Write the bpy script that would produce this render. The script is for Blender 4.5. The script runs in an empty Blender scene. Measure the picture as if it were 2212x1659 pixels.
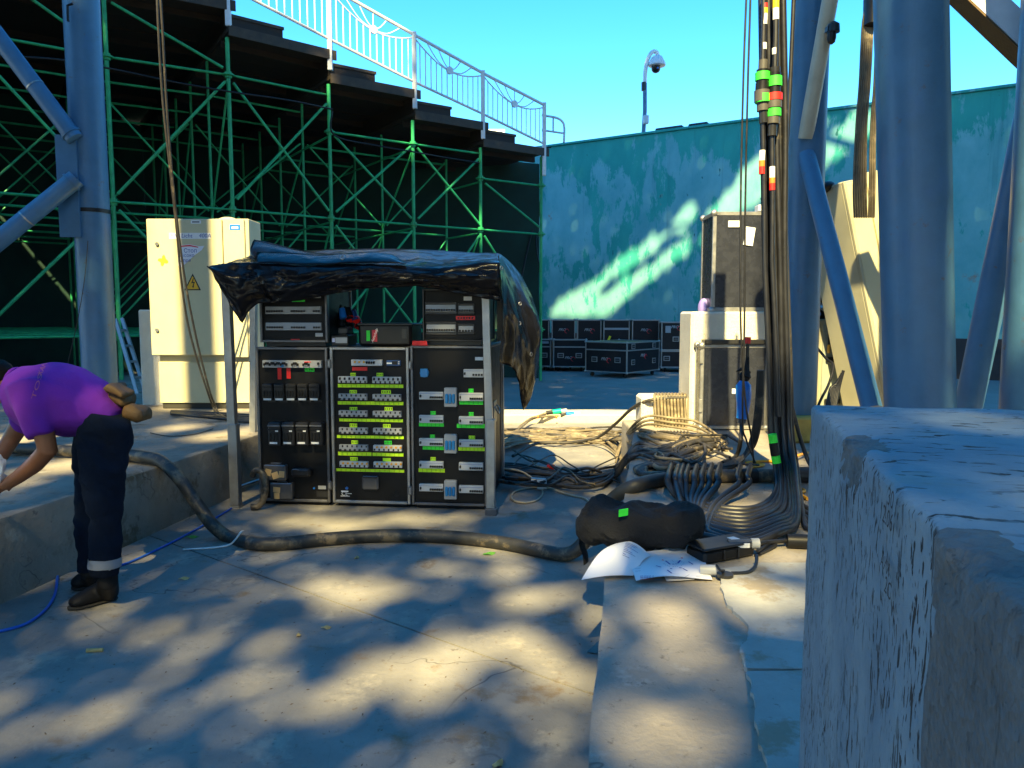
import bpy, bmesh, math, random
from mathutils import Vector, Matrix, noise
random.seed(7)
SC = bpy.context.scene
COL = SC.collection
rad = math.radians
PI = math.pi

# ------------------------------------------------------------------ camera
EYE = 1.5
PITCH = rad(5.25)
F = 1650.0                       # focal length in units of a 2212-wide picture
cam = bpy.data.cameras.new("camera")
cam.sensor_width = 36.0
cam.lens = 36.0 * F / 2212.0
cam.clip_start = 0.05
cam.clip_end = 1500.0
camo = bpy.data.objects.new("camera", cam)
COL.objects.link(camo)
camo.location = (0, 0, EYE)
camo.rotation_euler = (PI / 2 - PITCH, 0, 0)
SC.camera = camo

# ------------------------------------------------------------------ sky, sun, exposure
SUN_EL = 45.0
HX, HY = 0.158, 0.9874           # horizontal direction the sunlight travels in
world = bpy.data.worlds.new("World")
SC.world = world
world.use_nodes = True
wn, wl = world.node_tree.nodes, world.node_tree.links
bg = wn["Background"]
sky = wn.new("ShaderNodeTexSky")
sky.sky_type = 'NISHITA'
sky.sun_disc = False
sky.sun_elevation = rad(SUN_EL)
sky.sun_rotation = math.atan2(-HX, -HY)
sky.altitude = 800
sky.air_density = 1.0
sky.dust_density = 0.25
sky.ozone_density = 3.0
hsv = wn.new("ShaderNodeHueSaturation")
hsv.inputs["Saturation"].default_value = 1.36
hsv.inputs["Hue"].default_value = 0.493
wl.new(sky.outputs[0], hsv.inputs["Color"])
wl.new(hsv.outputs[0], bg.inputs[0])
bg.inputs[1].default_value = 0.135
sun = bpy.data.lights.new("sun", 'SUN')
sun.energy = 5.0
sun.angle = rad(0.53)
sun.color = (1.0, 0.81, 0.37)
suno = bpy.data.objects.new("sun", sun)
COL.objects.link(suno)
suno.location = (-3, -12, 30)
_ce = math.cos(rad(SUN_EL)); _se = math.sin(rad(SUN_EL))
SUNDIR = Vector((HX * _ce, HY * _ce, -_se))
suno.rotation_euler = SUNDIR.to_track_quat('-Z', 'Y').to_euler()
vs = SC.view_settings
vs.view_transform = 'Standard'
vs.look = 'None'
vs.gamma = 1.0
vs.exposure = 1.8
try:
    vs.use_curve_mapping = False
except Exception:
    pass
try:
    SC.cycles.use_denoising = True
    SC.cycles.max_bounces = 6
    SC.cycles.diffuse_bounces = 3
    SC.cycles.sample_clamp_indirect = 6.0
except Exception:
    pass

# ------------------------------------------------------------------ picture -> world helpers (2212 x 1659 reading of the photograph)
_f = Vector((0, math.cos(PITCH), -math.sin(PITCH)))
_u = Vector((0, math.sin(PITCH), math.cos(PITCH)))
def ray(px, py):
    return _f + Vector((1, 0, 0)) * ((px - 1106) / F) + _u * (-(py - 829.5) / F)
CAM = Vector((0, 0, EYE))
def at(px, py, Y):
    d = ray(px, py)
    return CAM + d * (Y / d.y)
def onz(px, py, z):
    d = ray(px, py)
    return CAM + d * ((z - EYE) / d.z)
def onplane(px, py, p, n):
    d = ray(px, py)
    return CAM + d * ((p - CAM).dot(n) / d.dot(n))
def zc(x0, y0, s):                # coordinates read in a zoomed crop of the 2560-wide photograph
    def f(x, y):
        return ((x0 + x / s) / 1.15732, (y0 + y / s) / 1.15732)
    return f
Z3 = zc(620, 840, 3.3515)
Z6 = zc(500, 560, 2.4578)
Z7 = zc(1240, 600, 3.16)
ZB = zc(1900, 940, 3.3515)
ZW = zc(1240, 940, 2.836)

# ------------------------------------------------------------------ mesh builder
class MB:
    def __init__(s):
        s.v = []; s.f = []; s.M = None
    def add(s, verts, faces):
        o = len(s.v)
        if s.M is not None:
            verts = [s.M @ Vector(p) for p in verts]
        s.v += [tuple(p) for p in verts]
        s.f += [tuple(i + o for i in q) for q in faces]
        return s
    def box(s, x0, x1, y0, y1, z0, z1, b=0.0):
        if x0 > x1: x0, x1 = x1, x0
        if y0 > y1: y0, y1 = y1, y0
        if z0 > z1: z0, z1 = z1, z0
        if b <= 0:
            v = [(x0,y0,z0),(x1,y0,z0),(x1,y1,z0),(x0,y1,z0),(x0,y0,z1),(x1,y0,z1),(x1,y1,z1),(x0,y1,z1)]
            f = [(0,3,2,1),(4,5,6,7),(0,1,5,4),(1,2,6,5),(2,3,7,6),(3,0,4,7)]
            return s.add(v, f)
        b = min(b, (x1-x0)*.45, (y1-y0)*.45, (z1-z0)*.45)
        bm = bmesh.new()
        bmesh.ops.create_cube(bm, size=1.0)
        for q in bm.verts:
            q.co = Vector((x0 + (q.co.x + .5) * (x1-x0), y0 + (q.co.y + .5) * (y1-y0), z0 + (q.co.z + .5) * (z1-z0)))
        bmesh.ops.bevel(bm, geom=list(bm.edges), offset=b, segments=1, affect='EDGES', profile=.5)
        bm.verts.index_update()
        v = [q.co.copy() for q in bm.verts]; f = [tuple(q.index for q in fc.verts) for fc in bm.faces]
        bm.free()
        return s.add(v, f)
    def tube(s, pts, r, n=8, caps=True, closed=False, flat=None):
        """r: number or list; flat: (second radius factor, axis vector)"""
        pts = [Vector(p) for p in pts]
        m = len(pts)
        rs = r if isinstance(r, (list, tuple)) else [r] * m
        tan = []
        for i in range(m):
            if closed:
                t = pts[(i+1) % m] - pts[i-1]
            else:
                t = pts[min(i+1, m-1)] - pts[max(i-1, 0)]
            tan.append(t.normalized() if t.length > 1e-9 else Vector((0,0,1)))
        up = Vector((0,0,1)) if abs(tan[0].z) < .9 else Vector((0,1,0))
        nrm = (up - tan[0] * up.dot(tan[0])).normalized()
        V = []
        for i in range(m):
            nrm = nrm - tan[i] * nrm.dot(tan[i])
            nrm = nrm.normalized() if nrm.length > 1e-6 else tan[i].orthogonal().normalized()
            bi = tan[i].cross(nrm)
            for k in range(n):
                a = 2 * PI * k / n
                rr = rs[i]
                if isinstance(rr, (tuple, list)):
                    V.append(pts[i] + nrm * (math.cos(a) * rr[0]) + bi * (math.sin(a) * rr[1]))
                else:
                    V.append(pts[i] + nrm * (math.cos(a) * rr) + bi * (math.sin(a) * rr))
        Fc = []
        for i in range(m if closed else m - 1):
            j = (i + 1) % m
            for k in range(n):
                l = (k + 1) % n
                Fc.append((i*n+k, i*n+l, j*n+l, j*n+k))
        if caps and not closed:
            Fc.append(tuple(range(n-1, -1, -1)))
            Fc.append(tuple((m-1)*n + k for k in range(n)))
        return s.add(V, Fc)
    def cyl(s, p0, p1, r0, r1=None, n=16, caps=True):
        return s.tube([p0, p1], [r0, r0 if r1 is None else r1], n, caps)
    def lathe(s, prof, n=20, c=(0,0,0)):
        c = Vector(c); V = []; Fc = []
        for (r, z) in prof:
            for k in range(n):
                a = 2*PI*k/n
                V.append(c + Vector((r*math.cos(a), r*math.sin(a), z)))
        for i in range(len(prof)-1):
            for k in range(n):
                l = (k+1) % n
                Fc.append((i*n+k, i*n+l, (i+1)*n+l, (i+1)*n+k))
        Fc.append(tuple(range(n-1,-1,-1))); Fc.append(tuple((len(prof)-1)*n+k for k in range(n)))
        return s.add(V, Fc)
    def prism(s, poly, z0, z1):
        n = len(poly)
        area = sum(poly[i][0]*poly[(i+1)%n][1]-poly[(i+1)%n][0]*poly[i][1] for i in range(n))
        if area < 0: poly = poly[::-1]
        V = [(p[0],p[1],z0) for p in poly] + [(p[0],p[1],z1) for p in poly]
        Fc = [tuple(range(n-1,-1,-1)), tuple(range(n,2*n))] + [(i,(i+1)%n,n+(i+1)%n,n+i) for i in range(n)]
        return s.add(V, Fc)
    def slab(s, o, ex, ey, w, h, d):
        """box on a plane: origin o (corner), unit ex, ey; thickness d along ex x ey"""
        o = Vector(o); ex = Vector(ex); ey = Vector(ey); ez = ex.cross(ey).normalized()
        V = []
        for k in (0, d):
            for (a, b) in ((0,0),(w,0),(w,h),(0,h)):
                V.append(o + ex*a + ey*b + ez*k)
        return s.add(V, [(0,3,2,1),(4,5,6,7),(0,1,5,4),(1,2,6,5),(2,3,7,6),(3,0,4,7)])
    def sphere(s, c, r, n=12, m=8, sc=(1,1,1)):
        c = Vector(c); V = [c + Vector((0,0,-r*sc[2]))]; Fc = []
        for i in range(1, m):
            ph = -PI/2 + PI*i/m
            for k in range(n):
                a = 2*PI*k/n
                V.append(c + Vector((r*sc[0]*math.cos(ph)*math.cos(a), r*sc[1]*math.cos(ph)*math.sin(a), r*sc[2]*math.sin(ph))))
        V.append(c + Vector((0,0,r*sc[2])))
        for k in range(n):
            Fc.append((0, 1+(k+1)%n, 1+k))
            for i in range(m-2):
                a = 1+i*n; b = a+n
                Fc.append((a+k, a+(k+1)%n, b+(k+1)%n, b+k))
            Fc.append((len(V)-1, 1+(m-2)*n+k, 1+(m-2)*n+(k+1)%n))
        return s.add(V, Fc)

def mesh(name, mb, m, smooth=True, ang=35):
    me = bpy.data.meshes.new(name)
    me.from_pydata([tuple(p) for p in mb.v], [], mb.f)
    me.update()
    if m is not None:
        me.materials.append(m)
    if smooth and len(me.polygons):
        me.shade_smooth()
        try:
            me.set_sharp_from_angle(angle=rad(ang))
        except Exception:
            pass
    return me

TM = {}
def thing(name, label, cat, loc=(0,0,0), rotz=0.0, group=None, M=None):
    o = bpy.data.objects.new(name, None)
    o.empty_display_size = .1
    COL.objects.link(o)
    if M is None:
        M = Matrix.Translation(Vector(loc)) @ Matrix.Rotation(rotz, 4, 'Z')
    o.matrix_basis = M
    TM[o.name] = M
    o["label"] = label; o["category"] = cat
    if group: o["group"] = group
    return o
def tag(o, label, cat, group=None):
    o["label"] = label; o["category"] = cat
    if group: o["group"] = group
    return o
def obj(name, mb, m=None, parent=None, world=False, label=None, smooth=True, ang=35, M=None):
    """links one mesh object. mb: MB or a shared mesh datablock. world=True: MB is in world coordinates, parent a thing."""
    if isinstance(mb, MB):
        if world and parent is not None:
            r = parent
            inv = TM[r.name].inverted() if r.name in TM else None
            if inv is not None:
                mb.v = [tuple(inv @ Vector(p)) for p in mb.v]
        me = mesh(name, mb, m, smooth, ang)
    else:
        me = mb
    o = bpy.data.objects.new(name, me)
    COL.objects.link(o)
    if M is not None:
        o.matrix_basis = M
    if parent is not None:
        o.parent = parent
        if parent.name in TM:
            TM[o.name] = TM[parent.name] @ (M if M is not None else Matrix.Identity(4))
    else:
        TM[o.name] = M if M is not None else Matrix.Identity(4)
    if label: o["label"] = label
    return o
def struct(name, mb, m, parent=None, smooth=True):
    o = obj(name, mb, m, parent, smooth=smooth)
    o["kind"] = 'structure'
    return o
def spline(pts, sub=6, closed=False):
    P = [Vector(p) for p in pts]; n = len(P); out = []
    for i in range(n if closed else n-1):
        if closed:
            a, b, c, d = P[i-1], P[i], P[(i+1)%n], P[(i+2)%n]
        else:
            a = P[max(i-1,0)]; b = P[i]; c = P[i+1]; d = P[min(i+2,n-1)]
        for k in range(sub):
            t = k/sub
            out.append(.5*((2*b)+(-a+c)*t+(2*a-5*b+4*c-d)*t*t+(-a+3*b-3*c+d)*t*t*t))
    if not closed: out.append(P[-1])
    return out

# ------------------------------------------------------------------ materials
def nd(nt, t, **kw):
    n = nt.nodes.new(t)
    for k, v in kw.items():
        if k in n.inputs: n.inputs[k].default_value = v
        else: setattr(n, k, v)
    return n
def ramp(nt, src, a, b, ca=(0,0,0,1), cb=(1,1,1,1)):
    r = nt.nodes.new("ShaderNodeValToRGB")
    r.color_ramp.elements[0].position = a; r.color_ramp.elements[0].color = ca
    r.color_ramp.elements[1].position = b; r.color_ramp.elements[1].color = cb
    nt.links.new(src, r.inputs[0])
    return r
def mixc(nt, fac, a, b, mode='MIX'):
    m = nt.nodes.new("ShaderNodeMix"); m.data_type = 'RGBA'; m.blend_type = mode
    for sock, v in ((m.inputs[0], fac), (m.inputs[6], a), (m.inputs[7], b)):
        if hasattr(v, "is_linked") or hasattr(v, "links"):
            nt.links.new(v, sock)
        else:
            sock.default_value = v if not isinstance(v, tuple) or len(v) == 4 else (*v, 1)
    return m.outputs[2]
def MAT(name, col, rough=.6, metal=0.0, var=.18, scale=6.0, bump=.0, bscale=60.0, dirt=None, stretch=(1,1,1), spec=.5, coat=0.0, trans=0.0, rvar=.1, dirts=(), crack=0.0):
    m = bpy.data.materials.new(name); m.use_nodes = True
    nt = m.node_tree; P = nt.nodes["Principled BSDF"]
    P.inputs["Roughness"].default_value = rough
    P.inputs["Metallic"].default_value = metal
    P.inputs["Specular IOR Level"].default_value = spec
    if coat: P.inputs["Coat Weight"].default_value = coat
    tc = nd(nt, "ShaderNodeTexCoord")
    mp = nd(nt, "ShaderNodeMapping"); mp.inputs["Scale"].default_value = stretch
    nt.links.new(tc.outputs["Object"], mp.inputs[0])
    n1 = nd(nt, "ShaderNodeTexNoise", Scale=scale, Detail=8.0, Roughness=.62)
    nt.links.new(mp.outputs[0], n1.inputs["Vector"])
    c = Vector(col)
    lo = tuple(min(1, x*(1-var)) for x in c) + (1,); hi = tuple(min(1, x*(1+var)) for x in c) + (1,)
    r = ramp(nt, n1.outputs[0], .3, .7, lo, hi)
    out = r.outputs[0]
    ds = list(dirts) + ([dirt] if dirt else [])
    for i, (dc, thr, sc) in enumerate(ds):
        n2 = nd(nt, "ShaderNodeTexNoise", Scale=sc, Detail=7.0, Roughness=.68)
        mp2 = nd(nt, "ShaderNodeMapping"); mp2.inputs["Scale"].default_value = stretch; mp2.inputs["Location"].default_value = (3.1*i+1.7, 5.3*i, 2.2)
        nt.links.new(tc.outputs["Object"], mp2.inputs[0]); nt.links.new(mp2.outputs[0], n2.inputs["Vector"])
        r2 = ramp(nt, n2.outputs[0], thr, min(1, thr+.09))
        out = mixc(nt, r2.outputs[0], out, (*dc, 1))
    if crack:                     # hairline cracks where a slow noise crosses its middle value
        nc = nd(nt, "ShaderNodeTexNoise", Scale=crack, Detail=5.0, Roughness=.55, Distortion=.6); nt.links.new(tc.outputs["Object"], nc.inputs["Vector"])
        s1 = nd(nt, "ShaderNodeMath", operation='SUBTRACT'); nt.links.new(nc.outputs[0], s1.inputs[0]); s1.inputs[1].default_value = .535
        s2 = nd(nt, "ShaderNodeMath", operation='ABSOLUTE'); nt.links.new(s1.outputs[0], s2.inputs[0])
        rc_ = ramp(nt, s2.outputs[0], .0012, .0028, (1,1,1,1), (0,0,0,1))
        nm = nd(nt, "ShaderNodeTexNoise", Scale=crack*.8, Detail=2.0); nt.links.new(mp.outputs[0], nm.inputs["Vector"])
        rm_ = ramp(nt, nm.outputs[0], .48, .56)
        mu = nd(nt, "ShaderNodeMath", operation='MULTIPLY'); nt.links.new(rc_.outputs[0], mu.inputs[0]); nt.links.new(rm_.outputs[0], mu.inputs[1])
        mu2 = nd(nt, "ShaderNodeMath", operation='MULTIPLY'); nt.links.new(mu.outputs[0], mu2.inputs[0]); mu2.inputs[1].default_value = .75
        out = mixc(nt, mu2.outputs[0], out, (.05,.045,.04,1))
    nt.links.new(out, P.inputs["Base Color"])
    if rvar:
        rr = ramp(nt, n1.outputs[0], .25, .75, (max(0,rough-rvar),)*3+(1,), (min(1,rough+rvar),)*3+(1,))
        nt.links.new(rr.outputs[0], P.inputs["Roughness"])
    if bump:
        n3 = nd(nt, "ShaderNodeTexNoise", Scale=bscale, Detail=6.0, Roughness=.6)
        nt.links.new(mp.outputs[0], n3.inputs["Vector"])
        b = nd(nt, "ShaderNodeBump", Strength=bump, Distance=.02)
        nt.links.new(n3.outputs[0], b.inputs["Height"]); nt.links.new(b.outputs[0], P.inputs["Normal"])
    return m

m_floor = MAT("worn grey concrete", (.24,.225,.205), .82, var=.22, scale=2.2, bump=.25, bscale=38, dirts=[((.20,.145,.09),.60,2.6),((.14,.12,.105),.62,11.0),((.33,.30,.25),.57,3.3),((.19,.15,.11),.60,34.0),((.10,.085,.07),.66,60.0)], crack=.7)
m_yard = MAT("yard concrete", (.21,.205,.195), .85, var=.2, scale=1.2, bump=.2, bscale=20)
m_ledge = MAT("sandy ledge concrete", (.30,.265,.225), .85, var=.2, scale=3.0, bump=.35, bscale=45, dirts=[((.25,.205,.155),.59,2.6),((.37,.34,.30),.58,5.0),((.17,.145,.12),.61,30.0),((.10,.085,.07),.65,55.0)], crack=1.1)
m_plat = MAT("platform concrete", (.27,.235,.19), .88, var=.25, scale=2.5, bump=.5, bscale=24, dirts=[((.15,.11,.065),.55,2.2),((.36,.33,.27),.58,3.5),((.12,.10,.085),.61,16.0)], crack=1.0)
m_plaster = MAT("pale plaster", (.35,.345,.325), .85, var=.15, scale=6, bump=.3, bscale=50, dirts=[((.28,.235,.175),.54,5.0),((.17,.16,.15),.63,22.0)])
m_kerb = MAT("cream kerb", (.62,.56,.42), .8, var=.1, scale=4, bump=.2)
m_blue = MAT("grey blue steel paint", (.060,.160,.275), .40, var=.14, scale=5, bump=.08, bscale=90, dirts=[((.10,.10,.12),.62,9.0),((.06,.16,.30),.58,3.0)], spec=.5)
m_bluelite = MAT("pale blue steel paint", (.065,.175,.31), .42, var=.12, scale=5, bump=.08, bscale=90, dirts=[((.12,.11,.12),.63,11.0)])
m_warmlit = MAT("steel paint in warm sun", (.52,.46,.33), .45, var=.12, scale=5)  # warm sunlight put into the colour of the column's upper brace
m_green = MAT("green scaffold paint", (.02,.34,.12), .5, var=.3, scale=7, dirts=[((.12,.10,.03),.68,11.0)])
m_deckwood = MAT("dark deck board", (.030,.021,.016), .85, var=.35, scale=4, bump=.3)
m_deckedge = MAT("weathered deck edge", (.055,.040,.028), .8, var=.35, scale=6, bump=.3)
m_white = MAT("white rail paint", (.72,.73,.74), .45, var=.08, scale=9, dirts=[((.42,.34,.24),.72,16.0)])
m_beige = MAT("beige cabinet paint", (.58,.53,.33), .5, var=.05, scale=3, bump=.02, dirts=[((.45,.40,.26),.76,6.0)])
m_beigedark = MAT("olive panel and shaded side", (.40,.38,.27), .55, var=.08, scale=3)  # olive panels, and the shade put into the tilted cabinet's side
m_gap = MAT("dark gap", (.03,.028,.022), .8)
m_black = MAT("black laminate", (.007,.007,.008), .5, var=.3, scale=10, bump=.08, bscale=220, dirts=[((.022,.02,.018),.66,4.0)], spec=.25)
m_case = MAT("black road case laminate", (.012,.012,.016), .42, spec=.3, var=.25, scale=10, bump=.06, bscale=200)
m_casefront = MAT("charcoal case panel", (.028,.031,.044), .27, var=.2, scale=12, bump=.08, bscale=200)
m_alu = MAT("scuffed aluminium", (.36,.36,.36), .42, metal=.7, var=.15, scale=14, bump=.05, bscale=90)
m_aludark = MAT("dull aluminium edge", (.16,.16,.17), .42, metal=.6, var=.2, scale=14)
m_steel = MAT("zinc steel", (.42,.42,.42), .35, metal=.9, var=.2, scale=20)
m_plast = MAT("black plastic", (.009,.009,.010), .38, var=.2, spec=.35)
m_plast2 = MAT("charcoal plastic", (.022,.022,.024), .34, var=.2, spec=.4)
m_wplast = MAT("light grey plastic", (.36,.375,.40), .4, var=.06)
m_bwhite = MAT("breaker white", (.58,.59,.60), .4, var=.05)
m_orange = MAT("orange button", (.85,.40,.02), .4, var=.05)
m_tapeg = MAT("fluorescent yellow green tape", (.60,1.0,.01), .55, var=.06, scale=14)
m_tapegr = MAT("fluorescent green tape", (.05,.90,.05), .55, var=.06, scale=14)
m_tapered = MAT("red tape", (.85,.02,.015), .5, var=.06)
m_tapeyel = MAT("yellow tape", (.85,.75,.02), .5, var=.06)
m_tapeor = MAT("orange tape", (.9,.22,.03), .5, var=.06)
m_tapew = MAT("white tape", (.78,.78,.78), .55, var=.06, scale=20)
m_ink = MAT("ink", (.02,.02,.025), .7, var=.0)
m_inkblue = MAT("blue ink", (.05,.08,.35), .7, var=.0)
m_inkred = MAT("red print", (.75,.03,.05), .7, var=.0)
m_socket = MAT("blue socket plastic", (.015,.22,.52), .35, var=.1)
m_cee = MAT("bright blue connector", (.01,.17,.62), .35, var=.1)
m_cable = MAT("dusty black cable", (.035,.031,.028), .6, var=.5, scale=9, dirts=[((.15,.12,.08),.58,6.0)])
m_cable2 = MAT("pale dusty cable", (.17,.135,.085), .62, var=.4, scale=9, dirts=[((.36,.29,.18),.55,6.0)])
m_cableclean = MAT("black cable", (.013,.013,.016), .42, var=.3, scale=12, dirts=[((.10,.085,.06),.63,9.0)])
m_hose = MAT("mud stained hose", (.035,.033,.029), .5, var=.4, scale=6, bump=.15, bscale=30, dirts=[((.17,.13,.08),.52,7.0)])
m_tan = MAT("tan cord", (.50,.42,.30), .6, var=.15)
m_bluecord = MAT("blue cord", (.02,.12,.55), .5, var=.1)
m_yelcord = MAT("orange yellow cord", (.85,.38,.02), .5, var=.1)
m_paper = MAT("white paper", (.80,.80,.86), .8, var=.03, scale=4)
m_bag = MAT("black bag fabric", (.006,.006,.008), .85, var=.3, scale=12, bump=.4, bscale=90)
m_skin = MAT("tanned skin", (.26,.095,.038), .5, var=.12, scale=18, bump=.04, bscale=160)
m_shirt = MAT("purple shirt cloth", (.14,.013,.33), .95, var=.10, scale=5, bump=.15, bscale=60)
m_trouser = MAT("dark navy trouser cloth", (.006,.011,.024), .95, var=.25, scale=8, bump=.35, bscale=60, spec=.1)
m_shoe = MAT("black worn leather", (.007,.007,.008), .6, spec=.25, var=.35, scale=12, bump=.1)
m_sole = MAT("dark sole rubber", (.025,.023,.02), .8)
m_reflect = MAT("grey reflective band", (.24,.26,.30), .5, var=.12)
m_hair = MAT("black hair", (.006,.004,.003), .6, spec=.15, var=.3, scale=60, bump=.3, bscale=200)
m_leather = MAT("tan leather", (.10,.055,.016), .7, var=.25, scale=9, bump=.25, bscale=60)
m_plasticbag = MAT("white plastic bag", (.80,.84,.88), .3, var=.04)
m_litter = MAT("dry tan leaf", (.50,.36,.14), .7, var=.25, scale=30)
m_leafgreen = MAT("fresh green leaf", (.10,.30,.03), .6, var=.25, scale=30)
m_leaf = MAT("tree leaf", (.07,.11,.035), .7, var=.3, scale=1.5)
m_bark = MAT("tree bark", (.12,.09,.06), .9, var=.3, scale=6, bump=.6)
m_camw = MAT("camera white housing", (.62,.63,.65), .4, var=.05)
m_bldg = MAT("white tower render", (.75,.74,.72), .8, var=.05)
m_glass = MAT("window glass", (.06,.10,.14), .1, var=.1)
m_clear = MAT("smoky clear plastic", (.09,.09,.095), .12, var=.15, spec=.7)
m_wood = MAT("wood tag", (.60,.40,.18), .6, var=.1)
m_purple = MAT("lilac plastic", (.30,.24,.62), .5, var=.1)
m_pillar = MAT("whitewashed concrete", (.66,.62,.52), .85, var=.1, scale=5, bump=.35, bscale=40, dirts=[((.45,.33,.18),.70,5.0)])
m_yelpaint = MAT("ochre stained concrete", (.45,.32,.08), .85, var=.25, scale=6, bump=.3)
m_tree = m_leaf

def mat_tarp():
    m = MAT("black pvc tarpaulin", (.006,.006,.008), .22, var=.25, scale=6, bump=.0, rvar=.06, spec=.2)
    nt = m.node_tree; P = nt.nodes["Principled BSDF"]
    tc = nd(nt, "ShaderNodeTexCoord")
    a = nd(nt, "ShaderNodeTexNoise", Scale=4.0, Detail=2.0, Roughness=.45, Distortion=.6)
    b = nd(nt, "ShaderNodeTexNoise", Scale=15.0, Detail=2.0, Roughness=.5, Distortion=.5)
    nt.links.new(tc.outputs["Object"], a.inputs["Vector"]); nt.links.new(tc.outputs["Object"], b.inputs["Vector"])
    b1 = nd(nt, "ShaderNodeBump", Strength=.35, Distance=.05)
    b2 = nd(nt, "ShaderNodeBump", Strength=.12, Distance=.02)
    nt.links.new(a.outputs[0], b1.inputs["Height"]); nt.links.new(b.outputs[0], b2.inputs["Height"])
    nt.links.new(b1.outputs[0], b2.inputs["Normal"]); nt.links.new(b2.outputs[0], P.inputs["Normal"])
    return m
m_tarp = mat_tarp()

def mat_wall():
    m = bpy.data.materials.new("peeling turquoise paint"); m.use_nodes = True
    nt = m.node_tree; P = nt.nodes["Principled BSDF"]; P.inputs["Roughness"].default_value = .75
    tc = nd(nt, "ShaderNodeTexCoord")
    def nz(scale, st, loc=(0,0,0), det=8, ro=.65, dist=0.0):
        mp = nd(nt, "ShaderNodeMapping"); mp.inputs["Scale"].default_value = st; mp.inputs["Location"].default_value = loc
        nt.links.new(tc.outputs["Object"], mp.inputs[0])
        n = nd(nt, "ShaderNodeTexNoise", Scale=scale, Detail=det, Roughness=ro, Distortion=dist)
        nt.links.new(mp.outputs[0], n.inputs["Vector"])
        return n.outputs[0]
    teal = ramp(nt, nz(1.2,(1,1,.5)), .3, .7, (.013,.29,.245,1), (.038,.40,.33,1)).outputs[0]
    pale = ramp(nt, nz(1.6,(1,1,.6),(4,2,1)), .3, .7, (.10,.37,.37,1), (.21,.49,.49,1)).outputs[0]
    # worn patches: more worn towards the middle and right, streaked vertically
    geo = nd(nt, "ShaderNodeSeparateXYZ"); nt.links.new(tc.outputs["Object"], geo.inputs[0])
    big = nz(.75,(1,1,.6),(7,3,0),6,.6,.6)
    bigm = nd(nt, "ShaderNodeMath", operation="MULTIPLY"); nt.links.new(big, bigm.inputs[0]); bigm.inputs[1].default_value = .84; big = bigm.outputs[0]
    fine = nz(2.3,(1,1,.30),(1,8,2),10,.74,.3)
    mm = nd(nt, "ShaderNodeMath", operation='MULTIPLY_ADD'); nt.links.new(fine, mm.inputs[0]); mm.inputs[1].default_value = .78
    nt.links.new(big, mm.inputs[2])
    xr = nd(nt, "ShaderNodeMapRange"); nt.links.new(geo.outputs[0], xr.inputs[0])
    xr.inputs[1].default_value = -2; xr.inputs[2].default_value = 13; xr.inputs[3].default_value = -.05; xr.inputs[4].default_value = .12
    zr = nd(nt, "ShaderNodeMapRange"); nt.links.new(geo.outputs[2], zr.inputs[0])
    zr.inputs[1].default_value = 4.6; zr.inputs[2].default_value = 6.6; zr.inputs[3].default_value = 0.0; zr.inputs[4].default_value = -.13
    a1 = nd(nt, "ShaderNodeMath", operation='ADD'); nt.links.new(mm.outputs[0], a1.inputs[0]); nt.links.new(xr.outputs[0], a1.inputs[1])
    a2 = nd(nt, "ShaderNodeMath", operation='ADD'); nt.links.new(a1.outputs[0], a2.inputs[0]); nt.links.new(zr.outputs[0], a2.inputs[1])
    worn = ramp(nt, a2.outputs[0], .750, .795).outputs[0]
    c = mixc(nt, worn, teal, pale)
    spots = ramp(nt, nz(5.5,(1,1,.45),(2,2,9),4,.5), .69, .73).outputs[0]
    c = mixc(nt, spots, c, (.012,.15,.14,1))
    rust = ramp(nt, nz(1.1,(1,1,.8),(11,3,5),7,.7), .66, .74).outputs[0]
    c = mixc(nt, rust, c, (.33,.22,.16,1))
    drip = ramp(nt, nz(1.0,(3.0,3.0,.12),(3,1,6),5,.6), .60, .75).outputs[0]
    dm = nd(nt, "ShaderNodeMath", operation='MULTIPLY'); nt.links.new(drip, dm.inputs[0]); dm.inputs[1].default_value = .55
    c = mixc(nt, dm.outputs[0], c, (.010,.12,.13,1))
    nt.links.new(c, P.inputs["Base Color"])
    b = nd(nt, "ShaderNodeBump", Strength=.4, Distance=.03); nt.links.new(a2.outputs[0], b.inputs["Height"]); nt.links.new(b.outputs[0], P.inputs["Normal"])
    return m
m_wall = mat_wall()
m_plinth = MAT("brown black plinth", (.055,.042,.04), .9, var=.25, scale=3, bump=.2)

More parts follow.
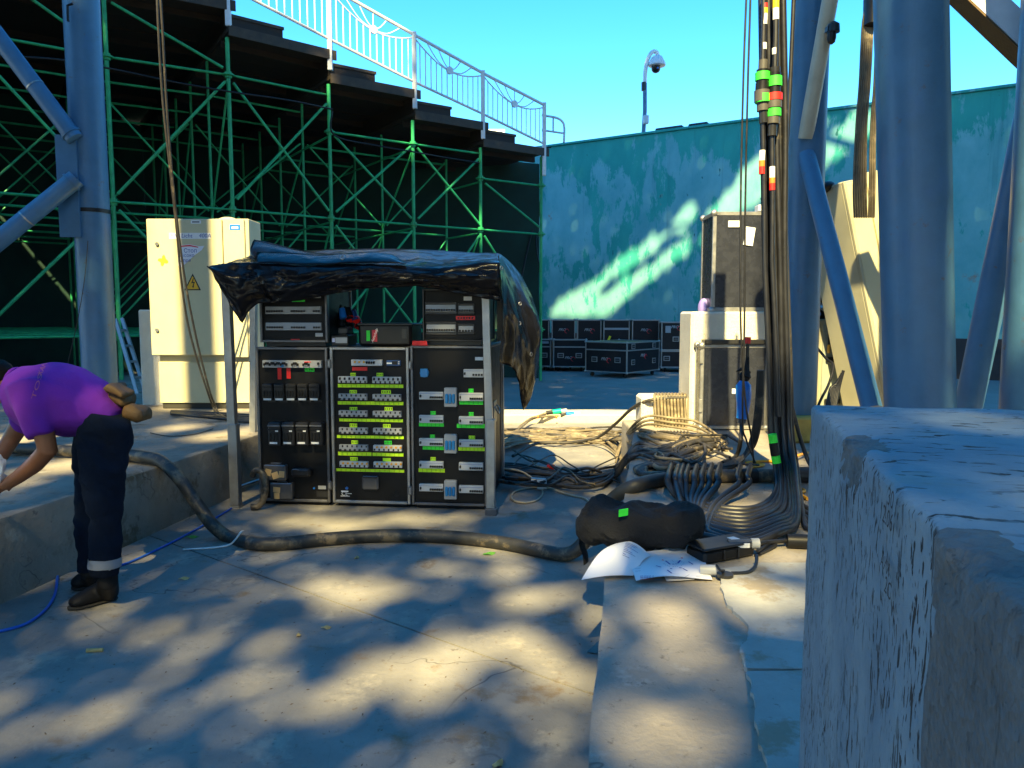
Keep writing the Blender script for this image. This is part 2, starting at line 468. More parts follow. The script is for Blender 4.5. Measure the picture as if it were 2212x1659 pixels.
def mat_block():
    m = bpy.data.materials.new("flaking pale paint over concrete"); m.use_nodes = True
    nt = m.node_tree; P = nt.nodes["Principled BSDF"]; P.inputs["Roughness"].default_value = .72
    tc = nd(nt, "ShaderNodeTexCoord")
    def nz(scale, st=(1,1,1), loc=(0,0,0), det=8, ro=.65, dist=0.0):
        mp = nd(nt, "ShaderNodeMapping"); mp.inputs["Scale"].default_value = st; mp.inputs["Location"].default_value = loc
        nt.links.new(tc.outputs["Object"], mp.inputs[0])
        n = nd(nt, "ShaderNodeTexNoise", Scale=scale, Detail=det, Roughness=ro, Distortion=dist)
        nt.links.new(mp.outputs[0], n.inputs["Vector"])
        return n.outputs[0]
    at_ = nd(nt, "ShaderNodeAttribute"); at_.attribute_name = "bare"
    paint = ramp(nt, nz(5.0), .3, .7, (.145,.215,.275,1), (.27,.34,.385,1)).outputs[0]
    stain = ramp(nt, nz(2.2,(3,3,.5),(5,1,2)), .55, .75).outputs[0]
    ms = nd(nt, "ShaderNodeMath", operation='MULTIPLY'); nt.links.new(stain, ms.inputs[0]); ms.inputs[1].default_value = .55
    paint = mixc(nt, ms.outputs[0], paint, (.30,.27,.20,1))
    # flakes: thin, drawn out along the brush strokes (object Z on the sides, object Y on the top)
    geo = nd(nt, "ShaderNodeNewGeometry")
    vt = nd(nt, "ShaderNodeVectorTransform", vector_type='NORMAL', convert_from='WORLD', convert_to='OBJECT'); nt.links.new(geo.outputs["Normal"], vt.inputs[0])
    sx = nd(nt, "ShaderNodeSeparateXYZ"); nt.links.new(vt.outputs[0], sx.inputs[0])
    side = ramp(nt, nz(60,(1,1,.22),(1,2,3),5,.6,.5), .600, .618).outputs[0]
    top = ramp(nt, nz(56,(.34,1,1),(6,2,3),4,.55,.6), .592, .615).outputs[0]
    topf = nd(nt, "ShaderNodeMapRange"); nt.links.new(sx.outputs[2], topf.inputs[0]); topf.inputs[1].default_value = .5; topf.inputs[2].default_value = .8
    side2 = ramp(nt, nz(150,(1,1,.28),(5,2,8),3,.5,.3), .60, .62).outputs[0]
    side = mixc(nt, 1.0, side, side2, 'LIGHTEN')
    fl = mixc(nt, topf.outputs[0], side, top)
    clus = ramp(nt, nz(7,(1,1,.6),(8,1,1),4), .40, .52).outputs[0]
    fm = nd(nt, "ShaderNodeMath", operation='MULTIPLY'); nt.links.new(fl, fm.inputs[0]); nt.links.new(clus, fm.inputs[1])
    c = mixc(nt, fm.outputs[0], paint, (.018,.02,.022,1))
    bare = ramp(nt, nz(14,(1,1,1),(3,9,1)), .3, .7, (.095,.100,.105,1), (.19,.19,.188,1)).outputs[0]
    ba = nd(nt, "ShaderNodeMath", operation='ADD'); nt.links.new(at_.outputs["Fac"], ba.inputs[0])
    bn = nd(nt, "ShaderNodeMath", operation='MULTIPLY_ADD'); nt.links.new(nz(9,(1,1,.6),(2,4,7)), bn.inputs[0]); bn.inputs[1].default_value = .5; bn.inputs[2].default_value = -.25
    nt.links.new(bn.outputs[0], ba.inputs[1])
    bf = ramp(nt, ba.outputs[0], .46, .54).outputs[0]
    c = mixc(nt, bf, c, bare)
    nt.links.new(c, P.inputs["Base Color"])
    hm = nd(nt, "ShaderNodeMath", operation='SUBTRACT'); hm.inputs[0].default_value = 1.0; nt.links.new(fm.outputs[0], hm.inputs[1])
    b = nd(nt, "ShaderNodeBump", Strength=.8, Distance=.006); nt.links.new(hm.outputs[0], b.inputs["Height"])
    b2 = nd(nt, "ShaderNodeBump", Strength=.6, Distance=.012); nt.links.new(nz(40), b2.inputs["Height"]); nt.links.new(b.outputs[0], b2.inputs["Normal"])
    vo = nd(nt, "ShaderNodeTexVoronoi", Scale=95.0); nt.links.new(tc.outputs["Object"], vo.inputs["Vector"])
    vm = nd(nt, "ShaderNodeMath", operation='MULTIPLY'); nt.links.new(vo.outputs["Distance"], vm.inputs[0]); nt.links.new(bf, vm.inputs[1])
    b3 = nd(nt, "ShaderNodeBump", Strength=.6, Distance=.006); nt.links.new(vm.outputs[0], b3.inputs["Height"]); nt.links.new(b2.outputs[0], b3.inputs["Normal"])
    nt.links.new(b3.outputs[0], P.inputs["Normal"])
    return m
m_block = mat_block()

# ------------------------------------------------------------------ shaped text and blended bodies (made while the scene is still light)
def text_mesh(body, size=1.0, shear=0.0, bold=0.0):
    cu = bpy.data.curves.new("writing", 'FONT')
    cu.body = body; cu.size = size; cu.shear = shear; cu.offset = bold; cu.resolution_u = 3
    cu.align_x = 'CENTER'; cu.align_y = 'CENTER'
    o = bpy.data.objects.new("writing", cu); COL.objects.link(o)
    dg = bpy.context.evaluated_depsgraph_get()
    me = bpy.data.meshes.new_from_object(o.evaluated_get(dg))
    mb = MB(); mb.add([v.co.copy() for v in me.vertices], [tuple(p.vertices) for p in me.polygons])
    bpy.data.objects.remove(o); bpy.data.curves.remove(cu); bpy.data.meshes.remove(me)
    return mb
def put_text(mb, o, ex, ey, lift=.0015):
    """text mesh laid on a plane: centre o, unit axes ex (reading direction) and ey (up)"""
    ex = Vector(ex).normalized(); ey = Vector(ey).normalized(); ez = ex.cross(ey); o = Vector(o) + ez*lift
    r = MB(); r.add([o + ex*p[0] + ey*p[1] for p in mb.v], mb.f)
    return r
def blend(mb, voxel=.012, smooth=4):
    """overlapping closed shapes grown together into one continuous surface"""
    me = bpy.data.meshes.new("body"); me.from_pydata(mb.v, [], mb.f); me.update()
    o = bpy.data.objects.new("body", me); COL.objects.link(o)
    r = o.modifiers.new("r", 'REMESH'); r.mode = 'VOXEL'; r.voxel_size = voxel
    s = o.modifiers.new("s", 'SMOOTH'); s.iterations = smooth; s.factor = .5
    dg = bpy.context.evaluated_depsgraph_get()
    m2 = bpy.data.meshes.new_from_object(o.evaluated_get(dg))
    out = MB(); out.add([v.co.copy() for v in m2.vertices], [tuple(p.vertices) for p in m2.polygons])
    bpy.data.objects.remove(o); bpy.data.meshes.remove(me); bpy.data.meshes.remove(m2)
    return out
TX = {
    "licht": text_mesh("F V  Licht    400A", .062, .15), "n1": text_mesh("\u0421\u0442\u043e\u043f", .062), "n2": text_mesh("\u0432\u044b\u0441\u043e\u043a\u043e", .05), "n3": text_mesh("\u043d\u0430\u043f\u0440\u044f", .05),
    "w1": text_mesh("30", .030, .25), "w2": text_mesh("12.06", .030, .25), "w3": text_mesh("\u0410\u0425\u0418", .022, .25), "w4": text_mesh("2C", .028, .25),
    "pro": text_mesh("PRO", .10, .35, .002), "ce": text_mesh("CE", .045), "tos": text_mesh("TOS", .072), "kan": text_mesh("KAN", .072), "script": text_mesh("Autohelp", .030, .5),
    "p1": text_mesh("\u041c\u041e\u0421\u0422\u0418\u041a - 6\n\u0412\u0415\u0420\u0425\u041d\u0418 - 2\n\u041d\u0418\u0417 - 7", .014), "k6": text_mesh("K6", .05), "num": text_mesh("26", .02),
}

# ================================================================== SETTING
LZ = .42                         # top of the ledge on the right
PZ = .45                         # top of the platform on the left
g = MB(); g.box(-400, 400, -300, 600, -.4, -.03)
struct("ground", g, m_yard)
# pavement: two poured slabs with the joint that runs across the picture
ja = onz(415, 1190, 0); jb = onz(1280, 1500, 0); jd = (jb - ja).normalized()
jl = ja - jd * 1.6; jr = jb + jd * 4.0
KY = onz(1200, 914, 0).y         # kerb front
pav = MB(); pav.box(-3.4, 3.4, -1.5, KY - .02, -.029, -.018)
pav = struct("pavement", pav, m_gap)
jn = Vector((-jd.y, jd.x, 0)) * .006
near = [(-3.4, -1.5), (3.4, -1.5), tuple((jr - jn)[:2]), tuple((jl - jn)[:2]), (-3.4, (jl - jn).y)]
far = [tuple((jl + jn)[:2]), tuple((jr + jn)[:2]), (3.4, KY - .02), (-3.4, KY - .02), (-3.4, (jl+jn).y)]
for poly in (near, far):
    q = MB(); q.prism(poly, -.017, 0.0); o = obj("concrete_slab", q, m_floor, pav, smooth=False)
k = MB(); k.box(-2.1, 7.5, KY, KY + .55, -.02, .12, .015); k = struct("kerb", k, m_kerb)

def rough_prism(poly, z0, z1, cuts=.12, amp=.012, seed=0, edge=None):
    """a cast block with an uneven surface: polygon sides are divided and pushed about a little"""
    bm = bmesh.new()
    n = len(poly); vs_ = []
    area = sum(poly[i][0]*poly[(i+1)%n][1]-poly[(i+1)%n][0]*poly[i][1] for i in range(n))
    if area < 0: poly = poly[::-1]
    b = [bm.verts.new((p[0], p[1], z0)) for p in poly]; t = [bm.verts.new((p[0], p[1], z1)) for p in poly]
    bm.faces.new(t)
    for i in range(n): bm.faces.new((b[i], b[(i+1)%n], t[(i+1)%n], t[i]))
    bmesh.ops.bevel(bm, geom=[e for e in bm.edges if all(v.co.z > z1-.001 for v in e.verts)], offset=.02, segments=2, affect='EDGES', profile=.5)
    for _ in range(40):
        es = [e for e in bm.edges if e.calc_length() > cuts*2 and all(-4.5 < v.co.x < 4.5 and v.co.y < 9.5 for v in e.verts)]
        if not es: break
        bmesh.ops.subdivide_edges(bm, edges=es[:6000], cuts=1)
        if len(bm.verts) > 9000: break
    bmesh.ops.triangulate(bm, faces=[f for f in bm.faces if len(f.verts) > 4])
    for v in bm.verts:
        p = v.co
        d = noise.noise(Vector((p.x*3+seed, p.y*3, p.z*3)))*amp + noise.noise(Vector((p.x*11, p.y*11+seed, p.z*11)))*amp*.5
        v.co = p + Vector((d, d*.4, d*.6))
    bm.verts.index_update()
    mb = MB(); mb.add([v.co.copy() for v in bm.verts], [tuple(v.index for v in f.verts) for f in bm.faces]); bm.free()
    return mb
# platform on the left: its front edge runs away from the camera
e0 = onz(109, 1083, PZ); e1 = onz(555, 938, PZ); ed = (e1 - e0).normalized()
pn = e0 - ed * 3.2; pf = e0 + ed * 9.0
plat = rough_prism([tuple(pn[:2]), tuple(pf[:2]), (-11, pf.y), (-11, pn.y)], -.02, PZ, .14, .016, 3)
plat = struct("platform", plat, m_plat)
q = MB()
for i in range(26):                                   # rough mortar rim along the platform's edge
    p = e0 + ed * (-.6 + i * .16); w = .05 + .05*noise.noise(Vector((i*.7, 3, 1)))
    q.box(p.x - .10 - w, p.x + .012, p.y, p.y + .165, PZ - .16 - w*.8, PZ - .03, .008)
# ledge on the right
la = onz(1369, 937, LZ); lb = onz(1345, 1092, LZ); lc = onz(1308, 1240, LZ); ld = onz(1270, 1659, LZ)
le = ld + (ld - lc).normalized() * 1.6
ledge = rough_prism([tuple(la[:2]), tuple(lb[:2]), tuple(lc[:2]), tuple(ld[:2]), tuple(le[:2]), (7.5, le.y), (7.5, la.y + .9), (la.x + .02, la.y + .9)], -.02, LZ, .14, .008, 8)
ledge = struct("ledge", ledge, m_ledge)
def Z66(x, y):
    return onz((1400 + x/3.16)/1.15732, (1395 + y/3.16)/1.15732, LZ)
pl = [(1270,110),(1275,250),(1310,380),(1400,470),(1490,560),(1480,680),(1410,740),(1440,830),(1470,905)]
pr = [(1900,905),(2300,905),(2300,60),(1600,60)]
pa = [tuple(Z66(*p)[:2]) for p in pl + pr]
pb = [tuple(Z66(*p)[:2]) for p in [(1468,928),(1500,1000),(1530,1130),(1535,1300),(1570,1420),(1580,1530),(1640,1659),(1665,1760),(1670,1900),(2600,1900),(2400,920),(1900,920)]]
def ragged(poly, n=6, amp=.004):
    out = []
    for i in range(len(poly)):
        a = Vector((*poly[i], 0)); b = Vector((*poly[(i+1) % len(poly)], 0))
        for k in range(n):
            p = a.lerp(b, k/n); d = noise.noise(Vector((p.x*31, p.y*31, 5)))*amp*2 + noise.noise(Vector((p.x*90, p.y*90, 2)))*amp
            out.append((p.x + d, p.y + d*.5))
    return out
for poly in (pa, pb):
    q2 = MB(); q2.prism(ragged(poly), LZ - .01, LZ + .0135); obj("plaster_patch", q2, m_plaster, ledge, smooth=False)

# ------------------------------------------------------------------ turquoise wall
W0 = at(1170, 320, 24.0); WZ = W0.z
W1 = onz(2212, 185, WZ)
wd = (W1 - W0); wd.z = 0; wd.normalize()
wnrm = Vector((wd.y, -wd.x, 0))
if wnrm.y > 0: wnrm = -wnrm
wM = Matrix.Translation(Vector((W0.x, W0.y, 0))) @ Matrix.Rotation(math.atan2(wd.y, wd.x), 4, 'Z')
q = MB(); q.box(-30, 18, 0, .35, -.05, WZ, .01)
wall = obj("concrete_wall", q, m_wall, M=wM)
tag(wall, "tall peeling turquoise concrete wall closing the yard", "wall")
q = MB(); q.box(-30, 18, -.05, .40, WZ + .002, WZ + .07, .01); obj("coping", q, m_wall, wall)
q = MB(); q.box(-30, 18, -.12, -.004, -.05, .92, .01); obj("plinth", q, m_plinth, wall)
for (px, w) in ((1443, .8), (1506, .55)):  # small dark lumps along the wall top
    p = onplane(px, 289, W0, wnrm); lx = (p - W0).dot(wd)
    q = MB(); q.box(lx - w/2, lx + w/2, .02, .3, WZ + .072, WZ + .15, .03)
    tag(obj("wall_lump", q, m_plast2, M=wM), "flat dark lump on the wall top, %s" % ("wider one by the camera pole" if w > .6 else "narrower one away from the camera pole"), "lump", "lumps on the wall top")
def wallpt(px, py):
    return onplane(px, py, W0, wnrm)

# far tower block peeping between railing and deck
tw = at(1062, 290, 95)
t = thing("tower_block", "white tower block with dark windows far beyond the railing", "building", (tw.x, 95, 0))
q = MB(); q.box(-1.6, 1.6, 0, 6, 0, tw.z + .6); obj("wall", q, m_bldg, t)
q = MB(); q.box(-2.2, 2.4, -.8, 6, tw.z - .9, tw.z - .55); obj("balcony", q, m_bldg, t)
for i, x in enumerate((-1.1, -.35, .4, 1.1)):
    q = MB(); q.box(x - .22, x + .22, -.06, -.005, tw.z - .35, tw.z + .3); obj("window", q, m_glass, t)

# ================================================================== GRANDSTAND SCAFFOLD
FPX = [(-420, 10.0), (-50, 11.1), (256, 12.2), (510, 13.1), (720, 14.28), (896, 15.28), (1039, 16.18), (1168, 17.1)]
FP = [Vector((at(px, 678, Y).x, Y, 0)) for px, Y in FPX]
NB = Vector((-.56, .83, 0))
DZ = [7.27, 6.87, 6.47, 6.07, 5.66, 5.27, 4.94]       # deck undersides per bay
sc = thing("scaffold", "green tubular scaffold carrying the stepped grandstand decks", "scaffold", (FP[2].x, FP[2].y, 0))
ROWS = 7
RMAX = [6, 6, 6, 5, 4, 3, 1, 0]
def PT(i, r, z): 
    p = FP[i] + NB * (1.45 * r); return Vector((p.x, p.y, z))
def topz(i):
    return min(DZ[max(0, i-1)], DZ[min(i, 6)]) - .02
poles = []
for i in range(len(FP)):
    for r in range(ROWS):
        if r > RMAX[i]: continue
        q = MB(); q.cyl(PT(i, r, 0), PT(i, r, topz(i)), .025 if r else .034, n=10)
        obj("pole", q, m_green, sc, world=True)
LV = [1.15, 3.25, 5.45]
def levels(i):
    m_ = topz(i) if i < 7 else 4.9
    out = [1.15, 3.25]
    if i <= 3: out.append(5.45)
    if 4 <= i <= 6: out.append(4.3 if i == 6 else 4.8)
    if i == 7: out = [1.15, 3.25, 4.3]
    return out
for i in range(len(FP) - 1):
    for r in range(ROWS):
        if r > min(RMAX[i], RMAX[i+1]): continue
        zs = [1.15, 3.25] + ([5.45] if i <= 3 else [4.8] if i <= 5 else [4.3])
        for z in zs:
            q = MB(); a = PT(i, r, z); b = PT(i+1, r, z); d = (b-a).normalized()*.05
            q.tube([a+d, a+d*3.2, b-d*3.2, b-d], [(.010,.036),(.022,.022),(.022,.022),(.010,.036)], n=8)
            obj("ledger", q, m_green, sc, world=True)
for i in range(len(FP)):
    for r in range(ROWS - 1):
        if r >= RMAX[i]: continue
        for z in levels(i):
            q = MB(); q.cyl(PT(i, r, z - .07), PT(i, r+1, z - .07), .020, n=7)
            obj("transom", q, m_green, sc, world=True)
        if (i + r) % 2 == 0:
            q = MB(); q.cyl(PT(i, r, 3.2), PT(i, r+1, 1.2), .019, n=7); obj("brace", q, m_green, sc, world=True)
        else:
            zt = levels(i)[-1]
            q = MB(); q.cyl(PT(i, r, zt - .1), PT(i, r+1, 3.3), .019, n=7); obj("brace", q, m_green, sc, world=True)
def fbrace(i, z0, j, z1, r=0, rr=.024):
    a = PT(i, r, z0); b = PT(j, r, z1); d = (b-a).normalized()
    off = Vector((.45, -.6, 0)) * .06
    q = MB(); q.cyl(a + d*.1 + off, b - d*.1 + off, rr, n=8); obj("brace", q, m_green, sc, world=True)
fbrace(2, 6.3, 3, 5.5); fbrace(1, 6.6, 2, 5.5); fbrace(3, 5.4, 4, 3.3); fbrace(3, 5.4, 2, 3.3); fbrace(4, 5.4, 3, 3.3) if False else None
fbrace(4, 5.35, 3, 3.35); fbrace(4, 4.8, 5, 3.3); fbrace(5, 4.8, 4, 3.3); fbrace(5, 4.8, 6, 3.3); fbrace(6, 4.75, 5, 3.3); fbrace(6, 4.25, 7, 3.35)
fbrace(0, 5.4, 1, 3.3); fbrace(1, 5.4, 2, 3.3); fbrace(2, 3.2, 1, 1.2); fbrace(2, 3.2, 3, 1.2); fbrace(3, 3.2, 4, 1.2); fbrace(4, 3.2, 5, 1.2); fbrace(5, 3.2, 4, 1.2); fbrace(6, 3.2, 7, 1.2); fbrace(6, 3.2, 5, 1.2); fbrace(1, 3.2, 0, 1.2)
for r in range(1, 6):
    for i in range(0, 7):
        if r > min(RMAX[i], RMAX[i+1]): continue
        if (i + r) % 2: fbrace(i, 5.3 - .4*(i > 3) - .3*(i > 5), i+1, 3.3, r, .018); fbrace(i, 1.2, i+1, 3.2, r, .018)
        else: fbrace(i, 1.2, i+1, 3.2, r, .018); fbrace(i+1, 5.3 - .4*(i > 2) - .5*(i > 5), i, 3.3, r, .018)
for i in range(len(FP)):
    for z in levels(i):
        q = MB()
        p = PT(i, 0, z); q.cyl(p - Vector((0,0,.012)), p + Vector((0,0,.012)), .10, n=12)
        q.cyl(p - Vector((0,0,.05)), p + Vector((0,0,.05)), .058, n=10)
        obj("coupler", q, m_green, sc, world=True)
# stepped decks
gs = thing("grandstand", "dark stepped grandstand decks seen from the side and below", "grandstand", (FP[3].x, FP[3].y, DZ[3]))
for i in range(7):
    a = FP[i]; b = FP[i+1]; d = (b-a).normalized()
    out = -NB * .10
    depth = NB * (9.5 if i > 4 else 12.0)
    b2 = b + d*.12
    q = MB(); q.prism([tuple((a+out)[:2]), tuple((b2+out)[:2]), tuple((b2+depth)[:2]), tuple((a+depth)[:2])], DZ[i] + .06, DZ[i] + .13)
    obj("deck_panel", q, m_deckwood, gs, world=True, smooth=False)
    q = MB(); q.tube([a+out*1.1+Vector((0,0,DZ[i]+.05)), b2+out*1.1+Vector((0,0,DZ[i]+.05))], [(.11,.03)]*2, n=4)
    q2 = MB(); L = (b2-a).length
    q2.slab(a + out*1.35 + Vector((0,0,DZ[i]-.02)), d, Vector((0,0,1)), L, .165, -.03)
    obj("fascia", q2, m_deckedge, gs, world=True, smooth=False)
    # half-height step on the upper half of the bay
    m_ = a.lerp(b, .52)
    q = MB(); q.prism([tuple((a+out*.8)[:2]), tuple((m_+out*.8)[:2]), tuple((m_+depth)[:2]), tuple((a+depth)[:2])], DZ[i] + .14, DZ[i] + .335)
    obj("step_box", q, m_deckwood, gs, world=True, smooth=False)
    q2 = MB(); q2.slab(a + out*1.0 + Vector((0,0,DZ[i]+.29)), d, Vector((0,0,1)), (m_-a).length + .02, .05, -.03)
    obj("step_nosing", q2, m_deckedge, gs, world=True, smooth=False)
    # riser closing the step to the next higher bay
    if i > 0:
        q = MB(); q.prism([tuple((a+out*.6)[:2]), tuple((a+d*.04+out*.6)[:2]), tuple((a+d*.04+depth)[:2]), tuple((a+depth)[:2])], DZ[i] + .14, DZ[i-1] + .05)
        obj("riser", q, m_deckwood, gs, world=True, smooth=False)
    for kk in range(4):
        p = a + NB*(.4+2.0*kk); q = MB()
        q.slab(p + Vector((0,0,DZ[i]-.06)), d, NB, L, .07, .115); obj("joist", q, m_deckwood, gs, world=True, smooth=False)
# boards seen from below
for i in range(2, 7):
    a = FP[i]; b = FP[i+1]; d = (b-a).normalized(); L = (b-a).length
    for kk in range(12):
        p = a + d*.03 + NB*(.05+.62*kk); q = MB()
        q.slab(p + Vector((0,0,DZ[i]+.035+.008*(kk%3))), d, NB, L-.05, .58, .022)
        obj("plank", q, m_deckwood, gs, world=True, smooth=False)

# dark panels added for the deep shade under the stand
m_under = MAT("dark green brown shade", (.014,.046,.036), .9, var=.35, scale=1.2, bump=.2)
dA = (FP[7]-FP[0]).normalized()
for pA, zA, pB, zB, lab in ((FP[0] - dA*2.0 + NB*11.2, 8.6, FP[3] + NB*8.8, 6.35, "dark panel added for the deep shade at the back under the grandstand"), (FP[3] + NB*8.8 + dA*.02, 6.35, FP[7] + NB*.9 + dA*.62, 4.98, "dark green panel added for the shade behind the lowest scaffold bays, meeting the turquoise wall")):
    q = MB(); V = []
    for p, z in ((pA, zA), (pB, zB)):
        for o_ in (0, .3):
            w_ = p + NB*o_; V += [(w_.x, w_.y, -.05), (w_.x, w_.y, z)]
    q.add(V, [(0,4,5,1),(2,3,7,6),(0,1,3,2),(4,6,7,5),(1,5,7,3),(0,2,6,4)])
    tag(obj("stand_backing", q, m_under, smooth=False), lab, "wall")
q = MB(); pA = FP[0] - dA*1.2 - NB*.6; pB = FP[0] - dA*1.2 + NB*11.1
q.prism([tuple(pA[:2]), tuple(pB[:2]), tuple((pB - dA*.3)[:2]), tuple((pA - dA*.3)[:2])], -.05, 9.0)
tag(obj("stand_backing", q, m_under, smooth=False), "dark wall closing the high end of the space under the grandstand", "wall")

# ------------------------------------------------------------------ white railing on the grandstand
RT = {2: 8.25, 3: 7.78, 4: 7.31, 5: 6.83, 6: 6.39, 7: 6.0}
RB = {2: 7.28, 3: 6.83, 4: 6.40, 5: 5.95, 6: 5.58, 7: 5.18}
POSTB = {2: 6.6, 3: 6.2, 4: 5.86, 5: 5.45, 6: 5.08, 7: 4.75}
where = {2: "highest bay of the white railing, mostly cut by the picture's top edge", 3: "white railing bay second from the top, with the sun motif cut off", 4: "white railing bay with sunlit bars and a bright sun disc", 5: "shaded railing bay above the sunlit green diagonal", 6: "lowest white railing bay ending at the turquoise wall"}
for i in range(2, 7):
    o_ = Vector((.45, -.6, 0)).normalized() * .10
    A = FP[i] + o_; B = FP[i+1] + o_
    t = thing("railing_panel", where[i], "railing", (A.x, A.y, RB[i]), group="white railing bays down the grandstand")
    def RP(s, h):                          # s along the bay, h 0 bottom rail .. 1 top rail
        p = A.lerp(B, s); zb = RB[i] + (RB[i+1]-RB[i])*s; zt = RT[i] + (RT[i+1]-RT[i])*s
        return Vector((p.x, p.y, zb + (zt-zb)*h))
    q = MB(); q.tube([RP(0,1), RP(1,1)], .032, 8); obj("top_rail", q, m_white, t, world=True)
    q = MB(); q.tube([RP(0,0), RP(1,0)], .026, 8); obj("bottom_rail", q, m_white, t, world=True)
    q = MB(); q.box(A.x-.042, A.x+.042, A.y-.042, A.y+.042, POSTB[i], RT[i]+.05, .006); obj("post", q, m_white, t, world=True)
    if i == 6:
        q = MB(); q.box(B.x-.042, B.x+.042, B.y-.042, B.y+.042, POSTB[7]-.25, RT[7]+.05, .006); obj("post", q, m_white, t, world=True)
    def swag(s):
        return .95 - .33*math.sin(PI*min(1, max(0, s)))**.9
    q = MB(); q.tube([RP(k/20, swag(k/20)) for k in range(21)], .014, 6); obj("swag", q, m_white, t, world=True)
    for kk in range(1, 13):
        s = kk/13; q = MB(); q.tube([RP(s, 0), RP(s, swag(s))], .012, 6); obj("baluster", q, m_white, t, world=True)
    c = RP(.5, swag(.5)+.02); q = MB(); nn = (B-A).normalized().cross(Vector((0,0,1)))
    q.cyl(c - nn*.02, c + nn*.02, .075, n=16); obj("sun_disc", q, m_white, t, world=True)
    for s1 in (.17, .335, .5, .665, .83):
        e = RP(s1, .985); mid = c.lerp(e, .5) + Vector((0, 0, -.07*abs(s1-.5)*4))
        q = MB(); q.tube(spline([c, mid, e], 5), .011, 6); obj("sun_ray", q, m_white, t, world=True)
# short return at the wall end
R0 = FP[7] + Vector((.45,-.6,0)).normalized()*.1
t = thing("end_railing", "short rounded white rail end standing over the wall corner", "railing", (R0.x, R0.y, RB[7]))
def rr(px, py): return at(px, py, R0.y + .25)
q = MB(); q.tube(spline([rr(1170,249), rr(1200,254), rr(1214,262), rr(1219,276), rr(1218,308)], 5), .026, 8); obj("rail", q, m_white, t, world=True)
q = MB(); q.tube([rr(1170,281), rr(1218,288)], .022, 8); obj("rail", q, m_white, t, world=True)
q = MB(); q.tube([rr(1195,252), rr(1195,285)], .02, 8); obj("post", q, m_white, t, world=True)

# ================================================================== STEEL COLUMNS
def tube_thing(name, label, cat, p0, p1, r, m, n=40, group=None):
    p0 = Vector(p0); p1 = Vector(p1)
    t = thing(name, label, cat, p0, group=group)
    q = MB(); q.cyl(p0, p1, r, n=n); obj("shaft", q, m, t, world=True)
    return t
def weld(t, a, b, r):
    """bead of weld and a bolted flange where a brace meets its column"""
    d = (Vector(b) - Vector(a)).normalized()
    q = MB(); q.tube([Vector(a) + d*.05, Vector(a) + d*.075], r + .012, 24); obj("weld_collar", q, m_blue, t, world=True)
    q = MB(); q.tube([Vector(a) + d*.62, Vector(a) + d*.634], r + .004, 24); obj("pipe_clip", q, m_steel, t, world=True)
# left column
cb = at(219, 880, 8.2); cl_r = 35/F*8.2
c1 = tube_thing("steel_column", "round blue grey steel column beside the beige cabinet", "column", (cb.x, cb.y, PZ), (cb.x, cb.y, 8.5), cl_r, m_blue)
q = MB(); q.prism([(cb.x - cl_r - .06, cb.y - .20), (cb.x - .02, cb.y - .20), (cb.x - .02, cb.y - .155), (cb.x - cl_r - .06, cb.y - .155)], at(160, 520, 8.2).z + .02, at(160, 300, 8.2).z)
obj("gusset_plate", q, m_blue, c1, world=True)
q = MB(); q.cyl(at(-60, 5, 7.9), at(162, 300, 7.98), .085, n=20); obj("brace", q, m_bluelite, c1, world=True)
weld(c1, at(162, 300, 7.98), at(-60, 5, 7.9), .085); weld(c1, at(165, 385, 7.95), at(-90, 590, 7.6), .09)
q = MB(); q.cyl(at(-90, 590, 7.6), at(165, 385, 7.95), .09, n=20); obj("brace", q, m_bluelite, c1, world=True)
zb = at(200, 457, 8.2).z
q = MB(); q.cyl((cb.x, cb.y, zb-.02), (cb.x, cb.y, zb+.02), cl_r + .006, n=40); obj("tape_band", q, m_plast, c1, world=True)
q = MB(); q.tube([at(157,8,7.95), at(146,12,7.95), at(147,46,7.95)], .014, 6); obj("hook", q, m_plast, c1, world=True)
# column behind the hanging cables
ca = at(1722, 930, 6.6)
car = 37.5/F*6.6
c2 = tube_thing("steel_column", "thick blue steel column just behind the hanging cable bundle", "column", (ca.x, ca.y, LZ), (ca.x, ca.y, 8.5), car, m_blue)
q = MB(); q.cyl(at(1800, -40, 6.25), at(1740, 300, 6.5), .062, n=20); obj("brace", q, m_warmlit, c2, world=True)
q = MB(); q.cyl(at(1742, 335, 6.5), at(1884, 885, 5.3), .070, n=24); obj("brace", q, m_bluelite, c2, world=True)
q = MB(); q.box(ca.x - .19, ca.x + .2, ca.y - .28, ca.y + .2, LZ, LZ + .22, .02); obj("footing", q, m_yelpaint, c2, world=True)
# big column above the concrete block
b0 = at(1990, 1050, 4.2); b1 = at(1966, 0, 4.2); bd = (b1-b0).normalized()
c3 = tube_thing("steel_column", "widest blue steel column rising behind the concrete block", "column", b0 - bd*((b0.z-LZ)/bd.z), b1 + bd*1.6, 71.5/F*4.2, m_blue, 14)
# leaning tube and the column cut by the frame
t0 = at(2095, 862, 5.6); t1 = at(2174, 492, 5.3); td = (t1-t0).normalized()
c4 = tube_thing("steel_tube", "inclined grey blue steel tube leaning at the picture edge", "column", t0 - td*((t0.z-LZ)/td.z), t1 + td*2.6, .094, m_bluelite, 28)
d0 = at(2246, 862, 4.4); d1 = at(2273, 410, 4.4); dd = (d1-d0).normalized()
c5 = tube_thing("steel_column", "blue steel column cut off by the picture edge", "column", d0 - dd*((d0.z-LZ)/dd.z), d1 + dd*2.5, .20, m_blue, 32)
